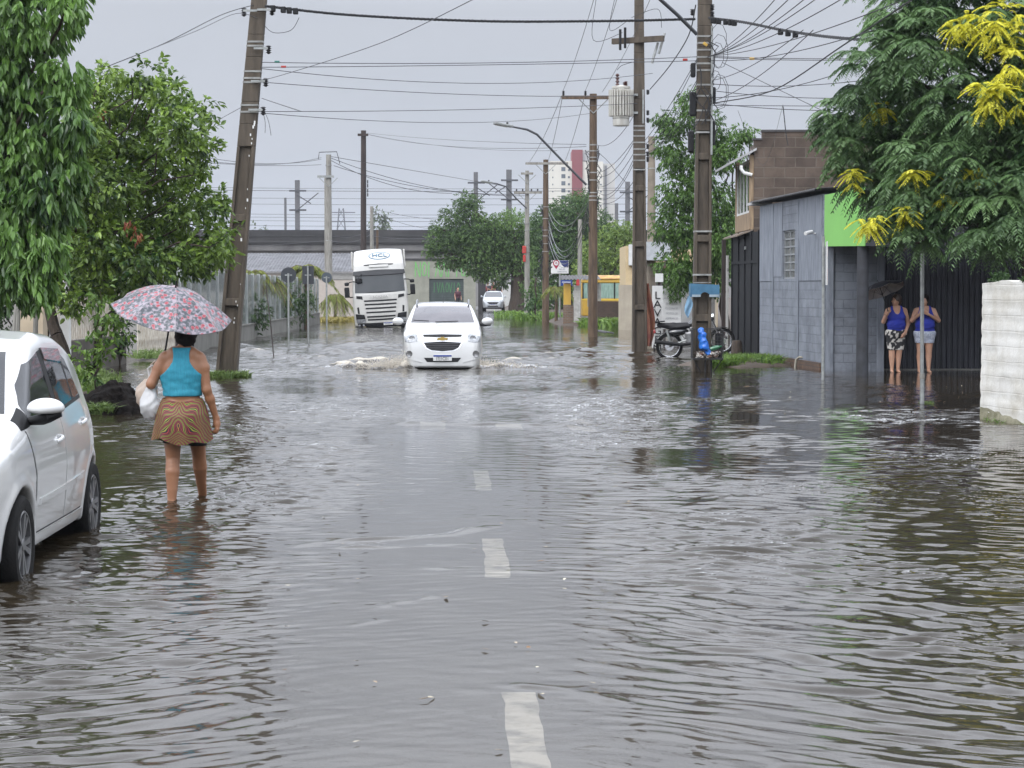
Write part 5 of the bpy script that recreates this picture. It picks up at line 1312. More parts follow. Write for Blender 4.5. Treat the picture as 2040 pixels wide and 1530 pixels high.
for c, r in cl:
    n = int(12 + 100 * (r[0] * r[2]))
    p, q = ell_points(n, c, r, 0.35, rng); tips.append(p); axes.append(unit(q + np.array([0, -0.15, 0.25])))
tips = np.concatenate(tips); axes = np.concatenate(axes)
C, D, Ls, T = fronds(tips, axes, 7, 0.36, 13, 0.185, 0.75, 4, 0.52, 0.26)
leaves_mesh('crown', to_local(C, base), D, Ls, Ls * 0.30, T, MR, t, 0.12)
yt, ya = [], []
for a in [(1820, 345, 26, 14, 28.9), (1735, 440, 30, 26, 29.2), (1990, 45, 50, 45, 28.2), (2020, 110, 30, 60, 28.2), (1990, 190, 50, 36, 28.1), (1700, 345, 12, 26, 30.4), (1880, 395, 12, 8, 29), (1755, 215, 12, 10, 30), (1930, 40, 40, 20, 28.4), (1960, 175, 20, 20, 28.2), (1890, 60, 12, 8, 28.8), (1800, 425, 12, 14, 29), (1940, 335, 14, 10, 28.8)]:
    c, r = clump(*a, 0.5); n = int(4 + 165 * r[0] * r[2]); p, q = ell_points(n, c, r, 0.5, rng); yt.append(p); ya.append(unit(q * 0.9 + rng.normal(0, 0.35, q.shape) + np.array([0, -0.25, -0.15])))
C, D, Ls, T = fronds(np.concatenate(yt), np.concatenate(ya), 4, 0.24, 12, 0.17, 0.55, 14, 0.5, 0.4)
leaves_mesh('yellow_sprays', to_local(C, base), D, Ls, Ls * 0.36, T, MY, t, 0.12)
b = MB()
limb(b, (0, 0, -0.4), (-0.4, -0.2, 2.6), 0.22, 0.17, 0.03)
fork = Vector((-0.4, -0.2, 2.6))
for c, r in cl: limb(b, fork + Vector((0, 0, random.random() * 1.2)), Vector(c) - base, 0.07, 0.015, 0.10)
for pa, pb_ in [((2030, 440), (1830, 465)), ((2000, 420), (1760, 420)), ((1900, 440), (1800, 500)), ((2030, 480), (1990, 420)), ((2040, 560), (2025, 430))]:
    limb(b, P(*pa, 29.2) - base, P(*pb_, 29.2) - base, 0.035, 0.010, 0.06)
b.build('trunk', M_bark, t, True)
# greenery on top of the white wall
C, D, Ln, Wd, T = [], [], [], [], []
base = Vector((6.5, 27.2, 1.8)); t = thing('wall_top_plants', base, 'low leafy plants spilling along the top of the white wall', 'plants')
cl = [(np.array([6.3 + 0.21 * k + 0.12, 27.45 - k * 0.98, 1.84]), np.array([0.12, 0.35, 0.05])) for k in range(8)]
C, D, Ln, Wd, T = sprays(cl, 500, 6, 0.08, 0.035, -0.3, 0.8, 0.05, 0.25, 0.6, 0.5, 19, 30)
leaves_mesh('foliage', to_local(C, base), D, Ln, Wd, T, leaf_mat('hedge_leaf', (0.015, 0.042, 0.012), (0.065, 0.13, 0.03)), t)

# trees further off
def far_tree(name, base, Y, cls, ln, dens, mleaf, dark, light, label, seed, trunk_r=0.3, forks=8, m_leaf=6, droop=0.4, fork_at=None, wd=0.5, pw=0.45):
    t = thing(name, base, label, 'tree')
    cl = [clump(a[0], a[1], a[2], a[3], a[4] if len(a) > 4 else Y, 1.0) for a in cls]
    C, D, Ln, Wd, T = sprays(cl, dens, m_leaf, ln, ln * wd, droop, 0.8, ln * 1.6, 0.28, 0.9, pw, seed, 8)
    leaves_mesh('crown', to_local(C, base), D, Ln, Wd, T, leaf_mat(mleaf, dark, light, 0.5, 0.25), t, 0.15)
    b = MB(); fk = Vector(fork_at) - Vector(base) if fork_at is not None else Vector((0, 0, 2.2))
    limb(b, (0, 0, -0.5), fk, trunk_r, trunk_r * 0.7, 0.04)
    for c, r in cl[:forks * 2]: limb(b, fk, Vector(c) - Vector(base), trunk_r * 0.35, trunk_r * 0.06, 0.1)
    b.build('trunk', M_bark, t, True)
    return t
far_tree('street_tree', (X(1030, 135), 135, -0.1), 135, [(905, 430, 30, 24), (930, 400, 28, 18), (880, 480, 34, 24), (920, 470, 48, 28), (975, 450, 40, 22), (900, 520, 32, 16), (960, 510, 58, 34), (1010, 490, 44, 34), (1020, 440, 36, 22), (975, 540, 44, 20), (1035, 520, 34, 34), (860, 500, 18, 14), (1048, 560, 20, 26), (940, 425, 24, 18), (1000, 560, 20, 12), (1050, 470, 22, 26), (868, 452, 12, 10), (960, 480, 60, 40)],
         0.15, 95, 'street_tree_leaf', (0.030, 0.066, 0.020), (0.155, 0.265, 0.060), 'big dark green tree on the verge, its wide crown reaching left over the street', 31, 0.62, 9, 6, 0.4, P(1032, 530, 135))
far_tree('dark_tree', (X(1130, 150), 150, -0.1), 150, [(1140, 420, 50, 30), (1100, 440, 44, 34), (1180, 450, 46, 36), (1070, 500, 40, 50), (1120, 510, 60, 50), (1180, 530, 50, 40), (1100, 580, 50, 36), (1215, 470, 26, 26), (1075, 580, 30, 36), (1160, 395, 30, 14), (1110, 470, 60, 50)],
         0.17, 85, 'dark_tree_leaf', (0.026, 0.064, 0.020), (0.13, 0.24, 0.055), 'tall rounded dark tree behind the brown crossarm pole, below the high rise tower', 32, 0.5, 8, 6, 0.5)
far_tree('light_tree', (X(1215, 118), 118, 0.1), 118, [(1230, 460, 34, 24), (1190, 500, 36, 34), (1240, 510, 36, 40), (1200, 550, 40, 30), (1165, 540, 20, 30), (1255, 470, 20, 24), (1245, 555, 24, 24), (1155, 560, 12, 22)],
         0.14, 90, 'light_tree_leaf', (0.07, 0.135, 0.025), (0.26, 0.36, 0.08), 'yellowish green tree behind the yellow bus and the round pole', 33, 0.3, 8, 6, 0.4)
far_tree('roadside_tree', (X(1445, 61), 61, -0.1), 60.5, [(1380, 210, 24, 24, 60), (1350, 245, 40, 26), (1410, 260, 30, 50), (1335, 300, 30, 40), (1390, 330, 50, 40), (1440, 300, 44, 40), (1475, 270, 22, 22), (1350, 390, 44, 46), (1420, 400, 56, 50), (1340, 450, 46, 44), (1400, 480, 60, 50), (1350, 530, 44, 36), (1410, 550, 44, 40), (1440, 480, 40, 70), (1345, 570, 24, 22), (1320, 235, 18, 16), (1490, 262, 14, 16), (1365, 190, 14, 14)],
         0.115, 190, 'roadside_leaf', (0.028, 0.068, 0.018), (0.15, 0.28, 0.05), 'leafy green tree standing behind the big pole and the motorcycle', 34, 0.14, 9, 7, 0.7, P(1440, 520, 61), 0.4)
far_tree('pale_tree', (X(762, 260), 260, 0), 260, [(762, 440, 17, 18), (752, 450, 12, 10), (772, 452, 10, 10), (760, 428, 12, 8)], 0.5, 5, 'pale_tree_leaf', (0.07, 0.10, 0.06), (0.14, 0.18, 0.10), 'single hazy tree standing beyond the viaduct above the truck', 35, 0.3, 4)
far_tree('distant_bush', (X(515, 260), 260, 0), 260, [(515, 458, 20, 7), (500, 462, 12, 5), (530, 462, 10, 5)], 0.5, 6, 'pale_tree_leaf', (0.07, 0.10, 0.06), (0.14, 0.18, 0.10), 'low hazy bush top showing over the viaduct beside the leaning pole', 36, 0.2, 3)
far_tree('verge_bush', (X(1068, 112), 112, 0.1), 112, [(1062, 590, 16, 14), (1075, 605, 18, 12), (1050, 605, 12, 10)], 0.22, 30, 'dark_tree_leaf', (0.018, 0.042, 0.016), (0.065, 0.125, 0.035), 'dark bush at the foot of the grey pole and the crossarm pole', 37, 0.05, 3)

# palms behind the panel fence
def palm(name, base, h, nf, fl, seed, label, drop=1.0, dark=(0.07, 0.11, 0.02), light=(0.30, 0.32, 0.06)):
    t = thing(name, base, label, 'palm'); rg = np.random.default_rng(seed); C, D, T, Ls = [], [], [], []
    br = MB()
    for f in range(nf):
        az = 2 * math.pi * f / nf + rg.uniform(-.2, .2); el = rg.uniform(0.2, 1.2); hd = np.array([math.cos(az), math.sin(az), 0])
        pts = []
        for k in range(26):
            u = k / 25; x = fl * u * math.cos(el) * 1.0; z = h + fl * u * math.sin(el) - drop * fl * u * u
            pts.append(hd * x + np.array([0, 0, z]))
        br.tube([Vector(p) for p in pts[::5] + [pts[-1]]], 0.014, 4)
        for k in range(2, 26):
            tan = unit(pts[k] - pts[k - 1]); side = np.cross(tan, [0, 0, 1]); side = side / max(np.linalg.norm(side), 1e-6)
            for s in (-1, 1):
                C.append(pts[k]); D.append(unit(side * s * 0.8 + tan * 0.5 + np.array([0, 0, -0.55]))); T.append(0.5 + rg.normal(0, 0.25)); Ls.append(fl * 0.30 * (1 - 0.5 * abs(k / 25 - 0.4)))
    leaves_mesh('fronds', np.array(C), np.array(D), np.array(Ls), np.array(Ls) * 0.10, np.array(T), leaf_mat('palm_leaf', dark, light), t)
    br.tube([(0, 0, -0.4), (0, 0, h)], [0.09, 0.07], 8); br.build('stem', M_wood_pole, t, True)
    return t
palm('palm', (X(505, 76), 76, 0), 2.2, 15, 1.1, 41, 'yellowish palm over the panel fence next to the leaning pole')
palm('palm', (X(540, 80), 80, 0), 2.0, 15, 1.0, 42, 'bushy yellow green palm in the middle above the panel fence', 1.2)
palm('palm', (X(610, 92), 92, 0), 2.4, 17, 1.5, 43, 'green palm with long arching fronds near the far end of the panel fence', 0.8, (0.05, 0.10, 0.02), (0.20, 0.28, 0.06))
palm('palm', (X(668, 108), 108, 0), 1.2, 14, 1.5, 44, 'straggly dry palm at the far end of the panel fence', 1.3, (0.10, 0.10, 0.03), (0.26, 0.22, 0.09))
palm('palm', (X(1108, 103), 103, 0), 1.6, 12, 1.2, 45, 'small palm left of the kiosk', 1.0, (0.05, 0.08, 0.025), (0.12, 0.17, 0.05))
def shrub(name, px, Y, w_, h, label, seed, mat=('shrub_leaf', (0.02, 0.05, 0.015), (0.09, 0.16, 0.04)), z=0):
    b0 = Vector((X(px, Y), Y, z)); t = thing(name, b0, label, 'bush')
    cl = [(np.array(b0) + np.array([0, 0, h * 0.55]), np.array([w_ / 2, w_ / 2, h * 0.5]))]
    C, D, Ln, Wd, T = sprays(cl, 120, 5, 0.16, 0.06, 0.2, 0.8, 0.15, 0.28, 0.8, 0.5, seed, 30)
    leaves_mesh('foliage', to_local(C, b0), D, Ln, Wd, T, leaf_mat(*mat), t)
    b = MB()
    for k in range(4): limb(b, (0, 0, -0.1), (random.uniform(-.3, .3) * w_, random.uniform(-.3, .3) * w_, h * 0.6), 0.02, 0.008)
    b.build('stem', M_bark, t, True)
shrub('garden_shrub', 560, 84, 1.4, 2.0, 'dark shrub seen through the middle of the panel fence', 61)
shrub('garden_shrub', 490, 72, 1.6, 1.5, 'leafy shrub behind the near end of the panel fence', 62)
shrub('garden_shrub', 590, 90, 1.6, 1.9, 'shrub behind the fence below the long arching palm', 63)

# grass
def grass(name, n, xf, label, hgt, seed, dark=(0.05, 0.11, 0.015), light=(0.20, 0.33, 0.05), wd=0.012):
    rg = np.random.default_rng(seed)
    c = xf(rg, n); d = unit(np.stack([rg.normal(0, 0.45, n), rg.normal(0, 0.45, n), np.ones(n)], 1))
    h = hgt * rg.uniform(0.4, 1.25, n)
    s = unit(np.cross(d, rg.normal(size=(n, 3)))) * (wd * rg.uniform(0.7, 1.4, n))[:, None]
    bend = np.stack([rg.normal(0, 0.4, n), rg.normal(0, 0.4, n), -0.25 * np.ones(n)], 1) * h[:, None]
    mid = c + d * (h * 0.6)[:, None]; tip = c + d * h[:, None] + bend * 0.8
    V = np.stack([c - s, c + s, mid + s * 0.8, mid - s * 0.8, tip], 1).reshape(-1, 3); b = np.arange(n)[:, None] * 5
    me = np_mesh(name, V, [b + np.array([[0, 1, 2, 3]]), b + np.array([[3, 2, 4]])], False, {'tone': np.repeat(np.clip(rg.normal(0.5, 0.25, n), 0, 1), 5)})
    return tag(mesh_obj(name, me, leaf_mat(name + '_leaf', dark, light, 0.5, 0.3)), label, None, None, 'stuff')
def box_scatter(x0, x1, y0, y1, z=None, zj=0.0):
    def f(rg, n):
        x = rg.uniform(x0, x1, n); y = rg.uniform(y0, y1, n)
        return np.stack([x, y, (ground_z(x, y) - 0.02 if z is None else np.full(n, z) + rg.uniform(-zj, zj, n))], 1)
    return f
def blob_scatter(blobs, z=0.0):
    def f(rg, n):
        k = rg.integers(0, len(blobs), n); bl = np.array(blobs, float)[k]
        a = rg.uniform(0, 6.28, n); r = np.sqrt(rg.random(n))
        return np.stack([bl[:, 0] + np.cos(a) * r * bl[:, 2], bl[:, 1] + np.sin(a) * r * bl[:, 3], np.full(n, z) - 0.03], 1)
    return f
grass('tall_grass', 5200, blob_scatter([(4.75, 46.6, 0.55, 0.7), (5.35, 47.0, 0.75, 0.9), (5.0, 47.6, 0.6, 0.8), (5.7, 47.2, 0.35, 0.6), (4.5, 46.2, 0.3, 0.4)]), 'clump of bright grass between the big pole and the shop corner', 0.34, 71)
o = tag(nets_obj('grass_mound', lambda p: ellipsoid(p, (5.1, 47.1, -0.1), (1.3, 1.4, 0.26)) + 0.04 * vnoise(p, 3.0, 5), (3.6, 45.5, -0.3), (6.6, 48.7, 0.3), 0.06, M_mud), 'small mud bank under the bright grass by the big pole', 'mound')
grass('verge_grass', 5000, blob_scatter([(X(1038, 124), 124, 1.6, 6), (X(1075, 118), 118, 1.2, 5), (X(1100, 112), 112, 0.8, 3), (4.3, 96, 1.2, 3), (5.0, 94, 1.0, 2)], 0.0), 'grass verge at the feet of the far poles and the brick wall', 0.5, 72, wd=0.04)
grass('dry_grass', 1800, blob_scatter([(X(680, 108), 108.5, 1.2, 3), (X(655, 106), 107, 0.8, 3)], 0.05), 'strip of dry yellow grass beside the truck', 0.28, 73, (0.20, 0.17, 0.04), (0.36, 0.30, 0.08), 0.03)
grass('weeds', 700, blob_scatter([(X(478, 40.5), 40.5, 0.18, 0.2), (lp.x - 0.1, 40.3, 0.3, 0.2)]), 'tuft of weeds at the foot of the leaning pole', 0.22, 74, (0.08, 0.14, 0.03), (0.22, 0.30, 0.09))
# dirt mound
md = P(218, 828, 29)
mo = tag(nets_obj('dirt_mound', lambda p: smin(smin(ellipsoid(p, (md.x, md.y + 0.4, 0.0), (0.36, 0.6, 0.42)), ellipsoid(p, (md.x - 0.22, md.y + 0.3, 0), (0.42, 0.6, 0.22)), 0.1), ellipsoid(p, (md.x + 0.28, md.y + 0.2, -0.02), (0.36, 0.5, 0.14)), 0.1) + 0.06 * vnoise(p, 5, 3) + 0.045 * vnoise(p, 11, 4) + 0.022 * vnoise(p, 26, 6),
              (md.x - 0.95, md.y - 0.8, -0.25), (md.x + 0.95, md.y + 1.4, 0.6), 0.03, pm('black_soil', (0.006, 0.005, 0.0045), (0.018, 0.014, 0.012), 1.0, scale=9, bump=1.0, bscale=40, spec=0.15)), 'black heap of wet soil between the car and the walking woman', 'heap')
grass('weeds', 1500, blob_scatter([(md.x - 0.25, md.y - 0.15, 0.30, 0.2), (md.x - 0.4, md.y + 0.1, 0.25, 0.4), (md.x - 0.05, md.y - 0.25, 0.18, 0.12)], 0.03), 'weeds sprouting over the front of the black soil heap', 0.20, 75, (0.03, 0.07, 0.015), (0.12, 0.20, 0.04))
grass('weeds', 1500, blob_scatter([(-7.4, 36, 0.6, 1.5), (-6.9, 34, 0.5, 0.8), (-8.6, 49.5, 0.4, 1.0), (-7.9, 38, 0.5, 1)], 0.12), 'rough weeds along the left bank below the fences', 0.26, 76, (0.04, 0.09, 0.02), (0.16, 0.24, 0.05))
grass('weeds', 260, blob_scatter([(6.30, 27.3, 0.08, 0.5), (6.55, 26.2, 0.06, 0.5), (X(1850, 31.3), 31.4, 0.12, 0.1)], 0.0), 'sparse weeds in the water along the foot of the white wall', 0.10, 77, (0.06, 0.11, 0.03), (0.2, 0.28, 0.08), 0.006)
# ---------------------------------------------------------------- vehicles
def smooth_curve(pts, n=400, win=0.06):
    """interpolate (a,b) points and round the corners"""
    a = np.array([p[0] for p in pts], float); b = np.array([p[1] for p in pts], float)
    g = np.linspace(a[0], a[-1], n); v = np.interp(g, a, b)
    k = max(1, int(win / (a[-1] - a[0]) * n)); ker = np.hanning(2 * k + 3)[1:-1]; ker /= ker.sum()
    vp = np.concatenate([np.full(k, v[0]), v, np.full(k, v[-1])]); v = np.convolve(vp, ker, 'valid')
    sl = np.gradient(v, g)
    return lambda x: np.interp(x, g, v), lambda x: np.interp(x, g, sl)

class CarShape:
    def __init__(s, top, plan, side, zb, axles, wr, arch, crown=0.05, k=0.07, wel=0.45, win=0.10):
        s.top, s.tsl = smooth_curve(top, 900, win); s.plan, s.psl = smooth_curve(plan, 400, 0.12); s.side, _ = smooth_curve(side, 300, 0.10)
        s.len = plan[-1][0]
        s.zb, s.ax, s.wr, s.arch, s.crown, s.k, s.wel = zb, axles, wr, arch, crown, k, wel
    def solid(s, p):
        x, y, z = np.abs(p[..., 0]), p[..., 1], p[..., 2]
        hw = s.plan(y)
        t1 = (z - s.top(y) + s.crown * (x / 0.8) ** 2) / np.sqrt(1 + s.tsl(y) ** 2)
        t2 = (x - hw * s.side(z)) / np.sqrt(1 + s.psl(y) ** 2)
        d = smax(smax(t1, t2, s.k), s.zb - z, 0.04)
        return smax(smax(d, -y, 0.05), y - s.len, 0.05)
    def __call__(s, p):
        d = s.solid(p); x, y, z = np.abs(p[..., 0]), p[..., 1], p[..., 2]
        for a in s.ax:
            w_ = np.maximum(np.hypot(y - a, z - s.wr) - s.arch, s.wel - x)
            # a soft flare round each arch
            d = d - 0.012 * np.exp(-((np.hypot(y - a, z - s.wr) - s.arch - 0.03) / 0.04) ** 2) * (x > s.wel)
            d = smax(d, -w_, 0.015)
        return d
    def hit(s, pts, axis, start, stop, eps):
        """march from start to stop along an axis to the surface; return point lifted by eps"""
        pts = np.array(pts, float); lo = np.full(len(pts), float(start)); n = 160
        prev = lo.copy(); found = np.zeros(len(pts), bool); a = lo.copy(); b = np.full(len(pts), float(stop))
        for i in range(1, n + 1):
            cur = start + (stop - start) * i / n; q = pts.copy(); q[:, axis] = cur
            ins = (s.solid(q) < 0) & ~found
            a[ins] = start + (stop - start) * (i - 1) / n; b[ins] = cur; found |= ins
        for _ in range(24):
            m = (a + b) / 2; q = pts.copy(); q[:, axis] = m; ins = s.solid(q) < 0
            b = np.where(ins, m, b); a = np.where(ins, a, m)
        q = pts.copy(); q[:, axis] = b
        e = 0.004; g = np.stack([(s.solid(q + np.eye(3)[i] * e) - s.solid(q - np.eye(3)[i] * e)) for i in range(3)], 1)
        g /= np.maximum(np.linalg.norm(g, axis=1, keepdims=True), 1e-9)
        return q + g * eps, g
def resample(pl, n):
    pl = np.array(pl, float)
    if len(pl) == 1: return np.repeat(pl, n + 1, 0)
    d = np.concatenate([[0], np.cumsum(np.linalg.norm(np.diff(pl, axis=0), axis=1))]); t = np.linspace(0, d[-1], n + 1)
    return np.stack([np.interp(t, d, pl[:, i]) for i in range(pl.shape[1])], 1)
def patch(shape, name, m, parent, bottom, topl, axis='x', side=1, eps=0.004, nu=18, nv=10, thick=0.014, left=None, right=None, start=None, stop=None):
    """panel laid on the body: bottom and top edges in (y,z) for axis x or (x,z) for axis y"""
    Bt, Tp = resample(bottom, nu), resample(topl, nu)
    Lf = resample(left, nv) if left is not None else resample([Bt[0], Tp[0]], nv)
    Rt = resample(right, nv) if right is not None else resample([Bt[-1], Tp[-1]], nv)
    pts = []
    for j in range(nv + 1):
        v = j / nv
        for i in range(nu + 1):
            u = i / nu
            pts.append((1 - v) * Bt[i] + v * Tp[i] + (1 - u) * Lf[j] + u * Rt[j] - ((1 - u) * (1 - v) * Bt[0] + u * (1 - v) * Bt[-1] + (1 - u) * v * Tp[0] + u * v * Tp[-1]))
    pts = np.array(pts)
    if axis == 'x': P3 = np.stack([np.zeros(len(pts)), pts[:, 0], pts[:, 1]], 1); q, g = shape.hit(P3, 0, side * 1.4, side * 0.2, eps)
    else: P3 = np.stack([pts[:, 0], np.zeros(len(pts)), pts[:, 1]], 1); q, g = shape.hit(P3, 1, -0.6 if start is None else start, 2.6 if stop is None else stop, eps)
    k = nu + 1; inner = q - g * thick; V = np.concatenate([q, inner]); n = len(q)
    F = [(j * k + i, j * k + i + 1, (j + 1) * k + i + 1, (j + 1) * k + i) for j in range(nv) for i in range(nu)]
    edge = [i for i in range(nu + 1)] + [j * k + nu for j in range(1, nv + 1)] + [nv * k + i for i in range(nu - 1, -1, -1)] + [j * k for j in range(nv - 1, 0, -1)]
    F += [(edge[i], edge[(i + 1) % len(edge)], n + edge[(i + 1) % len(edge)], n + edge[i]) for i in range(len(edge))]
    a, b, c = V[F[len(F) // 3][0]], V[F[len(F) // 3][1]], V[F[len(F) // 3][2]]
    ctr = (nu // 2) + (nv // 2) * k
    nn = np.cross(V[ctr + 1] - V[ctr], V[ctr + k] - V[ctr])
    if nn @ g[ctr] < 0: F = [f[::-1] for f in F]
    me = np_mesh(name, V, F, True)
    try: me.set_sharp_from_angle(angle=R(50))
    except Exception: pass
    return mesh_obj(name, me, m, parent)
def wheel(parent, pos, r, wd, side, spokes=10, rim_r=0.68, rim_m=None, double=True):
    t = bpy.data.objects.new('wheel', None)
    M = Matrix.Translation(pos) @ Matrix.Rotation(R(90) * side, 4, 'Y')
    rr = r * rim_r
    pr = [(rr, -wd / 2), (r * 0.93, -wd / 2), (r * 0.985, -wd * 0.40), (r, -wd * 0.28), (r, wd * 0.28), (r * 0.985, wd * 0.40), (r * 0.93, wd / 2), (r * 0.80, wd * 0.52), (rr, wd * 0.46)]
    w_ = MB().lathe(pr, M, 40, False).build('wheel', M_rubber, parent, True)
    b = MB()
    b.lathe([(rr, wd * 0.44), (rr * 0.97, wd * 0.47), (rr * 0.92, wd * 0.46), (rr * 0.90, wd * 0.15), (rr * 0.90, -wd * 0.4)], M, 40, False)
    for k in range(spokes):
        a = 2 * math.pi * (k // 2 + (0.30 if k % 2 else -0.02) * 1.0) / (spokes / 2) if double else 2 * math.pi * k / spokes
        Ms = M @ Matrix.Rotation(a, 4, 'Z')
        w0, w1 = rr * 0.065, rr * 0.092
        b.add([Ms @ Vector(p) for p in [(rr * .16, -w0, wd * .42), (rr * .93, -w1, wd * .45), (rr * .93, w1, wd * .45), (rr * .16, w0, wd * .42), (rr * .16, -w0, wd * .30), (rr * .93, -w1, wd * .32), (rr * .93, w1, wd * .32), (rr * .16, w0, wd * .30)]],
              [(0, 1, 2, 3), (7, 6, 5, 4), (0, 4, 5, 1), (1, 5, 6, 2), (2, 6, 7, 3), (3, 7, 4, 0)])
    b.lathe([(0.0, wd * .45), (rr * .16, wd * .45), (rr * .19, wd * .42), (rr * .19, wd * .2)], M, 20, False)
    b.build('rim', rim_m or M_alloy, w_, True)
    MB().lathe([(rr * .9, wd * .05), (0.01, wd * .05)], M, 24, False).build('brake_disc', M_black, w_)
    bpy.data.objects.remove(t)
    return w_

def wet_glass():
    m, nt, N, L = new_mat('rain_spotted_glass')
    out = N('ShaderNodeOutputMaterial'); b = N('ShaderNodeBsdfPrincipled'); L(b.outputs[0], out.inputs[0])
    tc = N('ShaderNodeTexCoord'); v = N('ShaderNodeTexVoronoi'); v.inputs['Scale'].default_value = 75; L(tc.outputs['Object'], v.inputs['Vector'])
    mr = N('ShaderNodeMapRange'); mr.inputs[1].default_value = 0.0; mr.inputs[2].default_value = 0.35; mr.inputs[3].default_value = 1; mr.inputs[4].default_value = 0; L(v.outputs['Distance'], mr.inputs[0])
    bp = N('ShaderNodeBump'); bp.inputs['Strength'].default_value = 0.22; bp.inputs['Distance'].default_value = 0.004; L(mr.outputs[0], bp.inputs['Height']); L(bp.outputs[0], b.inputs['Normal'])
    b.inputs['Base Color'].default_value = (0.016, 0.017, 0.02, 1); b.inputs['Roughness'].default_value = 0.04; b.inputs['IOR'].default_value = 1.6
    return m
M_wet_glass = wet_glass()
M_seam = pm('seam_shadow_gap', (0.03, 0.03, 0.03), None, 0.8)

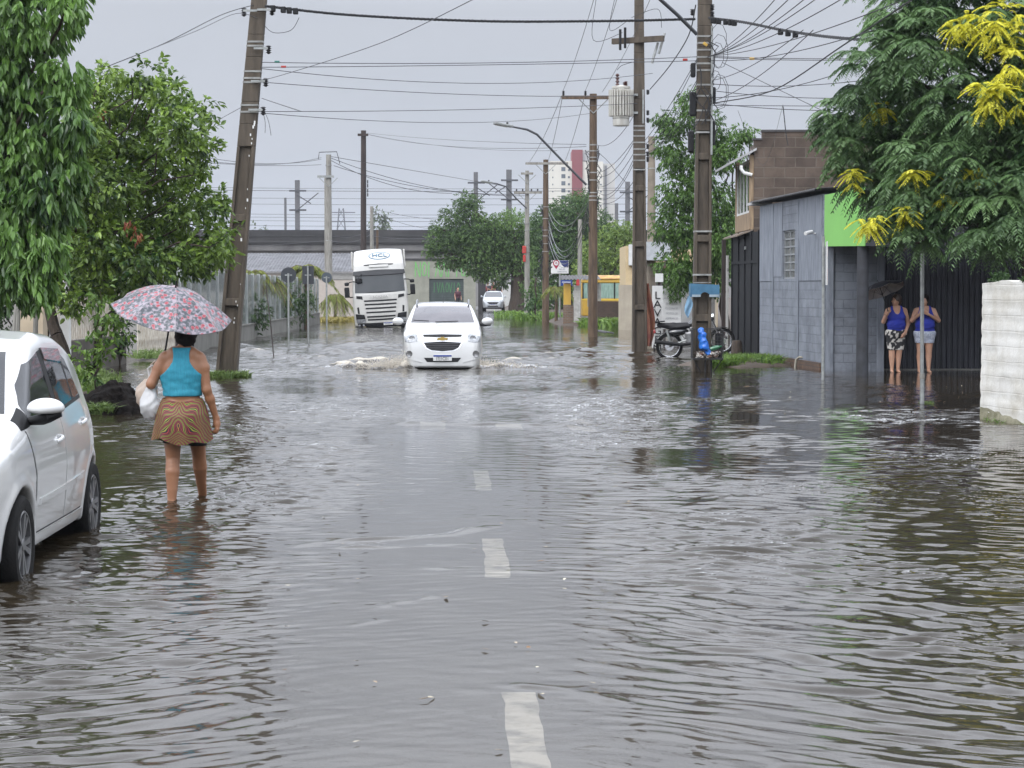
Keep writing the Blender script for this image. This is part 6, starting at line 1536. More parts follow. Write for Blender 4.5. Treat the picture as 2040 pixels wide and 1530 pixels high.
# ---- hatchback at the left edge, facing the camera
def build_hatch():
    yw = 0.030
    ox, oy = -3.745, 11.80
    t = thing('white_hatchback', (ox, oy, -0.12), 'white hatchback parked in the water at the left edge, nose towards the viewer', 'car', None, yw)
    top = [(0, 0.30), (0.015, 0.62), (0.08, 0.74), (0.22, 0.86), (0.55, 0.965), (0.95, 1.03), (1.02, 1.06), (1.35, 1.25), (1.72, 1.46), (1.95, 1.545), (2.4, 1.592), (2.9, 1.565), (3.25, 1.475), (3.42, 1.385), (3.62, 1.08), (3.72, 0.92), (3.80, 0.72), (3.82, 0.32)]
    plan = [(0, 0.50), (0.10, 0.64), (0.30, 0.745), (0.6, 0.80), (1.2, 0.815), (2.4, 0.82), (3.1, 0.81), (3.5, 0.775), (3.72, 0.71), (3.82, 0.62)]
    side = [(0.15, 0.93), (0.26, 0.955), (0.33, 0.965), (0.48, 0.985), (0.70, 1.0), (0.86, 0.985), (0.99, 0.945), (1.06, 0.91), (1.30, 0.825), (1.46, 0.762), (1.58, 0.69)]
    sh = CarShape(top, plan, side, 0.235, (0.78, 3.245), 0.305, 0.352, 0.055, 0.075)
    nets_obj('body', sh, (-0.95, -0.06, 0.15), (0.95, 3.92, 1.64), 0.02, M_white_paint, t, 3)
    MB().box(-0.60, 0.60, 0.25, 3.6, 0.20, 0.62).box(-0.7, 0.7, 1.25, 2.8, 0.2, 0.3).build('underbody', M_black, t)
    for s in (1, -1):
        def pt(name, m, bo, to, **k): return patch(sh, name, m, t, bo, to, 'x', s, **k)
        arcr = [(3.245 - 0.40 * math.cos(a), 0.305 + 0.40 * math.sin(a)) for a in np.linspace(0.12, 1.25, 10)]
        d1 = pt('door', M_white_paint, [(1.17, 0.34), (2.10, 0.34)], [(1.06, 0.985), (2.13, 1.035)], eps=0.0045, nu=30, nv=22, left=[(1.17, 0.34), (1.16, 0.7), (1.06, 0.985)])
        d2 = pt('door', M_white_paint, [(2.125, 0.34), (2.82, 0.34)], [(2.155, 1.036), (3.13, 1.075)], eps=0.0045, nu=26, nv=22, right=[(2.82, 0.34)] + arcr + [(3.13, 1.075)])
        a1 = [(1.02, 1.02), (1.30, 1.205), (1.55, 1.335), (1.72, 1.405)]
        def sub(o, par): o.parent = par; return o
        sub(pt('window', M_wet_glass, [(1.21, 1.024), (2.07, 1.052)], [(1.64, 1.372), (2.07, 1.440)], eps=0.0035, left=[(1.21, 1.024), (1.21, 1.12), (1.40, 1.245), (1.64, 1.372)], nu=20, nv=14), d1)
        sub(pt('corner_trim', M_black, [(1.00, 0.985), (1.195, 1.005)], [(1.06, 1.045), (1.195, 1.118)], eps=0.004, nu=8, nv=8), d1)
        pt('pillar_trim', M_black, [(2.082, 1.048), (2.20, 1.054)], [(2.082, 1.442), (2.20, 1.452)], eps=0.004, nu=5, nv=12)
        sub(pt('window', M_wet_glass, [(2.215, 1.056), (2.80, 1.084)], [(2.215, 1.448), (2.77, 1.425)], eps=0.0035, nu=16, nv=14), d2)
        sub(pt('window', M_wet_glass, [(2.85, 1.088), (3.13, 1.115)], [(2.83, 1.412), (2.96, 1.365)], eps=0.0035, nu=8, nv=10), d2)
        pt('window_trim', M_black, [(2.803, 1.078), (2.845, 1.08)], [(2.774, 1.43), (2.826, 1.42)], eps=0.004, nu=3, nv=12)
        pt('window_trim', M_black, [(1.28, 1.005), (2.2, 1.030), (3.14, 1.082)], [(1.29, 1.028), (2.2, 1.052), (3.13, 1.107)], eps=0.005, nu=40, nv=2)
        pt('window_visor', pm('smoked_visor', (0.05, 0.045, 0.045), None, 0.15, coat=1), [(2.205, 1.385), (2.80, 1.345)], [(2.205, 1.462), (2.80, 1.438)], eps=0.016, nu=12, nv=4)
        pt('rub_strip', M_white_paint, [(1.24, 0.505), (2.10, 0.520), (2.82, 0.545)], [(1.24, 0.545), (2.10, 0.560), (2.82, 0.585)], eps=0.016, nu=30, nv=3, thick=0.02)
        pt('door_seam', M_seam, [(2.104, 0.33), (2.121, 0.33)], [(2.134, 1.03), (2.151, 1.03)], eps=0.0015, nu=2, nv=16)
        pt('door_seam', M_seam, [(1.150, 0.33), (1.166, 0.33)], [(1.140, 0.70), (1.156, 0.70)], eps=0.0015, nu=2, nv=8)
        pt('door_seam', M_seam, [(1.140, 0.70), (1.156, 0.70)], [(1.040, 0.98), (1.056, 0.98)], eps=0.0015, nu=2, nv=8)
        pt('door_seam', M_seam, [(1.15, 0.326), (2.83, 0.326)], [(1.15, 0.3385), (2.83, 0.3385)], eps=0.0015, nu=30, nv=1)
        pt('sill', M_white_paint, [(1.16, 0.258), (2.84, 0.258)], [(1.17, 0.322), (2.84, 0.322)], eps=0.008, nu=26, nv=4)
        for (yy, zz, dd) in ((1.94, 0.870, d1), (2.93, 0.925, d2)):
            q, g = sh.hit([(0, yy + k * 0.045, zz + 0.006 * k) for k in range(-2, 3)], 0, s * 1.3, s * 0.2, 0.002)
            v = [Vector(q[0]), Vector(q[1] + g[1] * .018), Vector(q[2] + g[2] * .024), Vector(q[3] + g[3] * .018), Vector(q[4])]
            MB().tube(v, [0.012, 0.014, 0.015, 0.014, 0.012], 8).build('handle', M_white_paint, dd, True)
            q, g = sh.hit([(0, yy, zz)], 0, s * 1.3, s * 0.2, 0.001)
            MB().box(-0.004, 0.004, -0.05, 0.05, -0.032, 0.03).build('handle_cup', pm('cup_shade', (0.5, 0.5, 0.5), None, 0.4), dd, bevel=0.003, loc=Vector(q[0]))
        # door mirror
        m0 = Vector((s * 0.870, 1.16, 1.115))
        mi = nets_obj('mirror', lambda p: smax(ellipsoid(p, (m0.x, m0.y, m0.z), (0.118, 0.09, 0.068)), -(p[..., 2] - (m0.z - 0.030)), 0.03), (m0.x - .17, m0.y - .14, m0.z - .12), (m0.x + .17, m0.y + .14, m0.z + .12), 0.011, M_white_paint, t)
        MB().tube([(s * 0.755, 1.22, 1.035), (s * 0.84, 1.21, 1.045), (s * 0.89, 1.17, 1.067), (s * 0.965, 1.17, 1.082)], [0.028, 0.036, 0.04, 0.018], 10).build('mirror_base', M_black, mi, True)
        for ay in (0.78, 3.245):
            wheel(t, (s * 0.715, ay, 0.305), 0.305, 0.195, s, 10, 0.70)
            MB().lathe([(0.36, -0.12), (0.36, 0.12)], Matrix.Translation((s * 0.60, ay, 0.305)) @ Matrix.Rotation(R(90), 4, 'Y'), 28, False).build('wheel_housing', M_black, t)
        patch(sh, 'headlight', M_lamp_glass, t, [(s * 0.40, 0.60), (s * 0.66, 0.64)], [(s * 0.46, 0.72), (s * 0.70, 0.80)], 'y', nu=10, nv=6, eps=0.006)
    patch(sh, 'windshield', M_wet_glass, t, [(-0.62, 1.085), (0.62, 1.085)], [(-0.50, 1.45), (0.50, 1.45)], 'y', nu=22, nv=12, eps=0.004)
    patch(sh, 'grille', M_black, t, [(-0.32, 0.60), (0.32, 0.60)], [(-0.36, 0.70), (0.36, 0.70)], 'y', nu=12, nv=4, eps=0.006)
    patch(sh, 'lower_grille', M_black, t, [(-0.42, 0.32), (0.42, 0.32)], [(-0.42, 0.43), (0.42, 0.43)], 'y', nu=12, nv=4, eps=0.006)
    patch(sh, 'rear_window', M_glass_dark, t, [(-0.52, 1.10), (0.52, 1.10)], [(-0.48, 1.36), (0.48, 1.36)], 'y', nu=12, nv=8, eps=0.004, start=4.4, stop=2.6)
    for s in (1, -1):
        patch(sh, 'tail_light', pm('tail_red', (0.3, 0.02, 0.02), None, 0.2, coat=1), t, [(s * 0.52, 0.78), (s * 0.68, 0.80)], [(s * 0.55, 1.06), (s * 0.66, 1.05)], 'y', nu=5, nv=8, eps=0.005, start=4.4, stop=2.6)
    return t
build_hatch()

def plate(parent, txt, loc, sx=0.40, sz=0.13):
    o = MB().box(-sx / 2, sx / 2, -0.008, 0.0, -sz / 2, sz / 2).build('number_plate', M_white_board, parent, bevel=0.004, loc=loc)
    MB().box(-sx / 2 + .004, sx / 2 - .004, -0.0115, -0.0085, sz * 0.20, sz / 2 - .004).build('blue_band', pm('plate_blue', (0.02, 0.05, 0.26)), o)
    text_obj(txt, sz * 0.80, M_text_black, o, (0, -0.010, -sz * 0.16), name='lettering', sx=0.80)
    return o

# ---- white people carrier driving through the water
def build_mpv():
    Y0 = 44.7
    t = thing('white_minivan', (X(881.5, Y0), Y0, -0.19), 'white people carrier with roof rails driving towards the viewer, pushing a bow wave', 'car', None, ROAD_YAW)
    top = [(0, 0.28), (0.02, 0.70), (0.07, 0.86), (0.16, 0.945), (0.5, 1.05), (0.95, 1.14), (1.02, 1.18), (1.4, 1.37), (1.80, 1.53), (2.1, 1.595), (2.7, 1.625), (3.6, 1.60), (4.0, 1.52), (4.2, 1.1), (4.32, 0.8), (4.36, 0.3)]
    plan = [(0, 0.70), (0.08, 0.78), (0.22, 0.835), (0.5, 0.862), (1.2, 0.868), (3.4, 0.868), (4.1, 0.82), (4.36, 0.70)]
    side = [(0.15, 0.93), (0.25, 0.95), (0.45, 0.985), (0.75, 1.0), (0.95, 0.985), (1.10, 0.955), (1.35, 0.84), (1.55, 0.745), (1.65, 0.68)]
    sh = CarShape(top, plan, side, 0.22, (0.88, 3.5), 0.32, 0.365, 0.05, 0.07)
    nets_obj('body', sh, (-1.0, -0.06, 0.12), (1.0, 4.44, 1.72), 0.026, M_white_paint, t, 3)
    def pf(name, m, bo, to, par=t, **k):
        k.setdefault('eps', 0.006); return patch(sh, name, m, par, bo, to, 'y', **k)
    pf('windshield', pm('mpv_glass', (0.10, 0.09, 0.10), (0.07, 0.065, 0.075), 0.08, coat=0.5, scale=2), [(-0.695, 1.175), (0.695, 1.175)], [(-0.60, 1.525), (0.60, 1.525)], nu=24, nv=12)
    MB().box(-0.64, -0.30, -0.01, 0.01, 0, 0.018, Matrix.Translation((0, 0.985, 1.185)) @ Matrix.Rotation(R(3), 4, 'Y')).build('wiper', M_black, t)
    MB().box(-0.16, 0.34, -0.01, 0.01, 0, 0.018, Matrix.Translation((0, 0.985, 1.185)) @ Matrix.Rotation(R(-2), 4, 'Y')).build('wiper', M_black, t)
    pf('upper_grille', M_black, [(-0.40, 0.885), (0, 0.875), (0.40, 0.885)], [(-0.42, 0.925), (0, 0.935), (0.42, 0.925)], nu=16, nv=4)
    ring = [(-0.435, 0.77), (-0.37, 0.64), (-0.25, 0.575), (0, 0.555), (0.25, 0.575), (0.37, 0.64), (0.435, 0.77)]
    pf('grille_surround', M_chrome, ring[1:6], [ring[0], (0, 0.795), ring[6]], nu=24, nv=6, eps=0.003, left=[ring[1], ring[0]], right=[ring[5], ring[6]])
    gr = pf('grille', M_black, [(-0.34, 0.65), (-0.23, 0.595), (0, 0.575), (0.23, 0.595), (0.34, 0.65)], [(-0.405, 0.76), (0, 0.785), (0.405, 0.76)], nu=24, nv=6, eps=0.009)
    for zz in (0.62, 0.66, 0.70, 0.74):
        w_ = 0.26 + (zz - 0.60) * 0.95
        pf('grille_bar', pm('grille_bar_grey', (0.05, 0.05, 0.055), None, 0.35), [(-w_, zz - .006), (w_, zz - .006)], [(-w_, zz + .006), (w_, zz + .006)], par=gr, nu=16, nv=1, eps=0.016)
    q, g = sh.hit([(0, 0, 0.835)], 1, -0.5, 1, 0.012); q = Vector(q[0])
    MB().prism([(-0.115, 0, -0.022), (-0.04, 0, -0.022), (-0.04, 0, -0.042), (0.04, 0, -0.042), (0.04, 0, -0.022), (0.105, 0, -0.022), (0.115, 0, 0.022), (0.04, 0, 0.022), (0.04, 0, 0.042), (-0.04, 0, 0.042), (-0.04, 0, 0.022), (-0.105, 0, 0.022)], (0, 0.015, 0)).build('badge', M_gold, t, loc=q)
    for s in (1, -1):
        hl = pf('headlight', M_lamp_glass, [(s * 0.545, 0.785), (s * 0.70, 0.755), (s * 0.80, 0.775)], [(s * 0.565, 0.955), (s * 0.70, 0.925), (s * 0.815, 0.885)], nu=14, nv=9, eps=0.007, left=[(s * 0.545, 0.785), (s * 0.535, 0.87), (s * 0.565, 0.955)])
        q, g = sh.hit([(s * 0.655, 0, 0.845)], 1, -0.5, 1, 0.008); q = Vector(q[0])
        MB().lathe([(0.062, 0.012), (0.05, 0.0), (0.0, -0.002)], Matrix.Translation(q) @ Matrix.Rotation(R(90), 4, 'X'), 18, False).build('reflector', M_chrome, hl, True)
        q, g = sh.hit([(s * 0.715, 0, 0.515)], 1, -0.5, 1, 0.004); q = Vector(q[0])
        MB().lathe([(0.075, 0.0), (0.07, 0.02), (0.05, 0.012), (0.0, 0.008)], Matrix.Translation(q) @ Matrix.Rotation(R(90), 4, 'X'), 18, False).build('fog_lamp', pm('fog_lens', (0.25, 0.25, 0.25), None, 0.2, metal=0.5), t, True)
        pf('bumper_crease', M_white_paint, [(s * 0.44, 0.33), (s * 0.80, 0.42)], [(s * 0.44, 0.345), (s * 0.80, 0.44)], nu=10, nv=2, eps=0.012)
        mi = nets_obj('mirror', lambda p: ellipsoid(p, (s * 0.985, 1.15, 1.20), (0.125, 0.08, 0.085)), (s * 0.985 - .15, 1.05, 1.1), (s * 0.985 + .15, 1.25, 1.3), 0.02, M_white_paint, t)
        MB().tube([(s * 0.80, 1.18, 1.14), (s * 0.90, 1.17, 1.125), (s * 1.06, 1.16, 1.125)], [0.03, 0.04, 0.025], 8).build('mirror_base', M_black, mi, True)
        MB().tube([(s * 0.575, 1.85, 1.545), (s * 0.585, 2.15, 1.632), (s * 0.585, 2.8, 1.66), (s * 0.575, 3.7, 1.62)], 0.019, 8).build('roof_rail', pm('rail_grey', (0.22, 0.23, 0.24), None, 0.4, metal=0.5), t, True)
        for ay in (0.88, 3.5): wheel(t, (s * 0.755, ay, 0.32), 0.32, 0.2, s, 10, 0.66)
        patch(sh, 'window', M_glass_dark, t, [(1.4, 1.16), (3.6, 1.2)], [(1.9, 1.50), (3.5, 1.52)], 'x', s, nu=20, nv=8)
    pf('lower_grille', M_black, [(-0.33, 0.345), (0.33, 0.345)], [(-0.40, 0.435), (0.40, 0.435)], nu=16, nv=5)
    pf('lower_lip', pm('lip_grey', (0.25, 0.25, 0.25), None, 0.5), [(-0.62, 0.235), (0.62, 0.235)], [(-0.5, 0.262), (0.5, 0.262)], nu=16, nv=2, eps=0.005)
    plate(t, 'ITJ1C01', (0, -0.035, 0.435))
    MB().box(-0.6, 0.6, 0.3, 4.0, 0.16, 0.6).build('underbody', M_black, t)
    MB().tube([(0.01, 1.95, 1.60), (0.01, 2.06, 1.74)], 0.006, 5).build('antenna', M_black, t)
build_mpv()

# ---- silver hatchback parked at the end of the street
def build_silver():
    Y0 = 160
    t = thing('silver_hatchback', (X(982, Y0), Y0, -0.02), 'small silver hatchback on the dry end of the street under the big tree', 'car', None, ROAD_YAW - 0.05)
    top = [(0, 0.28), (0.02, 0.62), (0.1, 0.78), (0.5, 0.93), (0.95, 1.02), (1.4, 1.25), (1.8, 1.45), (2.3, 1.52), (3.1, 1.48), (3.5, 1.3), (3.75, 0.8), (3.85, 0.3)]
    plan = [(0, 0.56), (0.1, 0.70), (0.3, 0.80), (1.2, 0.845), (3.3, 0.845), (3.85, 0.66)]
    side = [(0.15, 0.93), (0.7, 1.0), (0.95, 0.975), (1.3, 0.83), (1.55, 0.66)]
    sh = CarShape(top, plan, side, 0.22, (0.8, 3.28), 0.3, 0.34)
    nets_obj('body', sh, (-1.0, -0.06, 0.12), (1.0, 3.95, 1.62), 0.045, M_silver_paint, t, 3)
    patch(sh, 'windshield', M_glass_dark, t, [(-0.68, 1.06), (0.68, 1.06)], [(-0.58, 1.43), (0.58, 1.43)], 'y', nu=12, nv=6, eps=0.008)
    patch(sh, 'grille', M_black, t, [(-0.30, 0.50), (0.30, 0.50)], [(-0.46, 0.66), (0.46, 0.66)], 'y', nu=12, nv=4, eps=0.008)
    patch(sh, 'lower_grille', M_black, t, [(-0.40, 0.30), (0.40, 0.30)], [(-0.42, 0.38), (0.42, 0.38)], 'y', nu=12, nv=4, eps=0.008)
    plate(t, 'FDA8H31', (0, -0.03, 0.44))
    for s in (1, -1):
        patch(sh, 'headlight', M_lamp_glass, t, [(s * 0.48, 0.66), (s * 0.76, 0.72)], [(s * 0.52, 0.76), (s * 0.78, 0.86)], 'y', nu=8, nv=4, eps=0.01)
        MB().tube([(s * 0.82, 1.15, 1.06), (s * 0.98, 1.15, 1.10)], [0.04, 0.09], 8).build('mirror', M_silver_paint, t, True)
        for ay in (0.8, 3.28): wheel(t, (s * 0.73, ay, 0.3), 0.3, 0.19, s, 10, 0.66)
    MB().box(-0.6, 0.6, 0.3, 3.6, 0.14, 0.55).build('underbody', M_black, t)
build_silver()

# ---- white tractor truck
def build_truck():
    Y0 = 92.0
    t = thing('white_truck', (X(762, Y0), Y0, -0.34), 'tilted white high roofed truck in the flood with an oval emblem on its roof cap', 'truck', None, ROAD_YAW + 0.03)
    t.rotation_euler = (0, R(-3.2), ROAD_YAW + 0.03)
    yf, ysl = smooth_curve([(0.2, 0.10), (0.5, 0.02), (0.9, 0.0), (1.75, 0.06), (1.85, 0.08), (2.75, 0.26), (2.95, 0.30), (3.15, 0.34), (3.35, 0.55), (3.75, 0.95), (3.95, 1.2)], 400, 0.08)
    hwz, _ = smooth_curve([(0.2, 1.17), (1.2, 1.22), (1.8, 1.22), (2.6, 1.16), (3.0, 1.12), (3.5, 1.10), (3.9, 1.06)], 300, 0.1)
    class TS(CarShape):
        def __init__(s): pass
        def solid(s, p):
            x, y, z = np.abs(p[..., 0]), p[..., 1], p[..., 2]
            f = (yf(z) + 0.12 * (x / 1.2) ** 4 - y) / np.sqrt(1 + ysl(z) ** 2)
            return smax(smax(smax(f, x - hwz(z), 0.14), smax(y - 2.2, z - 3.82 + 0.06 * x * x, 0.1), 0.12), 0.42 - z, 0.04)
    sh = TS()
    nets_obj('cab', lambda p: smax(sh.solid(p), -np.maximum(np.hypot(p[..., 1] - 1.35, p[..., 2] - 0.5) - 0.62, 0.75 - np.abs(p[..., 0])), 0.03), (-1.4, -0.1, 0.3), (1.4, 2.35, 3.95), 0.035, pm('truck_white', (0.54, 0.53, 0.50), (0.47, 0.46, 0.43), 0.35, coat=0.6, scale=1.5), t, 3)
    wht = pm('truck_white', (0.7, 0.7, 0.7))
    def pf(name, m, bo, to, par=t, **k):
        k.setdefault('eps', 0.012); return patch(sh, name, m, par, bo, to, 'y', stop=2.0, **k)
    pf('windshield', pm('truck_glass', (0.014, 0.018, 0.020), (0.024, 0.028, 0.030), 0.1, coat=0.1, scale=1.0), [(-1.10, 1.90), (0, 1.86), (1.10, 1.90)], [(-1.06, 2.72), (1.06, 2.72)], nu=24, nv=10)
    pf('visor', pm('visor_dark', (0.02, 0.02, 0.022), None, 0.3), [(-1.10, 2.66), (0, 2.64), (1.10, 2.66)], [(-1.07, 2.84), (0, 2.88), (1.07, 2.84)], nu=20, nv=4, eps=0.09, thick=0.06)
    gp = pf('grille_panel', pm('grille_silver', (0.50, 0.49, 0.46), (0.42, 0.41, 0.39), 0.4), [(-0.64, 0.56), (0.64, 0.56)], [(-0.80, 1.80), (0, 1.78), (0.80, 1.80)], nu=20, nv=20, eps=0.03, thick=0.05)
    for i, zz in enumerate((0.70, 0.83, 1.02, 1.20, 1.37, 1.53)):
        w_ = 0.60 + 0.04 * i * 0.6
        pf('grille_slot', M_black, [(-w_, zz - .035), (0, zz - .045), (w_, zz - .035)], [(-w_, zz + .035), (0, zz + .03), (w_, zz + .035)], par=gp, nu=16, nv=3, eps=0.035)
    text_obj('SCANIA', 0.14, pm('badge_silver', (0.55, 0.54, 0.52), None, 0.25, metal=0.6), gp, (0, -0.055, 1.69), name='lettering', depth=0.01, sx=1.35)
    for s in (1, -1):
        pf('corner_vent', M_black, [(s * 0.76, 1.60), (s * 1.05, 1.66)], [(s * 0.72, 1.74), (s * 1.05, 1.78)], nu=8, nv=3)
        pf('air_slit', M_black, [(s * 0.94, 0.98), (s * 1.02, 0.99)], [(s * 0.96, 1.28), (s * 1.04, 1.26)], nu=3, nv=6)
        pf('step_corner', M_black, [(s * 0.70, 0.74), (s * 1.10, 0.74)], [(s * 0.74, 0.93), (s * 1.12, 0.98)], nu=8, nv=4, eps=0.02)
        pf('headlight', M_lamp_glass, [(s * 0.68, 0.58), (s * 1.08, 0.58)], [(s * 0.68, 0.73), (s * 1.10, 0.735)], nu=8, nv=4, eps=0.03)
        for k in (0, 1): MB().lathe([(0.05, 0.0), (0.045, 0.02), (0.0, 0.02)], Matrix.Translation((s * (0.80 + 0.18 * k), 0.03, 0.47)) @ Matrix.Rotation(R(90), 4, 'X'), 12, False).build('fog_lamp', M_lamp_glass, t, True)
        MB().box(s * 1.45 - 0.11, s * 1.45 + 0.11, 0.08, 0.24, 1.72, 2.18).build('mirror', M_black, t, bevel=0.04)
        MB().box(s * 1.44 - 0.10, s * 1.44 + 0.10, 0.06, 0.22, 2.24, 2.40).build('wide_mirror', M_black, t, bevel=0.05)
        MB().tube([(s * 1.10, 0.3, 2.42), (s * 1.30, 0.2, 2.40), (s * 1.43, 0.16, 2.30)], 0.025, 6).tube([(s * 1.12, 0.3, 1.75), (s * 1.30, 0.2, 1.72), (s * 1.43, 0.16, 1.80)], 0.025, 6).build('mirror_arm', M_black, t, True)
        for ay in (1.35, 4.6): wheel(t, (s * 1.02, ay, 0.5), 0.5, 0.3, s, 8, 0.56, double=False)
        patch(sh, 'side_window', M_glass_dark, t, [(0.55, 1.95), (1.5, 1.9)], [(0.65, 2.6), (1.5, 2.6)], 'x', s, nu=8, nv=6)
        MB().box(s * 1.16 - .04, s * 1.16 + .04, 0.9, 2.25, 2.95, 3.75).build('side_deflector', wht, t, bevel=0.03)
    MB().box(-0.35, -0.05, 0.02, 0.13, 2.30, 2.52).build('front_mirror', M_black, t, bevel=0.05, loc=(-0.72, 0.0, 0.05))
    MB().tube([(-0.75, 0.2, 2.75), (-0.9, 0.02, 2.6)], 0.02, 6).build('mirror_arm', M_black, t)
    pf('bumper', M_black, [(-1.02, 0.44), (1.02, 0.44)], [(-1.06, 0.56), (1.06, 0.56)], nu=20, nv=3, eps=0.03)
    plate(t, 'IWX4E27', (0.28, -0.035, 0.49), 0.40, 0.11)
    pf('roof_slot', M_black, [(-0.62, 3.09), (0.62, 3.09)], [(-0.66, 3.13), (0, 3.16), (0.66, 3.13)], nu=16, nv=2)
    pf('roof_vent', wht, [(-0.42, 3.0), (0.42, 3.0)], [(-0.42, 3.10), (0.42, 3.10)], nu=12, nv=3, eps=0.06, thick=0.06)
    for (a, b) in ((-0.55, 0.1), (0.1, 0.75)): pf('wiper', M_black, [(a, 1.90), (b, 1.885)], [(a, 1.92), (b, 1.915)], nu=8, nv=1, eps=0.03)
    # oval emblem with letters
    bl = pm('emblem_blue', (0.02, 0.12, 0.22), None, 0.4); zc = 3.50
    def oval(rx, rz, m, eps):
        ang = np.linspace(0, math.pi, 17)
        lo = [(0.06 - rx * math.cos(a), zc - rz * math.sin(a)) for a in ang]; hi = [(0.06 - rx * math.cos(a), zc + rz * math.sin(a)) for a in ang]
        return pf('emblem', m, lo, hi, nu=24, nv=8, eps=eps)
    oval(0.48, 0.165, bl, 0.010); em = oval(0.445, 0.138, wht, 0.016)
    pr = sh.hit([(0.06, 0, zc)], 1, -0.6, 2, 0.03); q = Vector(pr[0][0]); nrm = Vector(pr[1][0])
    tx = text_obj('HCL', 0.30, bl, em, q, (math.atan2(-nrm.z, -nrm.y) * 0 + R(90) - math.asin(max(-1, min(1, nrm.z))), 0, 0), depth=0.012, sx=1.15)
    MB().box(-0.9, 0.9, 2.2, 7.0, 0.55, 0.95).build('chassis', M_black, t)
    MB().box(-0.7, 0.7, 0.35, 2.1, 0.35, 0.6).build('underbody', M_black, t)
    MB().box(-1.22, 1.22, 3.2, 12.0, 1.1, 1.3).box(-1.18, 1.18, 3.1, 3.2, 1.1, 2.3).build('flat_bed', pm('bed_grey', (0.1, 0.1, 0.1)), t)
build_truck()

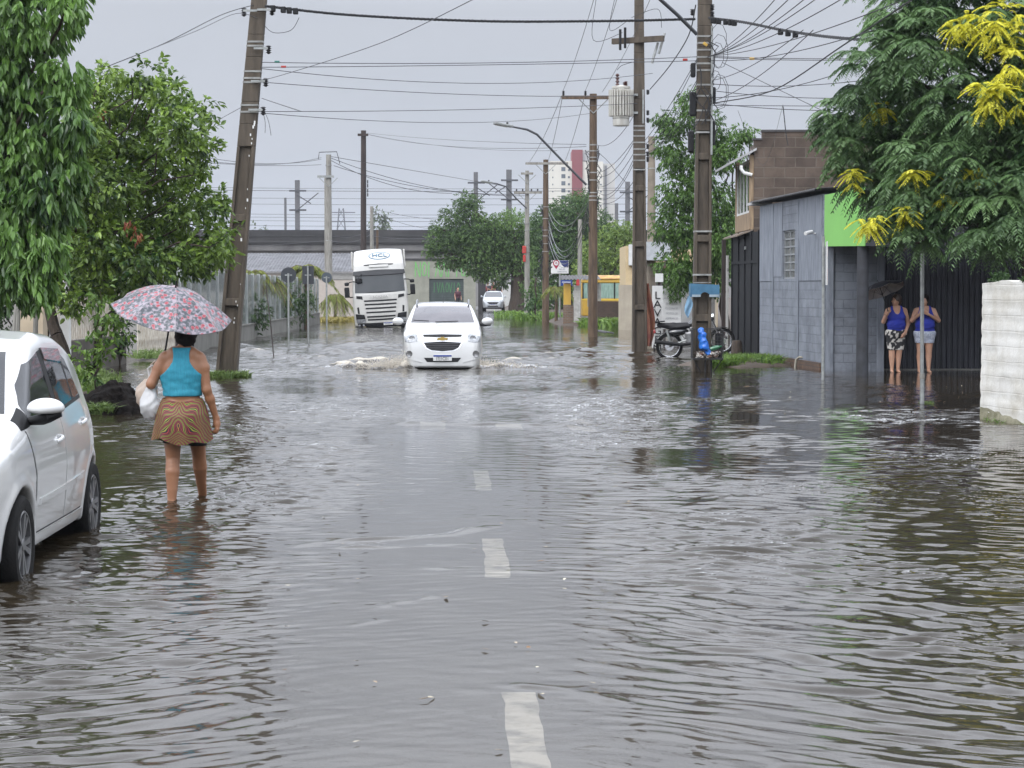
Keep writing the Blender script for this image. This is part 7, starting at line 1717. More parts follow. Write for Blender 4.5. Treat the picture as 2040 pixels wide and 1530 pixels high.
# ---- motorcycle between the poles
def build_moto():
    L_ = 1.32; Y0 = 52.5
    t = thing('motorcycle', (X(1336, Y0), Y0, -0.03), 'black motorcycle parked between the two big poles, front wheel up on the bank', 'motorcycle')
    t.rotation_euler = (0, R(-6.0), R(-6))
    def mw(x):
        M = Matrix.Translation((x, 0, 0.30)) @ Matrix.Rotation(R(90), 4, 'X')
        pts = [(0.30 * math.cos(a), 0.30 * math.sin(a), 0) for a in np.linspace(0, 2 * math.pi, 33)]
        w_ = MB().tube([M @ Vector(p) for p in pts], 0.042, 8, False).build('wheel', M_rubber, t, True)
        b = MB(); b.tube([M @ (Vector(p) * 0.86) for p in pts], 0.014, 6, False).lathe([(0.05, -0.06), (0.05, 0.06)], M, 12)
        for k in range(18): a = 2 * math.pi * k / 18; b.tube([M @ Vector((0.04 * math.cos(a), 0.04 * math.sin(a), 0)), M @ Vector((0.26 * math.cos(a + .3), 0.26 * math.sin(a + .3), 0))], 0.004, 4)
        b.build('rim', M_chrome, w_, True)
        MB().lathe([(0.11, -0.02), (0.11, 0.02)], M, 20).build('brake', M_chrome, w_, True)
    mw(0); mw(L_)
    MB().tube([(L_, 0.09, 0.30), (L_ - 0.22, 0.09, 0.92)], 0.026, 8).tube([(L_, -0.09, 0.30), (L_ - 0.22, -0.09, 0.92)], 0.026, 8).build('fork', M_chrome, t, True)
    def arcf(x, r, a0, a1, w_, n=12): return lambda u, v: (x + r * math.cos(a0 + (a1 - a0) * u), (v - 0.5) * w_ * (1 - 0.0), 0.30 + r * math.sin(a0 + (a1 - a0) * u) - 0.02 * abs(v - .5) * 2)
    MB().grid(arcf(L_, 0.37, 0.35, 2.4, 0.13), 16, 6).build('front_fender', M_black, t, True)
    MB().grid(arcf(0, 0.38, 0.9, 3.0, 0.15), 16, 6).build('rear_fender', M_black, t, True)
    nets_obj('tank', lambda p: smin(ellipsoid(p, (0.86, 0, 0.86), (0.27, 0.13, 0.13)), ellipsoid(p, (0.66, 0, 0.80), (0.16, 0.11, 0.08)), 0.05), (0.4, -0.2, 0.65), (1.2, 0.2, 1.05), 0.02, pm('gloss_black', (0.012, 0.012, 0.014), None, 0.15, coat=1), t)
    nets_obj('seat', lambda p: smin(smin(capsule(p, (0.55, 0, 0.78), (0.15, 0, 0.80), 0.075, 0.085), capsule(p, (0.15, 0, 0.80), (-0.2, 0, 0.86), 0.085, 0.06), 0.04), ellipsoid(p, (0.3, 0, 0.76), (0.3, 0.12, 0.06)), 0.03), (-0.4, -0.2, 0.6), (0.75, 0.2, 1.0), 0.02, M_black, t)
    nets_obj('side_cover', lambda p: ellipsoid(p, (0.22, 0, 0.64), (0.30, 0.13, 0.10)), (-0.2, -0.2, 0.5), (0.6, 0.2, 0.8), 0.02, pm('gloss_black', (0, 0, 0)), t)
    MB().box(0.42, 0.80, -0.12, 0.12, 0.32, 0.62).box(0.55, 0.78, -0.09, 0.09, 0.62, 0.74).build('engine', pm('engine_alloy', (0.30, 0.30, 0.30), (0.10, 0.10, 0.10), 0.4, metal=0.7, scale=12), t, bevel=0.04)
    MB().tube([(0.75, -0.13, 0.5), (0.70, -0.15, 0.32), (0.3, -0.16, 0.32), (-0.35, -0.17, 0.46)], [0.03, 0.03, 0.045, 0.055], 10).build('exhaust', M_black, t, True)
    MB().tube([(0, 0.1, 0.30), (0.45, 0.1, 0.42)], 0.025, 8).tube([(0, -0.1, 0.30), (0.45, -0.1, 0.42)], 0.025, 8).tube([(0.05, -0.11, 0.32), (-0.02, -0.11, 0.72)], 0.03, 8).tube([(0.05, 0.11, 0.32), (-0.02, 0.11, 0.72)], 0.03, 8).tube([(1.08, 0, 0.9), (0.8, 0, 0.45), (0.45, 0, 0.4), (0.2, 0, 0.75), (1.06, 0, 0.86)], 0.022, 8).build('swing_frame', M_galv, t, True)
    MB().tube([(0.98, -0.36, 1.02), (1.02, -0.2, 1.05), (1.08, 0, 0.98), (1.02, 0.2, 1.05), (0.98, 0.36, 1.02)], 0.014, 8).build('handlebar', M_black, t, True)
    for s in (-1, 1):
        MB().tube([(0.98, s * .26, 1.02), (1.0, s * 0.32, 1.16)], 0.008, 6).build('mirror_stem', M_black, t); MB().lathe([(0.055, -.01), (0.055, .01)], Matrix.Translation((1.0, s * 0.33, 1.2)) @ Matrix.Rotation(R(90), 4, 'Y'), 14).build('mirror', M_black, t, True)
    MB().lathe([(0.0, -0.10), (0.07, -0.08), (0.09, 0.0), (0.085, 0.02)], Matrix.Translation((1.17, 0, 0.93)) @ Matrix.Rotation(R(90), 4, 'Y'), 18).build('headlight', M_chrome, t, True)
    MB().box(-0.36, -0.30, -0.06, 0.06, 0.66, 0.76).build('tail_light', pm('tail_red', (0.3, 0.02, 0.02)), t, bevel=0.02)
    MB().box(-0.28, -0.05, -0.13, 0.13, 0.93, 0.96).build('rack', M_black, t)
build_moto()
# ---------------------------------------------------------------- people
def skin(name, c1, c2): return pm(name, c1, c2, 0.46, scale=5, bump=0.12, bscale=90, spec=0.45, lo=0.3, hi=0.7)
M_skin = skin('tanned_skin', (0.30, 0.145, 0.077), (0.235, 0.105, 0.052))
M_skin2 = skin('warm_skin', (0.56, 0.33, 0.225), (0.48, 0.26, 0.17))
M_hair = pm('black_hair', (0.006, 0.0045, 0.004), (0.014, 0.010, 0.008), 0.75, scale=30, stretch=(6, 6, 1), bump=0.8, bscale=60, spec=0.2)
def hand_prims(w_, tip, thumb, curl, r=0.0095):
    """palm and five fingers: w_ wrist, tip = main direction of the palm, thumb = side direction, curl = direction fingers bend"""
    w_, tip, thumb, curl = (np.array(v, float) for v in (w_, tip, thumb, curl)); tip = tip / np.linalg.norm(tip); thumb = thumb / np.linalg.norm(thumb); curl = curl / np.linalg.norm(curl)
    pr = [('c', w_, w_ + tip * 0.045, 0.024, 0.030), ('c', w_ + tip * 0.04 + thumb * 0.015, w_ + tip * 0.085 + thumb * 0.022, 0.020, 0.016), ('c', w_ + tip * 0.04 - thumb * 0.012, w_ + tip * 0.082 - thumb * 0.024, 0.020, 0.015)]
    for k, ln in enumerate((0.062, 0.072, 0.066, 0.052)):
        b0 = w_ + tip * 0.085 + thumb * (0.028 - 0.019 * k)
        m = b0 + tip * ln * 0.42 + curl * ln * 0.22; e = m + tip * ln * 0.10 + curl * ln * 0.42
        pr += [('c', b0, m, r, r * 0.95), ('c', m, e, r * 0.95, r * 0.8)]
    t0 = w_ + tip * 0.03 + thumb * 0.026; t1 = t0 + thumb * 0.025 + tip * 0.028 + curl * 0.01; t2 = t1 + tip * 0.022 + curl * 0.024
    pr += [('c', t0, t1, 0.013, 0.011), ('c', t1, t2, 0.011, 0.009)]
    return pr
def evalp(p, prims, k=0.03):
    d = None
    lo, hi = p.reshape(-1, 3).min(0), p.reshape(-1, 3).max(0)
    for q in prims:
        e = capsule(p, q[1], q[2], q[3], q[4]) if q[0] == 'c' else ellipsoid(p, q[1], q[2])
        kk = q[5] if len(q) > 5 else (q[3] if len(q) > 3 and q[0] == 'e' else k)
        d = e if d is None else smin(d, e, kk)
    return d
def W(t, name, m, v): return MB().add(*v).build(name, m, t, True)

def floral():
    m, nt, N, L = new_mat('rose_print')
    out = N('ShaderNodeOutputMaterial'); b = N('ShaderNodeBsdfPrincipled'); L(b.outputs[0], out.inputs[0]); b.inputs['Roughness'].default_value = 0.4
    tc = N('ShaderNodeTexCoord'); n0 = N('ShaderNodeTexNoise'); n0.inputs['Scale'].default_value = 14; L(tc.outputs['Object'], n0.inputs['Vector'])
    ad = N('ShaderNodeVectorMath'); ad.operation = 'MULTIPLY_ADD'; ad.inputs[1].default_value = (0.03, 0.03, 0.03); L(n0.outputs['Color'], ad.inputs[0]); L(tc.outputs['Object'], ad.inputs[2])
    n1 = N('ShaderNodeTexNoise'); n1.inputs['Scale'].default_value = 34; n1.inputs['Detail'].default_value = 4; L(tc.outputs['Object'], n1.inputs['Vector'])
    c1 = N('ShaderNodeValToRGB'); e = c1.color_ramp.elements; e[0].position = 0.40; e[0].color = (0.045, 0.05, 0.06, 1); e[1].position = 0.60; e[1].color = (0.27, 0.23, 0.26, 1)
    x = c1.color_ramp.elements.new(0.47); x.color = (0.085, 0.10, 0.105, 1); x = c1.color_ramp.elements.new(0.54); x.color = (0.16, 0.145, 0.17, 1); L(n1.outputs[0], c1.inputs[0])
    v = N('ShaderNodeTexVoronoi'); v.inputs['Scale'].default_value = 24; L(ad.outputs[0], v.inputs['Vector'])
    c2 = N('ShaderNodeValToRGB'); e = c2.color_ramp.elements; e[0].position = 0.0; e[0].color = (0.28, 0.035, 0.045, 1); e[1].position = 0.45; e[1].color = (0.36, 0.17, 0.18, 1)
    for ps, cc in ((0.10, (0.22, 0.008, 0.015)), (0.18, (0.30, 0.07, 0.09)), (0.26, (0.24, 0.01, 0.02)), (0.34, (0.30, 0.09, 0.11))):
        x = c2.color_ramp.elements.new(ps); x.color = c4(cc)
    L(v.outputs['Distance'], c2.inputs[0])
    th = N('ShaderNodeMapRange'); th.inputs[1].default_value = 0.40; th.inputs[2].default_value = 0.46; th.inputs[3].default_value = 1; th.inputs[4].default_value = 0; L(v.outputs['Distance'], th.inputs[0])
    sc = N('ShaderNodeSeparateColor'); L(v.outputs['Color'], sc.inputs[0])
    gt = N('ShaderNodeMath'); gt.operation = 'GREATER_THAN'; gt.inputs[1].default_value = 0.36; L(sc.outputs[0], gt.inputs[0])
    mu = N('ShaderNodeMath'); mu.operation = 'MULTIPLY'; L(th.outputs[0], mu.inputs[0]); L(gt.outputs[0], mu.inputs[1])
    mx = N('ShaderNodeMix'); mx.data_type = 'RGBA'; L(mu.outputs[0], mx.inputs['Factor']); L(c1.outputs[0], mx.inputs['A']); L(c2.outputs[0], mx.inputs['B']); L(mx.outputs['Result'], b.inputs['Base Color'])
    return m
def umbrella(name, apex, axis, Rr, depth, m_out, m_in, label, shaft, rot=0.0, n=8, m_seam=None):
    m_seam = m_seam or M_cable_grey
    t = thing(name, apex, label, 'umbrella')
    q = Vector(axis).to_track_quat('Z', 'Y').to_matrix().to_4x4() @ Matrix.Rotation(rot, 4, 'Z')
    def canopy(th):
        vs = []; na, nr = n * 12, 16
        for j in range(nr + 1):
            r = j / nr
            for i in range(na):
                a = 2 * math.pi * i / na; f = (i % 12) / 12; sag = (1 - abs(2 * f - 1) ** 2)
                rr = Rr * r * (1 - 0.075 * sag * r) ; z = -depth * r ** 1.75 - 0.042 * sag * r * (1 - 0.35 * r)
                vs.append(q @ Vector((rr * math.cos(a), rr * math.sin(a), z - th)))
        fs = [(j * na + i, j * na + (i + 1) % na, (j + 1) * na + (i + 1) % na, (j + 1) * na + i) for j in range(nr) for i in range(na)]
        return vs, fs, na, nr
    vs, fs, na, nr = canopy(0)
    MB().add(vs, fs).build('canopy', m_out, t, True)
    vs, fs, na, nr = canopy(0.004)
    MB().add(vs, [f[::-1] for f in fs]).build('lining', m_in, t, True)
    for k in range(n):
        a = 2 * math.pi * k / n
        pts = [q @ Vector((Rr * r * math.cos(a) * 1.0, Rr * r * math.sin(a), -depth * r ** 1.75 - 0.009)) for r in np.linspace(0.03, 1.02, 9)]
        rb = MB().tube(pts, 0.003, 5).build('rib', M_black, t, True)
        MB().tube([q @ Vector((Rr * r * math.cos(a), Rr * r * math.sin(a), -depth * r ** 1.75 + 0.0005)) for r in np.linspace(0.03, 1.0, 9)], 0.0022, 5).build('seam', m_seam, t, True)
        e = q @ Vector((Rr * 0.5 * math.cos(a), Rr * 0.5 * math.sin(a), -depth * 0.5 ** 1.75 - 0.012)); MB().tube([e, q @ Vector((0.01, 0, -depth - 0.10))], 0.0025, 4).build('stretcher', M_black, rb)
    MB().tube([q @ Vector((0, 0, 0.06)), q @ Vector((0, 0, -0.005))], [0.005, 0.008], 8).build('ferrule', M_black, t, True)
    MB().tube([q @ Vector((0, 0, -0.006)), q @ Vector((0, 0, -shaft + 0.1))], 0.008, 8).build('shaft', M_black, t, True)
    MB().tube([q @ Vector((0, 0, -shaft + 0.1)), q @ Vector((0, 0, -shaft - 0.02))], 0.016, 10).build('handle', M_black, t, True)
    return t

# --- woman walking away through the water
wl_ = P(363, 700, 17.1)
wx, wy, wz = wl_.x, 17.1, -0.125
wo = thing('person', (wx, wy, wz), 'woman seen from behind in a turquoise top and bright patterned skirt, wading with an umbrella', 'person')
torso = [('e', (0, 0.01, 0.87), (0.178, 0.125, 0.14)), ('e', (0, 0.0, 1.02), (0.146, 0.105, 0.15)), ('e', (0, -0.005, 1.18), (0.172, 0.112, 0.17)), ('e', (-0.075, -0.055, 0.84), (0.10, 0.10, 0.11)), ('e', (0.08, -0.05, 0.84), (0.10, 0.10, 0.11)),
         ('c', (-0.125, -0.005, 1.305), (0.125, -0.005, 1.305), 0.054, 0.054), ('c', (-0.06, -0.01, 1.33), (0.07, -0.01, 1.33), 0.065, 0.065), ('e', (-0.07, 0.09, 1.19), (0.08, 0.07, 0.08)), ('e', (0.08, 0.09, 1.19), (0.08, 0.07, 0.08))]
neck = [('c', (0.01, -0.005, 1.34), (0.025, 0.02, 1.45), 0.055, 0.052), ('e', (0.03, 0.035, 1.535), (0.076, 0.095, 0.115)), ('c', (0.03, 0.125, 1.50), (0.03, 0.14, 1.49), 0.012, 0.014)]
legs = [('c', (-0.088, 0.0, 0.83), (-0.085, 0.01, 0.47), 0.094, 0.057), ('c', (-0.085, 0.01, 0.47), (-0.083, -0.03, 0.36), 0.056, 0.058, 0.005), ('c', (-0.083, -0.03, 0.36), (-0.084, -0.045, 0.22), 0.058, 0.043, 0.005), ('c', (-0.084, -0.045, 0.22), (-0.085, -0.055, 0.10), 0.043, 0.034, 0.005), ('c', (-0.085, -0.075, 0.045), (-0.09, 0.10, 0.025), 0.035, 0.026), ('c', (-0.085, -0.055, 0.10), (-0.085, -0.07, 0.045), 0.036, 0.036),
        ('c', (0.092, 0.02, 0.83), (0.10, 0.20, 0.50), 0.094, 0.057), ('c', (0.10, 0.20, 0.50), (0.10, 0.255, 0.38), 0.056, 0.058, 0.005), ('c', (0.10, 0.255, 0.38), (0.099, 0.33, 0.25), 0.058, 0.043, 0.005), ('c', (0.099, 0.33, 0.25), (0.098, 0.42, 0.12), 0.043, 0.034, 0.005), ('c', (0.098, 0.43, 0.07), (0.10, 0.61, 0.03), 0.036, 0.026)]
armR = [('c', (0.145, -0.005, 1.288), (0.178, -0.02, 1.22), 0.053, 0.046), ('c', (0.178, -0.02, 1.22), (0.202, -0.03, 1.04), 0.044, 0.036), ('c', (0.202, -0.03, 1.04), (0.226, 0.0, 0.96), 0.036, 0.036), ('c', (0.226, 0.0, 0.96), (0.268, 0.05, 0.80), 0.036, 0.023)] + hand_prims((0.270, 0.052, 0.795), (0.05, 0.10, -1), (-0.15, 1, 0.1), (-1, 0.1, 0.2))
armL = [('c', (-0.145, -0.005, 1.288), (-0.188, -0.01, 1.22), 0.053, 0.046), ('c', (-0.188, -0.01, 1.22), (-0.250, -0.04, 1.085), 0.045, 0.039), ('c', (-0.250, -0.04, 1.085), (-0.235, 0.06, 1.15), 0.038, 0.037), ('c', (-0.235, 0.06, 1.15), (-0.205, 0.20, 1.255), 0.036, 0.024)]
apex_l = Vector((-0.060, 0.06, 1.875)); ax_u = Vector((0.20, -0.25, 0.93)).normalized()
hp = apex_l - ax_u * 0.645
armL += [('c', (-0.205, 0.20, 1.255), (hp.x, hp.y + 0.005, hp.z - 0.01), 0.027, 0.030)]
for k in range(4):
    c = hp + ax_u * (0.012 + 0.019 * (k - 1.0)); armL += [('c', c + Vector((-0.026, 0.012, 0)), c + Vector((-0.004, 0.030, 0)), 0.0095, 0.009), ('c', c + Vector((-0.004, 0.030, 0)), c + Vector((0.025, 0.010, 0)), 0.009, 0.008), ('c', c + Vector((0.025, 0.010, 0)), c + Vector((0.020, -0.012, 0)), 0.008, 0.007)]
c = hp + ax_u * 0.055; armL += [('c', c + Vector((-0.03, 0, -0.02)), c + Vector((-0.006, -0.026, 0.004)), 0.012, 0.011), ('c', c + Vector((-0.006, -0.026, 0.004)), c + Vector((0.018, -0.020, 0.012)), 0.011, 0.009)]
bodyf = lambda p: evalp(p, torso + neck + legs + armL + armR, 0.022)
nets_obj('body', bodyf, (-0.36, -0.22, -0.03), (0.36, 0.70, 1.70), 0.0085, M_skin, wo, 2)
tors = lambda p: evalp(p, torso, 0.03)
bw_ = lambda z: np.interp(z, [0.95, 1.10, 1.145, 1.185, 1.225, 1.27, 1.32, 1.36, 1.42], [0.30, 0.30, 0.19, 0.135, 0.098, 0.070, 0.064, 0.070, 0.09])
def topf(p):
    x, y, z = p[..., 0], p[..., 1], p[..., 2]
    reg = np.maximum(np.maximum(0.985 - z, z - 1.385), (np.abs(x - 0.004) - bw_(z)) * 0.75)
    fold = 0.0022 * np.sin(55 * z + 9 * vnoise(p, 7, 2) + 14 * np.abs(x)) * np.clip((1.12 - z) * 8, 0, 1) + 0.003 * vnoise(p * np.array([1, 1, 2.2]), 14, 3)
    return smax(tors(p) - 0.011 + fold, reg, 0.008)
nets_obj('top', topf, (-0.25, -0.2, 0.96), (0.25, 0.22, 1.42), 0.008, pm('turquoise_knit', (0.026, 0.27, 0.37), (0.020, 0.21, 0.30), 0.75, scale=18, stretch=(5, 5, 0.6), bump=0.35, bscale=90), wo, 2)
b = MB(); 
nets_obj('shorts', lambda p: smax(evalp(p, legs[:1] + legs[6:7] + torso[:1], 0.02) - 0.010, np.maximum(0.565 + 0.035 * (p[..., 0] < 0) - p[..., 2], p[..., 2] - 0.90), 0.006), (-0.25, -0.2, 0.54), (0.25, 0.3, 0.93), 0.011, pm('black_cloth', (0.012, 0.012, 0.013), None, 0.8), wo, 2)
def skirt_mat():
    m, nt, N, L = new_mat('zigzag_print')
    out = N('ShaderNodeOutputMaterial'); b = N('ShaderNodeBsdfPrincipled'); L(b.outputs[0], out.inputs[0]); b.inputs['Roughness'].default_value = 0.65
    tc = N('ShaderNodeTexCoord'); sp = N('ShaderNodeSeparateXYZ'); L(tc.outputs['Object'], sp.inputs[0])
    ab = N('ShaderNodeMath'); ab.operation = 'ABSOLUTE'; L(sp.outputs[0], ab.inputs[0])
    # bands fan from the middle seam: phase = x * a + distorted z
    nz = N('ShaderNodeTexNoise'); nz.inputs['Scale'].default_value = 5.0; nz.inputs['Detail'].default_value = 1; cb0 = N('ShaderNodeCombineXYZ'); L(ab.outputs[0], cb0.inputs[0]); L(sp.outputs[2], cb0.inputs[2]); L(cb0.outputs[0], nz.inputs['Vector'])
    sx = N('ShaderNodeMath'); sx.operation = 'MULTIPLY'; sx.inputs[1].default_value = 0.9; L(ab.outputs[0], sx.inputs[0])
    sz = N('ShaderNodeMath'); sz.operation = 'MULTIPLY_ADD'; sz.inputs[1].default_value = 0.75; L(sp.outputs[2], sz.inputs[0]); L(sx.outputs[0], sz.inputs[2])
    sn = N('ShaderNodeMath'); sn.operation = 'MULTIPLY_ADD'; sn.inputs[1].default_value = 0.30; L(nz.outputs[0], sn.inputs[0]); L(sz.outputs[0], sn.inputs[2])
    cb = N('ShaderNodeCombineXYZ'); L(sn.outputs[0], cb.inputs[0])
    wv = N('ShaderNodeTexWave'); wv.bands_direction = 'X'; wv.inputs['Scale'].default_value = 46; wv.inputs['Distortion'].default_value = 0; L(cb.outputs[0], wv.inputs['Vector'])
    w2 = N('ShaderNodeTexWave'); w2.bands_direction = 'X'; w2.inputs['Scale'].default_value = 11; L(cb.outputs[0], w2.inputs['Vector'])
    c2 = N('ShaderNodeValToRGB'); e = c2.color_ramp.elements; e[0].color = (0.22, 0.025, 0.02, 1); e[1].color = (0.26, 0.36, 0.025, 1); x = e.new(0.35); x.color = (0.40, 0.03, 0.05, 1); x = e.new(0.6); x.color = (0.34, 0.13, 0.03, 1); L(w2.outputs[0], c2.inputs[0])
    c1 = N('ShaderNodeValToRGB'); e = c1.color_ramp.elements; e[0].position = 0.56; e[0].color = (0, 0, 0, 1); e[1].position = 0.74; e[1].color = (1, 1, 1, 1); L(wv.outputs[0], c1.inputs[0])
    mx = N('ShaderNodeMix'); mx.data_type = 'RGBA'; L(c1.outputs[0], mx.inputs['Factor']); mx.inputs['A'].default_value = (0.012, 0.009, 0.016, 1); L(c2.outputs[0], mx.inputs['B'])
    n2 = N('ShaderNodeTexNoise'); n2.inputs['Scale'].default_value = 7; n2.inputs['Detail'].default_value = 1; L(cb0.outputs[0], n2.inputs['Vector'])
    mr = N('ShaderNodeMapRange'); mr.inputs[1].default_value = 0.52; mr.inputs[2].default_value = 0.66; mr.inputs[4].default_value = 0.35; L(n2.outputs[0], mr.inputs[0])
    m2 = N('ShaderNodeMix'); m2.data_type = 'RGBA'; L(mr.outputs[0], m2.inputs['Factor']); L(mx.outputs['Result'], m2.inputs['A']); m2.inputs['B'].default_value = (0.10, 0.045, 0.018, 1)
    L(m2.outputs['Result'], b.inputs['Base Color'])
    return m
def skirt_fn(th):
    def f(u, v):
        a = 2 * math.pi * u; z = 0.972 - v * 0.352
        rx = np.interp(v, [0, 0.10, 0.35, 0.6, 1.0], [0.160, 0.182, 0.212, 0.224, 0.242]) - th; ry = np.interp(v, [0, 0.10, 0.35, 0.6, 1.0], [0.122, 0.166, 0.216, 0.224, 0.215]) - th
        fo = 1 + 0.060 * v * v * math.sin(9 * a + 1.0) + 0.03 * v * math.sin(4 * a + 2)
        dip = 0.028 * (1 - v) * math.cos(a + math.pi / 2) ** 2 * (1 if math.sin(a) < 0 else 0.3)
        hem = 0.014 * v ** 3 * math.sin(5 * a) + 0.02 * v ** 4 * math.sin(2 * a + 0.6)
        return (rx * math.cos(a) * fo - 0.012 * v, -0.004 + ry * math.sin(a) * fo, z - dip + hem)
    return f
b = MB().grid(skirt_fn(0), 96, 26); b.grid(lambda u, v: skirt_fn(0.006)(1 - u, v), 96, 26)
b.build('skirt', skirt_mat(), wo, True)
nets_obj('hair', lambda p: smin(smin(ellipsoid(p, (0.03, 0.015, 1.545), (0.094, 0.108, 0.118)), ellipsoid(p, (0.035, -0.035, 1.475), (0.088, 0.072, 0.080)), 0.03), capsule(p, (0.085, -0.02, 1.44), (0.10, -0.015, 1.38), 0.016, 0.004), 0.02) + 0.006 * vnoise(p, 30, 2) + 0.004 * vnoise(p, 70, 3), (-0.1, -0.15, 1.35), (0.17, 0.15, 1.69), 0.0075, M_hair, wo, 1)
umbrella('rose_umbrella', Vector((wx, wy, wz)) + apex_l, ax_u, 0.50, 0.215, floral(), pm('umbrella_lining', (0.10, 0.09, 0.10), (0.16, 0.14, 0.15), 0.7), 'round umbrella printed with red roses held over the wading woman', 0.70, 0.35, 8, pm('pale_seam', (0.34, 0.31, 0.33), None, 0.6))
MB().tube([(-0.165, -0.02, 1.02), (-0.1, -0.06, 1.03)], 0.004, 4)
# shopping bags on her left forearm
def bag(name, c, r, top, label, m, seed):
    t = thing(name, (wx + top[0], wy + top[1], wz + top[2]), label, 'bag'); tp = np.array(top)
    def f(p):
        q = p + tp
        d = smin(ellipsoid(q, c, r), capsule(q, (c[0], c[1], c[2] + r[2] * 0.3), (top[0], top[1], top[2] - 0.02), r[0] * 0.85, 0.022), 0.06)
        d = np.maximum(d, c[2] - r[2] * 0.78 - q[..., 2])
        return d + 0.010 * np.sin(70 * q[..., 0] + 20 * q[..., 1] + 9 * vnoise(q, 8, seed)) * np.clip((q[..., 2] - c[2] + 0.15) * 4, 0, 1) * 0.6 + 0.014 * vnoise(q, 9, seed) + 0.006 * vnoise(q, 25, seed)
    lo = (min(c[0] - r[0], top[0]) - top[0] - .06, min(c[1] - r[1], top[1]) - top[1] - .06, c[2] - r[2] - top[2] - .05)
    hi = (max(c[0] + r[0], top[0]) - top[0] + .06, max(c[1] + r[1], top[1]) - top[1] + .06, 0.06)
    nets_obj('sack', f, lo, hi, 0.010, m, t, 1)
    MB().tube([(-0.03, 0, -0.03), (-0.045, 0.005, 0.035), (-0.01, 0.01, 0.062), (0.03, 0.01, 0.04), (0.03, 0, -0.03)], 0.008, 6).build('loop_handle', m, t, True)
def plastic(nm, col):
    m, nt, N, L = new_mat(nm)
    out = N('ShaderNodeOutputMaterial'); b = N('ShaderNodeBsdfPrincipled'); b.inputs['Base Color'].default_value = c4(col); b.inputs['Roughness'].default_value = 0.35
    t = N('ShaderNodeBsdfTranslucent'); t.inputs[0].default_value = c4(col); mx = N('ShaderNodeMixShader'); mx.inputs[0].default_value = 0.4; L(b.outputs[0], mx.inputs[1]); L(t.outputs[0], mx.inputs[2]); L(mx.outputs[0], out.inputs[0])
    return m
bag('white_bag', (-0.262, -0.005, 0.885), (0.082, 0.085, 0.115), (-0.245, 0.025, 1.175), 'white plastic carrier bag hanging from the wading woman\'s left arm', plastic('white_film', (0.66, 0.66, 0.66)), 5)
bag('pinkish_bag', (-0.325, 0.13, 0.975), (0.082, 0.08, 0.115), (-0.232, 0.095, 1.205), 'pinkish plastic bag behind the white carrier bag', plastic('pink_film', (0.60, 0.50, 0.42)), 9)

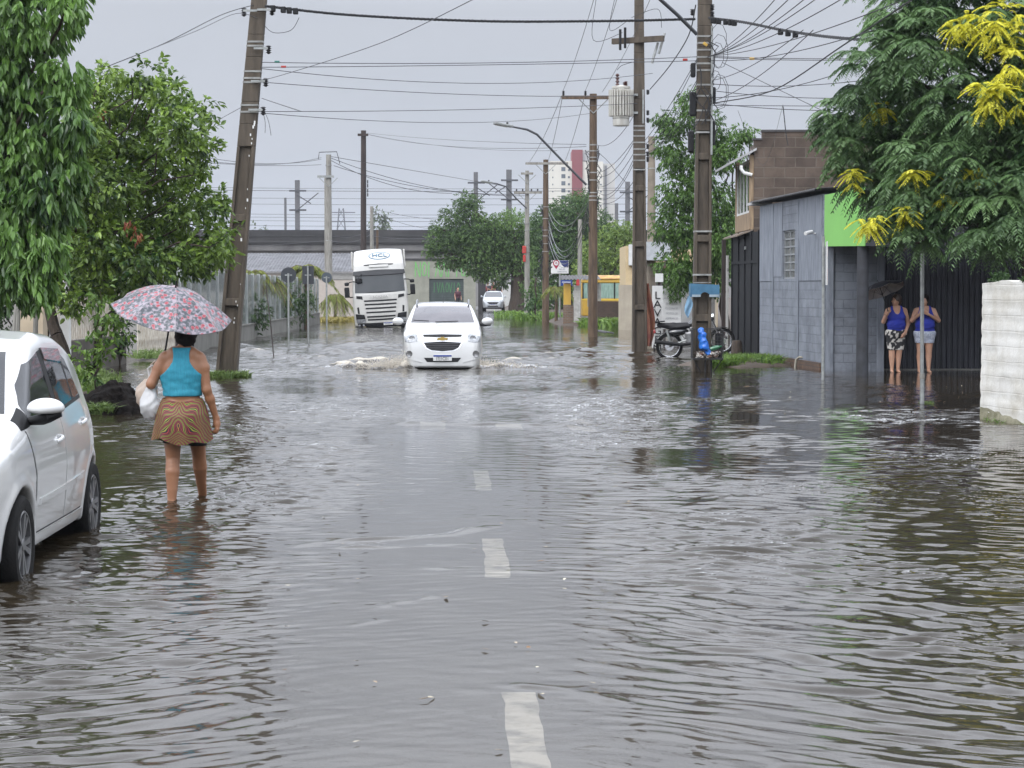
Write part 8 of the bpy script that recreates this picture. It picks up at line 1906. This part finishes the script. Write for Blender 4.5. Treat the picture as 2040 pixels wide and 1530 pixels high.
# --- women under the shop canopy, facing the street
def stand(X0, Y0, Z0, label, arms, feet, top_m, short_m, short_z, g, head, look, top_hem, neck_z, hair_prims, hm, short_len_fn=None, skin_m=M_skin2, h=0.0115):
    t = thing('person', (X0, Y0, Z0), label, 'person')
    (fl, fr) = feet
    tor = [('e', (0, 0, 0.84), (0.17 * g, 0.125 * g, 0.15)), ('e', (0, -0.03 * g, 1.00), (0.165 * g, 0.135 * g, 0.16)), ('e', (0, -0.01, 1.17), (0.165 * g, 0.12 * g, 0.17)), ('e', (-0.075, -0.085, 1.15), (0.085, 0.07, 0.075)), ('e', (0.075, -0.085, 1.15), (0.085, 0.07, 0.075)),
           ('c', (-0.13, 0, 1.30), (0.13, 0, 1.30), 0.058, 0.058), ('c', (-0.05, 0, 1.33), (0.05, 0, 1.33), 0.06, 0.06)]
    hx, hy, hz = head; lx, ly = look
    nk = [('c', (0, 0, 1.33), (hx * 0.8, hy * 0.5, hz - 0.11), 0.054, 0.05), ('e', (hx, hy, hz), (0.074, 0.088, 0.11)), ('e', (hx + lx * 0.03, hy + ly * 0.03, hz - 0.055), (0.055, 0.06, 0.06)),
          ('c', (hx + lx * 0.080, hy + ly * 0.080, hz - 0.005), (hx + lx * 0.103, hy + ly * 0.103, hz - 0.028), 0.010, 0.014, 0.008)]
    lg = []
    for s, (fx, fy) in ((-1, fl), (1, fr)):
        kx = s * 0.085 * 0.5 + fx * 0.5
        lg += [('c', (s * 0.085, 0, 0.80), (kx, -0.015, 0.46), 0.098 * g, 0.064), ('c', (kx, -0.015, 0.46), (kx * 0.4 + fx * 0.6, fy + 0.03, 0.34), 0.062, 0.062, 0.006), ('c', (kx * 0.4 + fx * 0.6, fy + 0.03, 0.34), (fx, fy + 0.02, 0.09), 0.062, 0.036, 0.006), ('c', (fx, fy + 0.035, 0.042), (fx * 1.12, fy - 0.13, 0.025), 0.034, 0.026)]
    ar = []
    for s, (el, wr_, tip, thumb, curl) in ((-1, arms[0]), (1, arms[1])):
        sh_ = (s * 0.165 * g ** 0.5, 0, 1.285)
        ar += [('c', sh_, el, 0.056 * g ** 0.5, 0.042), ('c', el, wr_, 0.042, 0.027)] + hand_prims(wr_, tip, thumb, curl, 0.0105)
    nets_obj('body', lambda p: evalp(p, tor + nk + lg + ar, 0.024), (-0.45, -0.45, -0.03), (0.45, 0.28, 1.72), h, skin_m, t, 2)
    tb = lambda p: evalp(p, tor, 0.03)
    def topf(p):
        x, y, z = np.abs(p[..., 0]), p[..., 1], p[..., 2]
        reg = np.maximum(np.maximum(top_hem - z, z - 1.42), x - np.interp(z, [1.0, 1.12, 1.2, 1.28, 1.36], [0.4, 0.24, 0.165, 0.135, 0.12]))
        zz = np.where(y < 0, neck_z, 1.27)
        neck = (np.sqrt((x / 0.078) ** 2 + (np.minimum(z - 1.36, 0) / (1.36 - zz)) ** 2) - 1) * 0.078
        fold = 0.004 * np.sin(48 * z + 8 * vnoise(p, 7, 2) + 12 * x) * np.clip((1.15 - z) * 6, 0, 1) + 0.004 * vnoise(p, 12, 3)
        return smax(smax(tb(p) - 0.013 + fold, reg * 0.8, 0.008), -neck, 0.008)
    nets_obj('top', topf, (-0.30, -0.28, 0.78), (0.30, 0.25, 1.45), 0.012, top_m, t, 2)
    nets_obj('shorts', lambda p: smax(evalp(p, tor[:1] + [q for i, q in enumerate(lg) if i % 4 < 2], 0.05) - 0.022, np.maximum(short_z - p[..., 2], p[..., 2] - top_hem - 0.03), 0.008), (-0.32, -0.25, short_z - .03), (0.32, 0.25, top_hem + .06), 0.013, short_m, t, 2)
    hc = (hx - lx * 0.012, hy - ly * 0.012, hz + 0.032); fc = (hx + lx * 0.092, hy + ly * 0.092, hz - 0.030); nb = (hx - lx * 0.05, hy - ly * 0.05, hz - 0.04)
    nets_obj('hair', lambda p: smax(smin(ellipsoid(p, hc, (0.100, 0.104, 0.102)), ellipsoid(p, nb, (0.072, 0.072, 0.085)), 0.03), -ellipsoid(p, fc, (0.075, 0.075, 0.088)), 0.015) + 0.005 * vnoise(p, 40, 1), (hx - 0.17, hy - 0.15, hz - 0.22), (hx + 0.17, hy + 0.2, hz + 0.16), 0.011, hm, t, 1)
    side = Vector((-ly, lx, 0)).normalized()
    for s in (-1, 1):
        c = Vector((hx, hy, hz + 0.008)) + Vector((lx, ly, 0)) * 0.076 + side * s * 0.031
        MB().lathe([(0.0, -0.006), (0.0095, -0.002), (0.0, 0.004)], Matrix.Translation(c) @ Vector((lx, ly, 0)).to_track_quat('Z', 'Y').to_matrix().to_4x4(), 8, False).build('eye', M_text_black, t, True)
    c = Vector((hx, hy, hz - 0.062)) + Vector((lx, ly, 0)) * 0.083
    MB().tube([c - side * 0.022, c + Vector((lx, ly, 0)) * 0.006, c + side * 0.022], [0.003, 0.006, 0.003], 6).build('lips', pm('lip_red', (0.28, 0.08, 0.07)), t, True)
    for (fx, fy) in feet:
        MB().grid(lambda u, v: (fx * 1.06 + (u - 0.5) * 0.085, fy + 0.075 - v * 0.25, 0.002), 4, 6).box(fx * 1.06 - .045, fx * 1.06 + .045, fy - 0.165, fy + 0.075, -0.016, 0.0).build('flip_flop', pm('sandal', (0.16, 0.05, 0.05)), t, bevel=0.006)
    return t
M_royal = pm('royal_blue_cloth', (0.018, 0.034, 0.34), (0.015, 0.027, 0.27), 0.8, scale=8)
M_swirl = pm('black_white_swirl', (0.58, 0.55, 0.50), (0.02, 0.02, 0.022), 0.8, scale=9, lo=0.47, hi=0.52, detail=1)
M_lace = pm('pale_lace', (0.52, 0.55, 0.62), (0.34, 0.37, 0.46), 0.8, scale=26, lo=0.45, hi=0.56, detail=2)
XA, YA = X(1785, 43.1), 43.1
head = (-0.005, -0.015, 1.505); look = (-0.90, -0.43)
hA = [('e', (0.012, 0.012, 1.545), (0.088, 0.092, 0.092)), ('e', (0.045, 0.045, 1.50), (0.06, 0.06, 0.085))]
stand(XA, YA, -0.012, 'woman under the black umbrella in a royal blue vest and black and white shorts', [((-0.265, -0.03, 1.06), (-0.225, -0.19, 1.215), (0.05, -0.35, 0.9), (0.9, -0.3, 0), (0.6, 0.6, 0.2)), ((0.255, 0.0, 1.03), (0.165, -0.165, 0.84), (-0.5, -0.35, -0.7), (-0.3, -0.8, 0.4), (-0.6, 0.5, -0.3))],
      ((-0.085, -0.05), (0.045, -0.03)), M_royal, M_swirl, 0.475, 1.08, head, look, 0.87, 1.215, hA, pm('brown_hair', (0.03, 0.018, 0.012), (0.05, 0.03, 0.02), 0.5))
XB, YB = X(1842, 43.0), 43.0
head = (-0.02, -0.02, 1.50); look = (-0.42, -0.90)
hB = [('e', (-0.005, 0.022, 1.535), (0.086, 0.090, 0.094)), ('e', (0.01, 0.06, 1.48), (0.075, 0.05, 0.09))]
stand(XB, YB, -0.012, 'woman behind the signpost in a royal blue vest and pale lace shorts, holding a phone', [((-0.275, -0.06, 1.085), (-0.145, -0.265, 1.225), (0.35, -0.2, 0.9), (0.8, -0.4, 0), (0.5, 0.6, 0.1)), ((0.27, -0.06, 1.085), (0.02, -0.265, 1.215), (-0.8, -0.2, 0.5), (0.2, -0.4, 0.8), (-0.4, 0.7, 0.1))],
      ((-0.105, -0.03), (0.085, -0.03)), M_royal, M_lace, 0.62, 1.14, head, look, 0.84, 1.21, hB, M_hair)
ph = thing('smartphone', (XB - 0.115, YB - 0.30, 1.345), 'white phone in the hands of the woman in lace shorts', 'phone'); MB().box(-0.037, 0.037, -0.005, 0.005, -0.07, 0.07, Matrix.Rotation(R(14), 4, 'X')).build('case', M_white_board, ph, bevel=0.004)
ax2 = Vector((-0.30, 0.26, 0.92)).normalized()
ha = Vector((XA - 0.215, YA - 0.235, -0.012 + 1.29)); ap = ha + Vector((-0.11, 0.03, 0.62))
ax2 = (ap - ha).normalized(); ax2 = Vector((ax2.x - 0.12, ax2.y + 0.24, ax2.z)).normalized(); ap = ha + ax2 * 0.62
umbrella('black_umbrella', ap, ax2, 0.52, 0.18, pm('black_nylon', (0.020, 0.020, 0.025), (0.04, 0.04, 0.046), 0.35), pm('silver_lining', (0.60, 0.57, 0.55), (0.46, 0.44, 0.43), 0.4), 'black umbrella with a silver lining held by a woman under the canopy', 0.62, 0.2)
tag(MB().tube([(0.035 * math.cos(a), 0.035 * math.sin(a), 0) for a in np.linspace(0, 6.28, 13)], 0.008, 6, False).build('wristband', M_black, None, True, loc=(XA - 0.23, YA - 0.165, 1.19)), 'dark band on the wrist of the woman holding the black umbrella', 'bracelet')

# --- people far down the street
def far_person(px, Y, foot_z, label, shirt, trousers, rz=0.0, cross=False):
    t = thing('person', (X(px, Y), Y, foot_z), label, 'person', None, rz)
    tor = [('e', (0, 0, 0.98), (0.17, 0.12, 0.15)), ('e', (0, 0, 1.25), (0.19, 0.12, 0.22)), ('c', (-0.17, 0, 1.42), (0.17, 0, 1.42), 0.06, 0.06)]
    lg = [('c', (s * 0.09, 0, 0.92), (s * 0.10, 0, 0.5), 0.09, 0.062) for s in (-1, 1)] + [('c', (s * 0.10, 0, 0.5), (s * 0.11, 0.02, 0.08), 0.06, 0.042) for s in (-1, 1)] + [('c', (s * 0.11, 0.03, 0.05), (s * 0.12, -0.15, 0.035), 0.04, 0.035) for s in (-1, 1)]
    hd = [('c', (0, 0, 1.45), (0, 0, 1.58), 0.055, 0.05), ('e', (0, -0.01, 1.66), (0.078, 0.09, 0.115))]
    ar = []
    for s in (-1, 1):
        el = (s * 0.27, -0.02, 1.14); wr_ = (s * 0.08, -0.2, 1.2) if cross else (s * 0.27, -0.08, 0.9)
        ar += [('c', (s * 0.21, 0, 1.41), el, 0.055, 0.044), ('c', el, wr_, 0.042, 0.03), ('c', wr_, tuple(np.array(wr_) + np.array((-s * 0.08, 0, 0.02) if cross else (0, -0.02, -0.09))), 0.035, 0.025)]
    nets_obj('body', lambda p: evalp(p, tor + lg + hd + ar, 0.03), (-0.42, -0.34, -0.02), (0.42, 0.2, 1.82), 0.026, M_skin2, t, 2)
    nets_obj('shirt', lambda p: smax(evalp(p, tor + [(ar[0]), (ar[3])], 0.03) - 0.02, np.maximum(0.92 - p[..., 2], np.maximum(p[..., 2] - 1.5, np.abs(p[..., 0]) - 0.275)), 0.01), (-0.4, -0.3, 0.85), (0.4, 0.2, 1.55), 0.026, shirt, t, 2)
    nets_obj('trousers', lambda p: smax(evalp(p, tor[:1] + lg[:4], 0.03) - 0.02, np.maximum(0.12 - p[..., 2], p[..., 2] - 1.0), 0.01), (-0.32, -0.25, 0.08), (0.32, 0.2, 1.04), 0.026, trousers, t, 2)
    nets_obj('hair', lambda p: ellipsoid(p, (0, 0.012, 1.685), (0.085, 0.092, 0.105)), (-0.12, -0.12, 1.56), (0.12, 0.13, 1.82), 0.026, M_hair, t, 1)
M_jean = pm('denim', (0.04, 0.05, 0.08)); M_dark_cl = pm('dark_cloth', (0.02, 0.02, 0.024)); M_wine = pm('wine_cloth', (0.07, 0.012, 0.025)); M_red_cl = pm('dull_red_cloth', (0.20, 0.05, 0.05))
far_person(912, 160, -0.02, 'person in a wine coloured shirt standing alone near the garage shutter', M_wine, M_dark_cl, 0.6)
gp_ = 'people standing at the end of the street'
far_person(964, 170, 0.35, 'leftmost of the people behind the silver car, in a red top', M_red_cl, M_jean, 0.2)
far_person(972, 171, 0.42, 'person in a dark top with folded arms behind the silver car, second from the left', M_dark_cl, M_dark_cl, 0.0, True)
far_person(983, 171, 0.42, 'person in a red shirt with folded arms behind the middle of the silver car', M_red_cl, M_dark_cl, -0.2, True)
far_person(994, 170, 0.32, 'rightmost of the people behind the silver car, in a dark top with arms down', M_dark_cl, M_jean, -0.4)
# ---------------------------------------------------------------- street furniture and small things
M_sign_back = pm('sign_back_dark', (0.022, 0.026, 0.032), (0.035, 0.038, 0.045), 0.5, scale=3)
def sign_back(px, py_base, plate_px, plate_py, w_px, h_px, round_, label, m=M_sign_back):
    Y = EYE * F_PX / (py_base - HOR); t = thing('road_sign', (X(px, Y), Y, 0), label, 'road sign')
    zt = Z(plate_py, Y); k = Y / F_PX; zt2 = Z(plate_py - h_px / 2 - 4, Y) if not round_ else zt + 0.1
    MB().tube([(0, 0, -0.5), (0, 0, max(zt, zt2 - 0.05))], 0.03, 10).build('post', M_galv, t, True)
    if round_: MB().lathe([(w_px / 2 * k, -0.004), (w_px / 2 * k, 0.004)], Matrix.Translation((0, 0.045, zt)) @ Matrix.Rotation(R(90), 4, 'X'), 28).build('plate', m, t)
    else: MB().box(-w_px / 2 * k, w_px / 2 * k, 0.04, 0.048, zt - h_px / 2 * k, zt + h_px / 2 * k).build('plate', m, t, bevel=0.003)
    MB().box(-0.10, 0.10, 0.031, 0.039, zt - 0.02, zt + 0.02).build('clamp', M_galv, t)
    return t
sign_back(575, 697, 575, 548, 31, 31, True, 'nearest round sign on a thin post, seen from its dark back')
sign_back(614, 686, 614, 548, 23, 36, False, 'rectangular sign with rounded top seen from its dark back, between two round ones')
sign_back(651, 672, 651, 553, 21, 21, True, 'farthest round sign near the fence end, seen from its grey blue back', pm('sign_back_blue', (0.06, 0.075, 0.09), None, 0.5))
t = thing('thin_rod', (X(545, 53), 53, 0), 'thin dark rod leaning in the water left of the round sign', 'rod')
MB().tube([(0.01, 0, -0.3), (0, 0, 0.0), (-0.08, 0.02, 0.9), (-0.19, 0.02, 1.78)], 0.014, 6).build('rod', M_wood_dark, t, True)
# posts in front of the shop
t = thing('signpost', (X(1640, 39.5), 39.5, 0), 'thin pale post in front of the shop corner with a sign seen edge on', 'road sign')
MB().tube([(0, 0, -0.4), (-0.01, 0, 2.72)], 0.03, 10).build('post', M_galv, t, True)
pl_ = MB().box(-0.006, 0.006, -0.28, 0.28, 1.80, 2.62, Matrix.Translation((0.055, 0, 0)) @ Matrix.Rotation(R(-6), 4, 'Z')).build('plate', M_white_board, t)
MB().box(0.0065, 0.0085, -0.28, 0.28, 1.84, 2.10, Matrix.Translation((0.055, 0, 0)) @ Matrix.Rotation(R(-6), 4, 'Z')).box(0.0065, 0.0085, -0.28, 0.28, 2.34, 2.5, Matrix.Translation((0.055, 0, 0)) @ Matrix.Rotation(R(-6), 4, 'Z')).build('red_stripes', pm('sign_red', (0.42, 0.03, 0.03)), pl_)
t = thing('signpost', (X(1838, 31.3), 31.3, 0), 'galvanised post standing in the water in front of the two women', 'post')
MB().tube([(0.0, 0, -0.4), (0.0, 0, 0.42), (-0.005, 0, 0.46), (-0.02, 0, 2.8)], [0.033, 0.033, 0.029, 0.029], 12).build('post', M_galv, t, True)
MB().lathe([(0.038, 0.38), (0.042, 0.42), (0.034, 0.46)], None, 12).build('sleeve', M_concrete_pale, t, True)
MB().box(-0.25, 0.20, 0.033, 0.041, 2.5, 2.9).build('plate', M_sign_back, t)
# wifi sign and street name plate
Y = 110.0; k = Y / F_PX
t = thing('wifi_sign', (X(1115, Y), Y, 0), 'white and blue sign with a red pin and wifi arcs on a grey post', 'sign')
MB().tube([(0, 0, -0.4), (0, 0, Z(520, Y))], 0.05, 8).build('post', M_galv, t, True)
zc = Z(532, Y); hw = 17.5 * k
bd = MB().box(-hw, hw, -0.10, -0.055, zc - 0.35, zc + 0.35).build('board', M_white_board, t, bevel=0.02)
MB().prism([(-0.02, -0.104, zc + 0.345), (hw - .02, -0.104, zc + 0.345), (hw - .02, -0.104, zc - 0.02), (0.22, -0.104, zc + 0.0), (0.1, -0.104, zc + 0.12)], (0, 0.003, 0)).build('blue_field', pm('sign_navy', (0.02, 0.035, 0.14)), bd)
M_pin = pm('pin_red', (0.38, 0.02, 0.06))
pin = [(-0.19 + 0.17 * math.cos(a), -0.112, zc + 0.20 + 0.17 * math.sin(a)) for a in np.linspace(R(-30), R(210), 16)] + [(-0.19, -0.112, zc - 0.12)]
MB().prism(pin, (0, 0.007, 0)).build('pin', M_pin, bd)
MB().lathe([(0.12, 0), (0.12, 0.004)], Matrix.Translation((-0.19, -0.113, zc + 0.20)) @ Matrix.Rotation(R(90), 4, 'X'), 18).build('pin_centre', M_white_board, bd)
b = MB()
for r in (0.03, 0.06, 0.09): b.tube([(-0.19 + r * math.cos(a), -0.120, zc + 0.15 + r * math.sin(a)) for a in np.linspace(R(40), R(140), 8)], 0.009, 5)
b.build('wifi_arcs', M_pin, bd, True)
text_obj('WI-FI', 0.14, pm('sign_grey_text', (0.12, 0.12, 0.2)), bd, (0.12, -0.104, zc - 0.13)); text_obj('GRATUITO', 0.10, pm('sign_grey_text', (0.1, 0.1, 0.1)), bd, (0.12, -0.104, zc - 0.25))
t = thing('street_name_sign', (X(1128, 104), 104, 0), 'small blue street name plate beside the kiosk', 'sign')
MB().box(-0.28, 0.30, -0.02, 0.01, Z(569, 104), Z(558, 104)).build('plate', pm('street_blue', (0.015, 0.05, 0.24)), t, bevel=0.004)
b = MB()
for i, (w_, zz) in enumerate([(0.22, 0.18), (0.16, 0.10)]): b.box(-w_, w_, -0.026, -0.0205, Z(569, 104) + zz - 0.022, Z(569, 104) + zz + 0.012)
b.build('white_lines', M_white_board, t)
MB().tube([(-0.30, 0.02, -0.4), (-0.30, 0.02, Z(556, 104))], 0.03, 8).build('post', M_galv, t, True)
t = thing('warning_post', (X(1151, 106), 106, 0), 'thin post with a narrow red and white marker by the pale concrete pole', 'post')
MB().tube([(0, 0, -0.4), (0, 0, 2.2)], 0.03, 8).build('post', M_galv, t, True); MB().box(-0.08, 0.08, -0.05, -0.031, 1.5, 2.25).build('plate', pm('sign_red', (0.42, 0.03, 0.03)), t)

# things on the big pole
Bx, By, Bz = BP
t = thing('blue_guard', (Bx + 0.05, By - 0.02, Z(580, 43.2)), 'cut blue plastic box strapped round the big pole', 'box')
M_blue_pl = pm('faded_blue_plastic', (0.035, 0.115, 0.20), (0.055, 0.16, 0.26), 0.5, scale=6)
n = 14; pts = [(-0.30, -0.24, 0.16), (-0.30, -0.24, -0.12), (-0.10, -0.24, -0.12)] + [(-0.0 + 0.10 * -math.cos(a), -0.24, -0.12 + 0.10 * math.sin(a)) for a in np.linspace(0.1, math.pi - 0.1, 8)] + [(0.10, -0.24, -0.12), (0.30, -0.24, -0.13), (0.30, -0.24, 0.13)]
MB().prism(pts, (0, 0.03, 0)).build('front', M_blue_pl, t)
MB().box(-0.30, -0.27, -0.208, 0.15, -0.12, 0.15).box(0.27, 0.30, -0.208, 0.15, -0.13, 0.125).build('cheek', M_blue_pl, t)
for x0, x1 in ((-0.27, -0.09), (0.09, 0.29)): MB().box(x0, x1, -0.247, -0.242, -0.12, -0.07).build('pale_rim', pm('pale_rim', (0.30, 0.36, 0.40), (0.18, 0.22, 0.25), 0.6), t)
MB().box(-0.24, 0.14, -0.19, -0.175, 0.17, 0.185).build('strap', M_band, t)
o = tag(MB().grid(lambda u, v: (-0.06 + (u - .5) * 0.16 * math.sin(math.pi * (0.08 + 0.9 * v)) + 0.02 * math.sin(6 * v), 0.02 * math.sin(7 * u + 5 * v), -0.45 * v), 8, 16).build('blue_rag', pm('pale_blue_cloth', (0.22, 0.36, 0.48), (0.14, 0.25, 0.36), 0.8, scale=5), None, True, loc=(X(1377, 43.2), 43.2, Z(590, 43.2))), 'pale blue rag hanging at the left edge of the big pole', 'rag')
bk = thing('litter_basket', (X(1408, 42.9), 42.9, 0.30), 'black wire litter basket with rubbish at the foot of the big pole', 'basket')
M_wire = pm('black_wire', (0.016, 0.015, 0.015), None, 0.5)
b = MB()
for i in range(12):
    x = -0.30 + i * 0.60 / 11; b.tube([(x, 0.20, 0.0), (x, 0.20, 0.58)], 0.006, 4)
for i in range(7): y = -0.2 + i * 0.4 / 6; b.tube([(0.30, y, 0.0), (0.31, y, 0.58)], 0.006, 4).tube([(-0.30, y, 0.0), (-0.30, y, 0.58)], 0.006, 4)
for j in range(9): z = j * 0.072; b.tube([(-0.30, -0.2, z), (-0.30, 0.2, z), (0.30, 0.2, z), (0.31, -0.2, z)], 0.005, 4)
b.build('mesh_sides', M_wire, bk)
MB().tube([(-0.31, -0.21, 0.0), (-0.31, -0.21, 0.58), (-0.31, 0.21, 0.60), (0.31, 0.21, 0.60), (0.32, -0.21, 0.58), (0.32, -0.21, 0.0), (-0.31, -0.21, 0.0)], 0.012, 6).build('rim', M_wire, bk, True)
MB().box(-0.31, 0.32, -0.21, 0.21, -0.03, -0.004).build('floor', M_wire, bk)
MB().box(-0.312, -0.305, -0.2, 0.2, 0.0, 0.58).box(0.19, 0.30, 0.205, 0.215, 0.0, 0.5).build('side_sheet', M_steel_dark, bk)
MB().tube([(-0.28, -0.18, -0.02), (-0.05, 0.0, -0.42)], 0.012, 6).tube([(0.30, -0.18, -0.02), (0.05, 0.0, -0.42)], 0.012, 6).tube([(-0.02, 0.05, -0.02), (-0.02, 0.05, -0.5)], 0.02, 6).tube([(0.10, 0.05, -0.02), (0.10, 0.05, -0.5)], 0.02, 6).build('brace', M_wire, bk)
o = tag(nets_obj('blue_bag', lambda p: smin(capsule(p, (-0.12, -0.1, 0.56), (-0.07, -0.12, 0.25), 0.07, 0.09), capsule(p, (-0.07, -0.12, 0.25), (0.03, -0.1, 0.10), 0.085, 0.05), 0.05) + 0.02 * vnoise(p, 14, 5) + 0.012 * vnoise(p, 30, 7), (-0.28, -0.26, 0.0), (0.16, 0.06, 0.72), 0.016, pm('bright_blue_film', (0.015, 0.12, 0.52), (0.03, 0.18, 0.60), 0.3, scale=9, coat=0.3), None, 1), 'crumpled bright blue plastic bag in the litter basket', 'bag'); o.location = bk.location
o = tag(MB().lathe([(0.0, 0), (0.045, 0.0), (0.05, 0.02), (0.05, 0.15), (0.02, 0.22), (0.018, 0.25)], Matrix.Rotation(R(75), 4, 'Y'), 14).build('green_bottle', pm('green_glass', (0.02, 0.14, 0.06), None, 0.1, coat=1), None, True, loc=Vector(bk.location) + Vector((0.06, -0.08, 0.18))), 'green bottle lying on the rubbish in the basket', 'bottle')
rg = np.random.default_rng(12); b = MB()
for i in range(60):
    M = Matrix.Translation((rg.uniform(-.24, .26), rg.uniform(-.18, .15), rg.uniform(0.01, 0.12))) @ Matrix.Rotation(rg.uniform(0, 3), 4, 'Z') @ Matrix.Rotation(rg.uniform(-.8, .8), 4, 'X'); s = rg.uniform(0.02, 0.05)
    b.box(-s, s, -s * .7, s * .7, -s * .4, s * .4, M)
o = tag(b.build('rubbish', pm('mixed_rubbish', (0.55, 0.52, 0.48), (0.12, 0.06, 0.04), 0.7, scale=14, lo=0.45, hi=0.55), None), 'loose mixed rubbish on the floor of the litter basket', None, None, 'stuff'); o.location = bk.location
o = tag(MB().box(-0.22, 0.22, -0.5, 0.5, 0, 0.05, Matrix.Rotation(R(10), 4, 'Y') @ Matrix.Rotation(R(-18), 4, 'Z')).box(-0.12, 0.2, -0.56, -0.50, -0.03, 0.02, Matrix.Rotation(R(10), 4, 'Y') @ Matrix.Rotation(R(-18), 4, 'Z')).build('floating_board', pm('grey_board', (0.10, 0.10, 0.10), (0.055, 0.055, 0.055), 0.6), None, bevel=0.01, loc=(X(1205, 77), 77, 0.10)), 'grey board tilted in the water right of the round pole', 'board')
# stumps and scraps near the motorcycle
o = tag(MB().lathe([(0.14, -0.3), (0.15, 0.1), (0.12, 0.42), (0.10, 0.46)], None, 12).build('stump', M_bark, None, True, loc=(X(1468, 51), 51, 0)), 'short mossy stump in front of the black gate', 'stump')
rg = np.random.default_rng(33); n = 90
xy = []
for i in range(n):
    if i < 40: g = G(rg.uniform(560, 1300), rg.uniform(790, 1500)); xy.append((g.x, g.y))
    else: g = G(rg.uniform(1560, 1950), rg.uniform(745, 830)); xy.append((g.x, g.y))
C = np.array([(x, y, 0.012) for x, y in xy]); D = unit(np.stack([rg.normal(size=n), rg.normal(size=n), rg.normal(0, 0.05, n)], 1))
o = leaves_mesh('floating_debris', C, D, rg.uniform(0.02, 0.07, n), rg.uniform(0.012, 0.03, n), rg.random(n), leaf_mat('drift_leaf', (0.16, 0.08, 0.03), (0.5, 0.46, 0.36), 0.6, 0.0), None, 0.05, 0.1)
tag(o, 'small leaves and scraps drifting on the flood water', None, None, 'stuff')
# splash thrown up beside the car
rg = np.random.default_rng(21); b = MB()
def drops(cx, cy, sx, n, zmax, seed):
    rg = np.random.default_rng(seed)
    for i in range(n):
        x = cx + sx * abs(rg.normal(0, 0.55)); z = abs(rg.normal(0, zmax * 0.45)) * math.exp(-abs(x - cx) * 0.9) + 0.02; y = cy + rg.normal(0, 0.18) - 0.1 * abs(x - cx)
        r = rg.uniform(0.003, 0.011); v = [Vector((x + r, y, z)), Vector((x - r, y, z)), Vector((x, y + r, z)), Vector((x, y - r, z)), Vector((x, y, z + r * 1.3)), Vector((x, y, z - r * 1.3))]
        b.add(v, [(0, 2, 4), (2, 1, 4), (1, 3, 4), (3, 0, 4), (2, 0, 5), (1, 2, 5), (3, 1, 5), (0, 3, 5)])
cx = X(881.5, 44.7)
drops(cx - 0.75, 44.75, -1, 3600, 0.34, 1); drops(cx + 0.8, 44.8, 1, 1700, 0.24, 2)
tag(b.build('spray', pm('muddy_spray', (0.62, 0.57, 0.49), (0.5, 0.45, 0.38), 0.5), None), 'muddy spray thrown up on both sides of the white people carrier', None, None, 'stuff')
# ---------------------------------------------------------------- the damp air
def haze():
    m, nt, N, L = new_mat('damp_air')
    out = N('ShaderNodeOutputMaterial'); v = N('ShaderNodeVolumePrincipled')
    v.inputs['Color'].default_value = (0.88, 0.92, 1.0, 1); v.inputs['Density'].default_value = 0.00022; v.inputs['Anisotropy'].default_value = 0.2
    L(v.outputs[0], out.inputs['Volume'])
    o = MB().box(-1700, 1700, -30, 3100, -30, 75).build('haze', m)
    tag(o, 'pale damp air over the whole street', None, None, 'stuff')
haze()
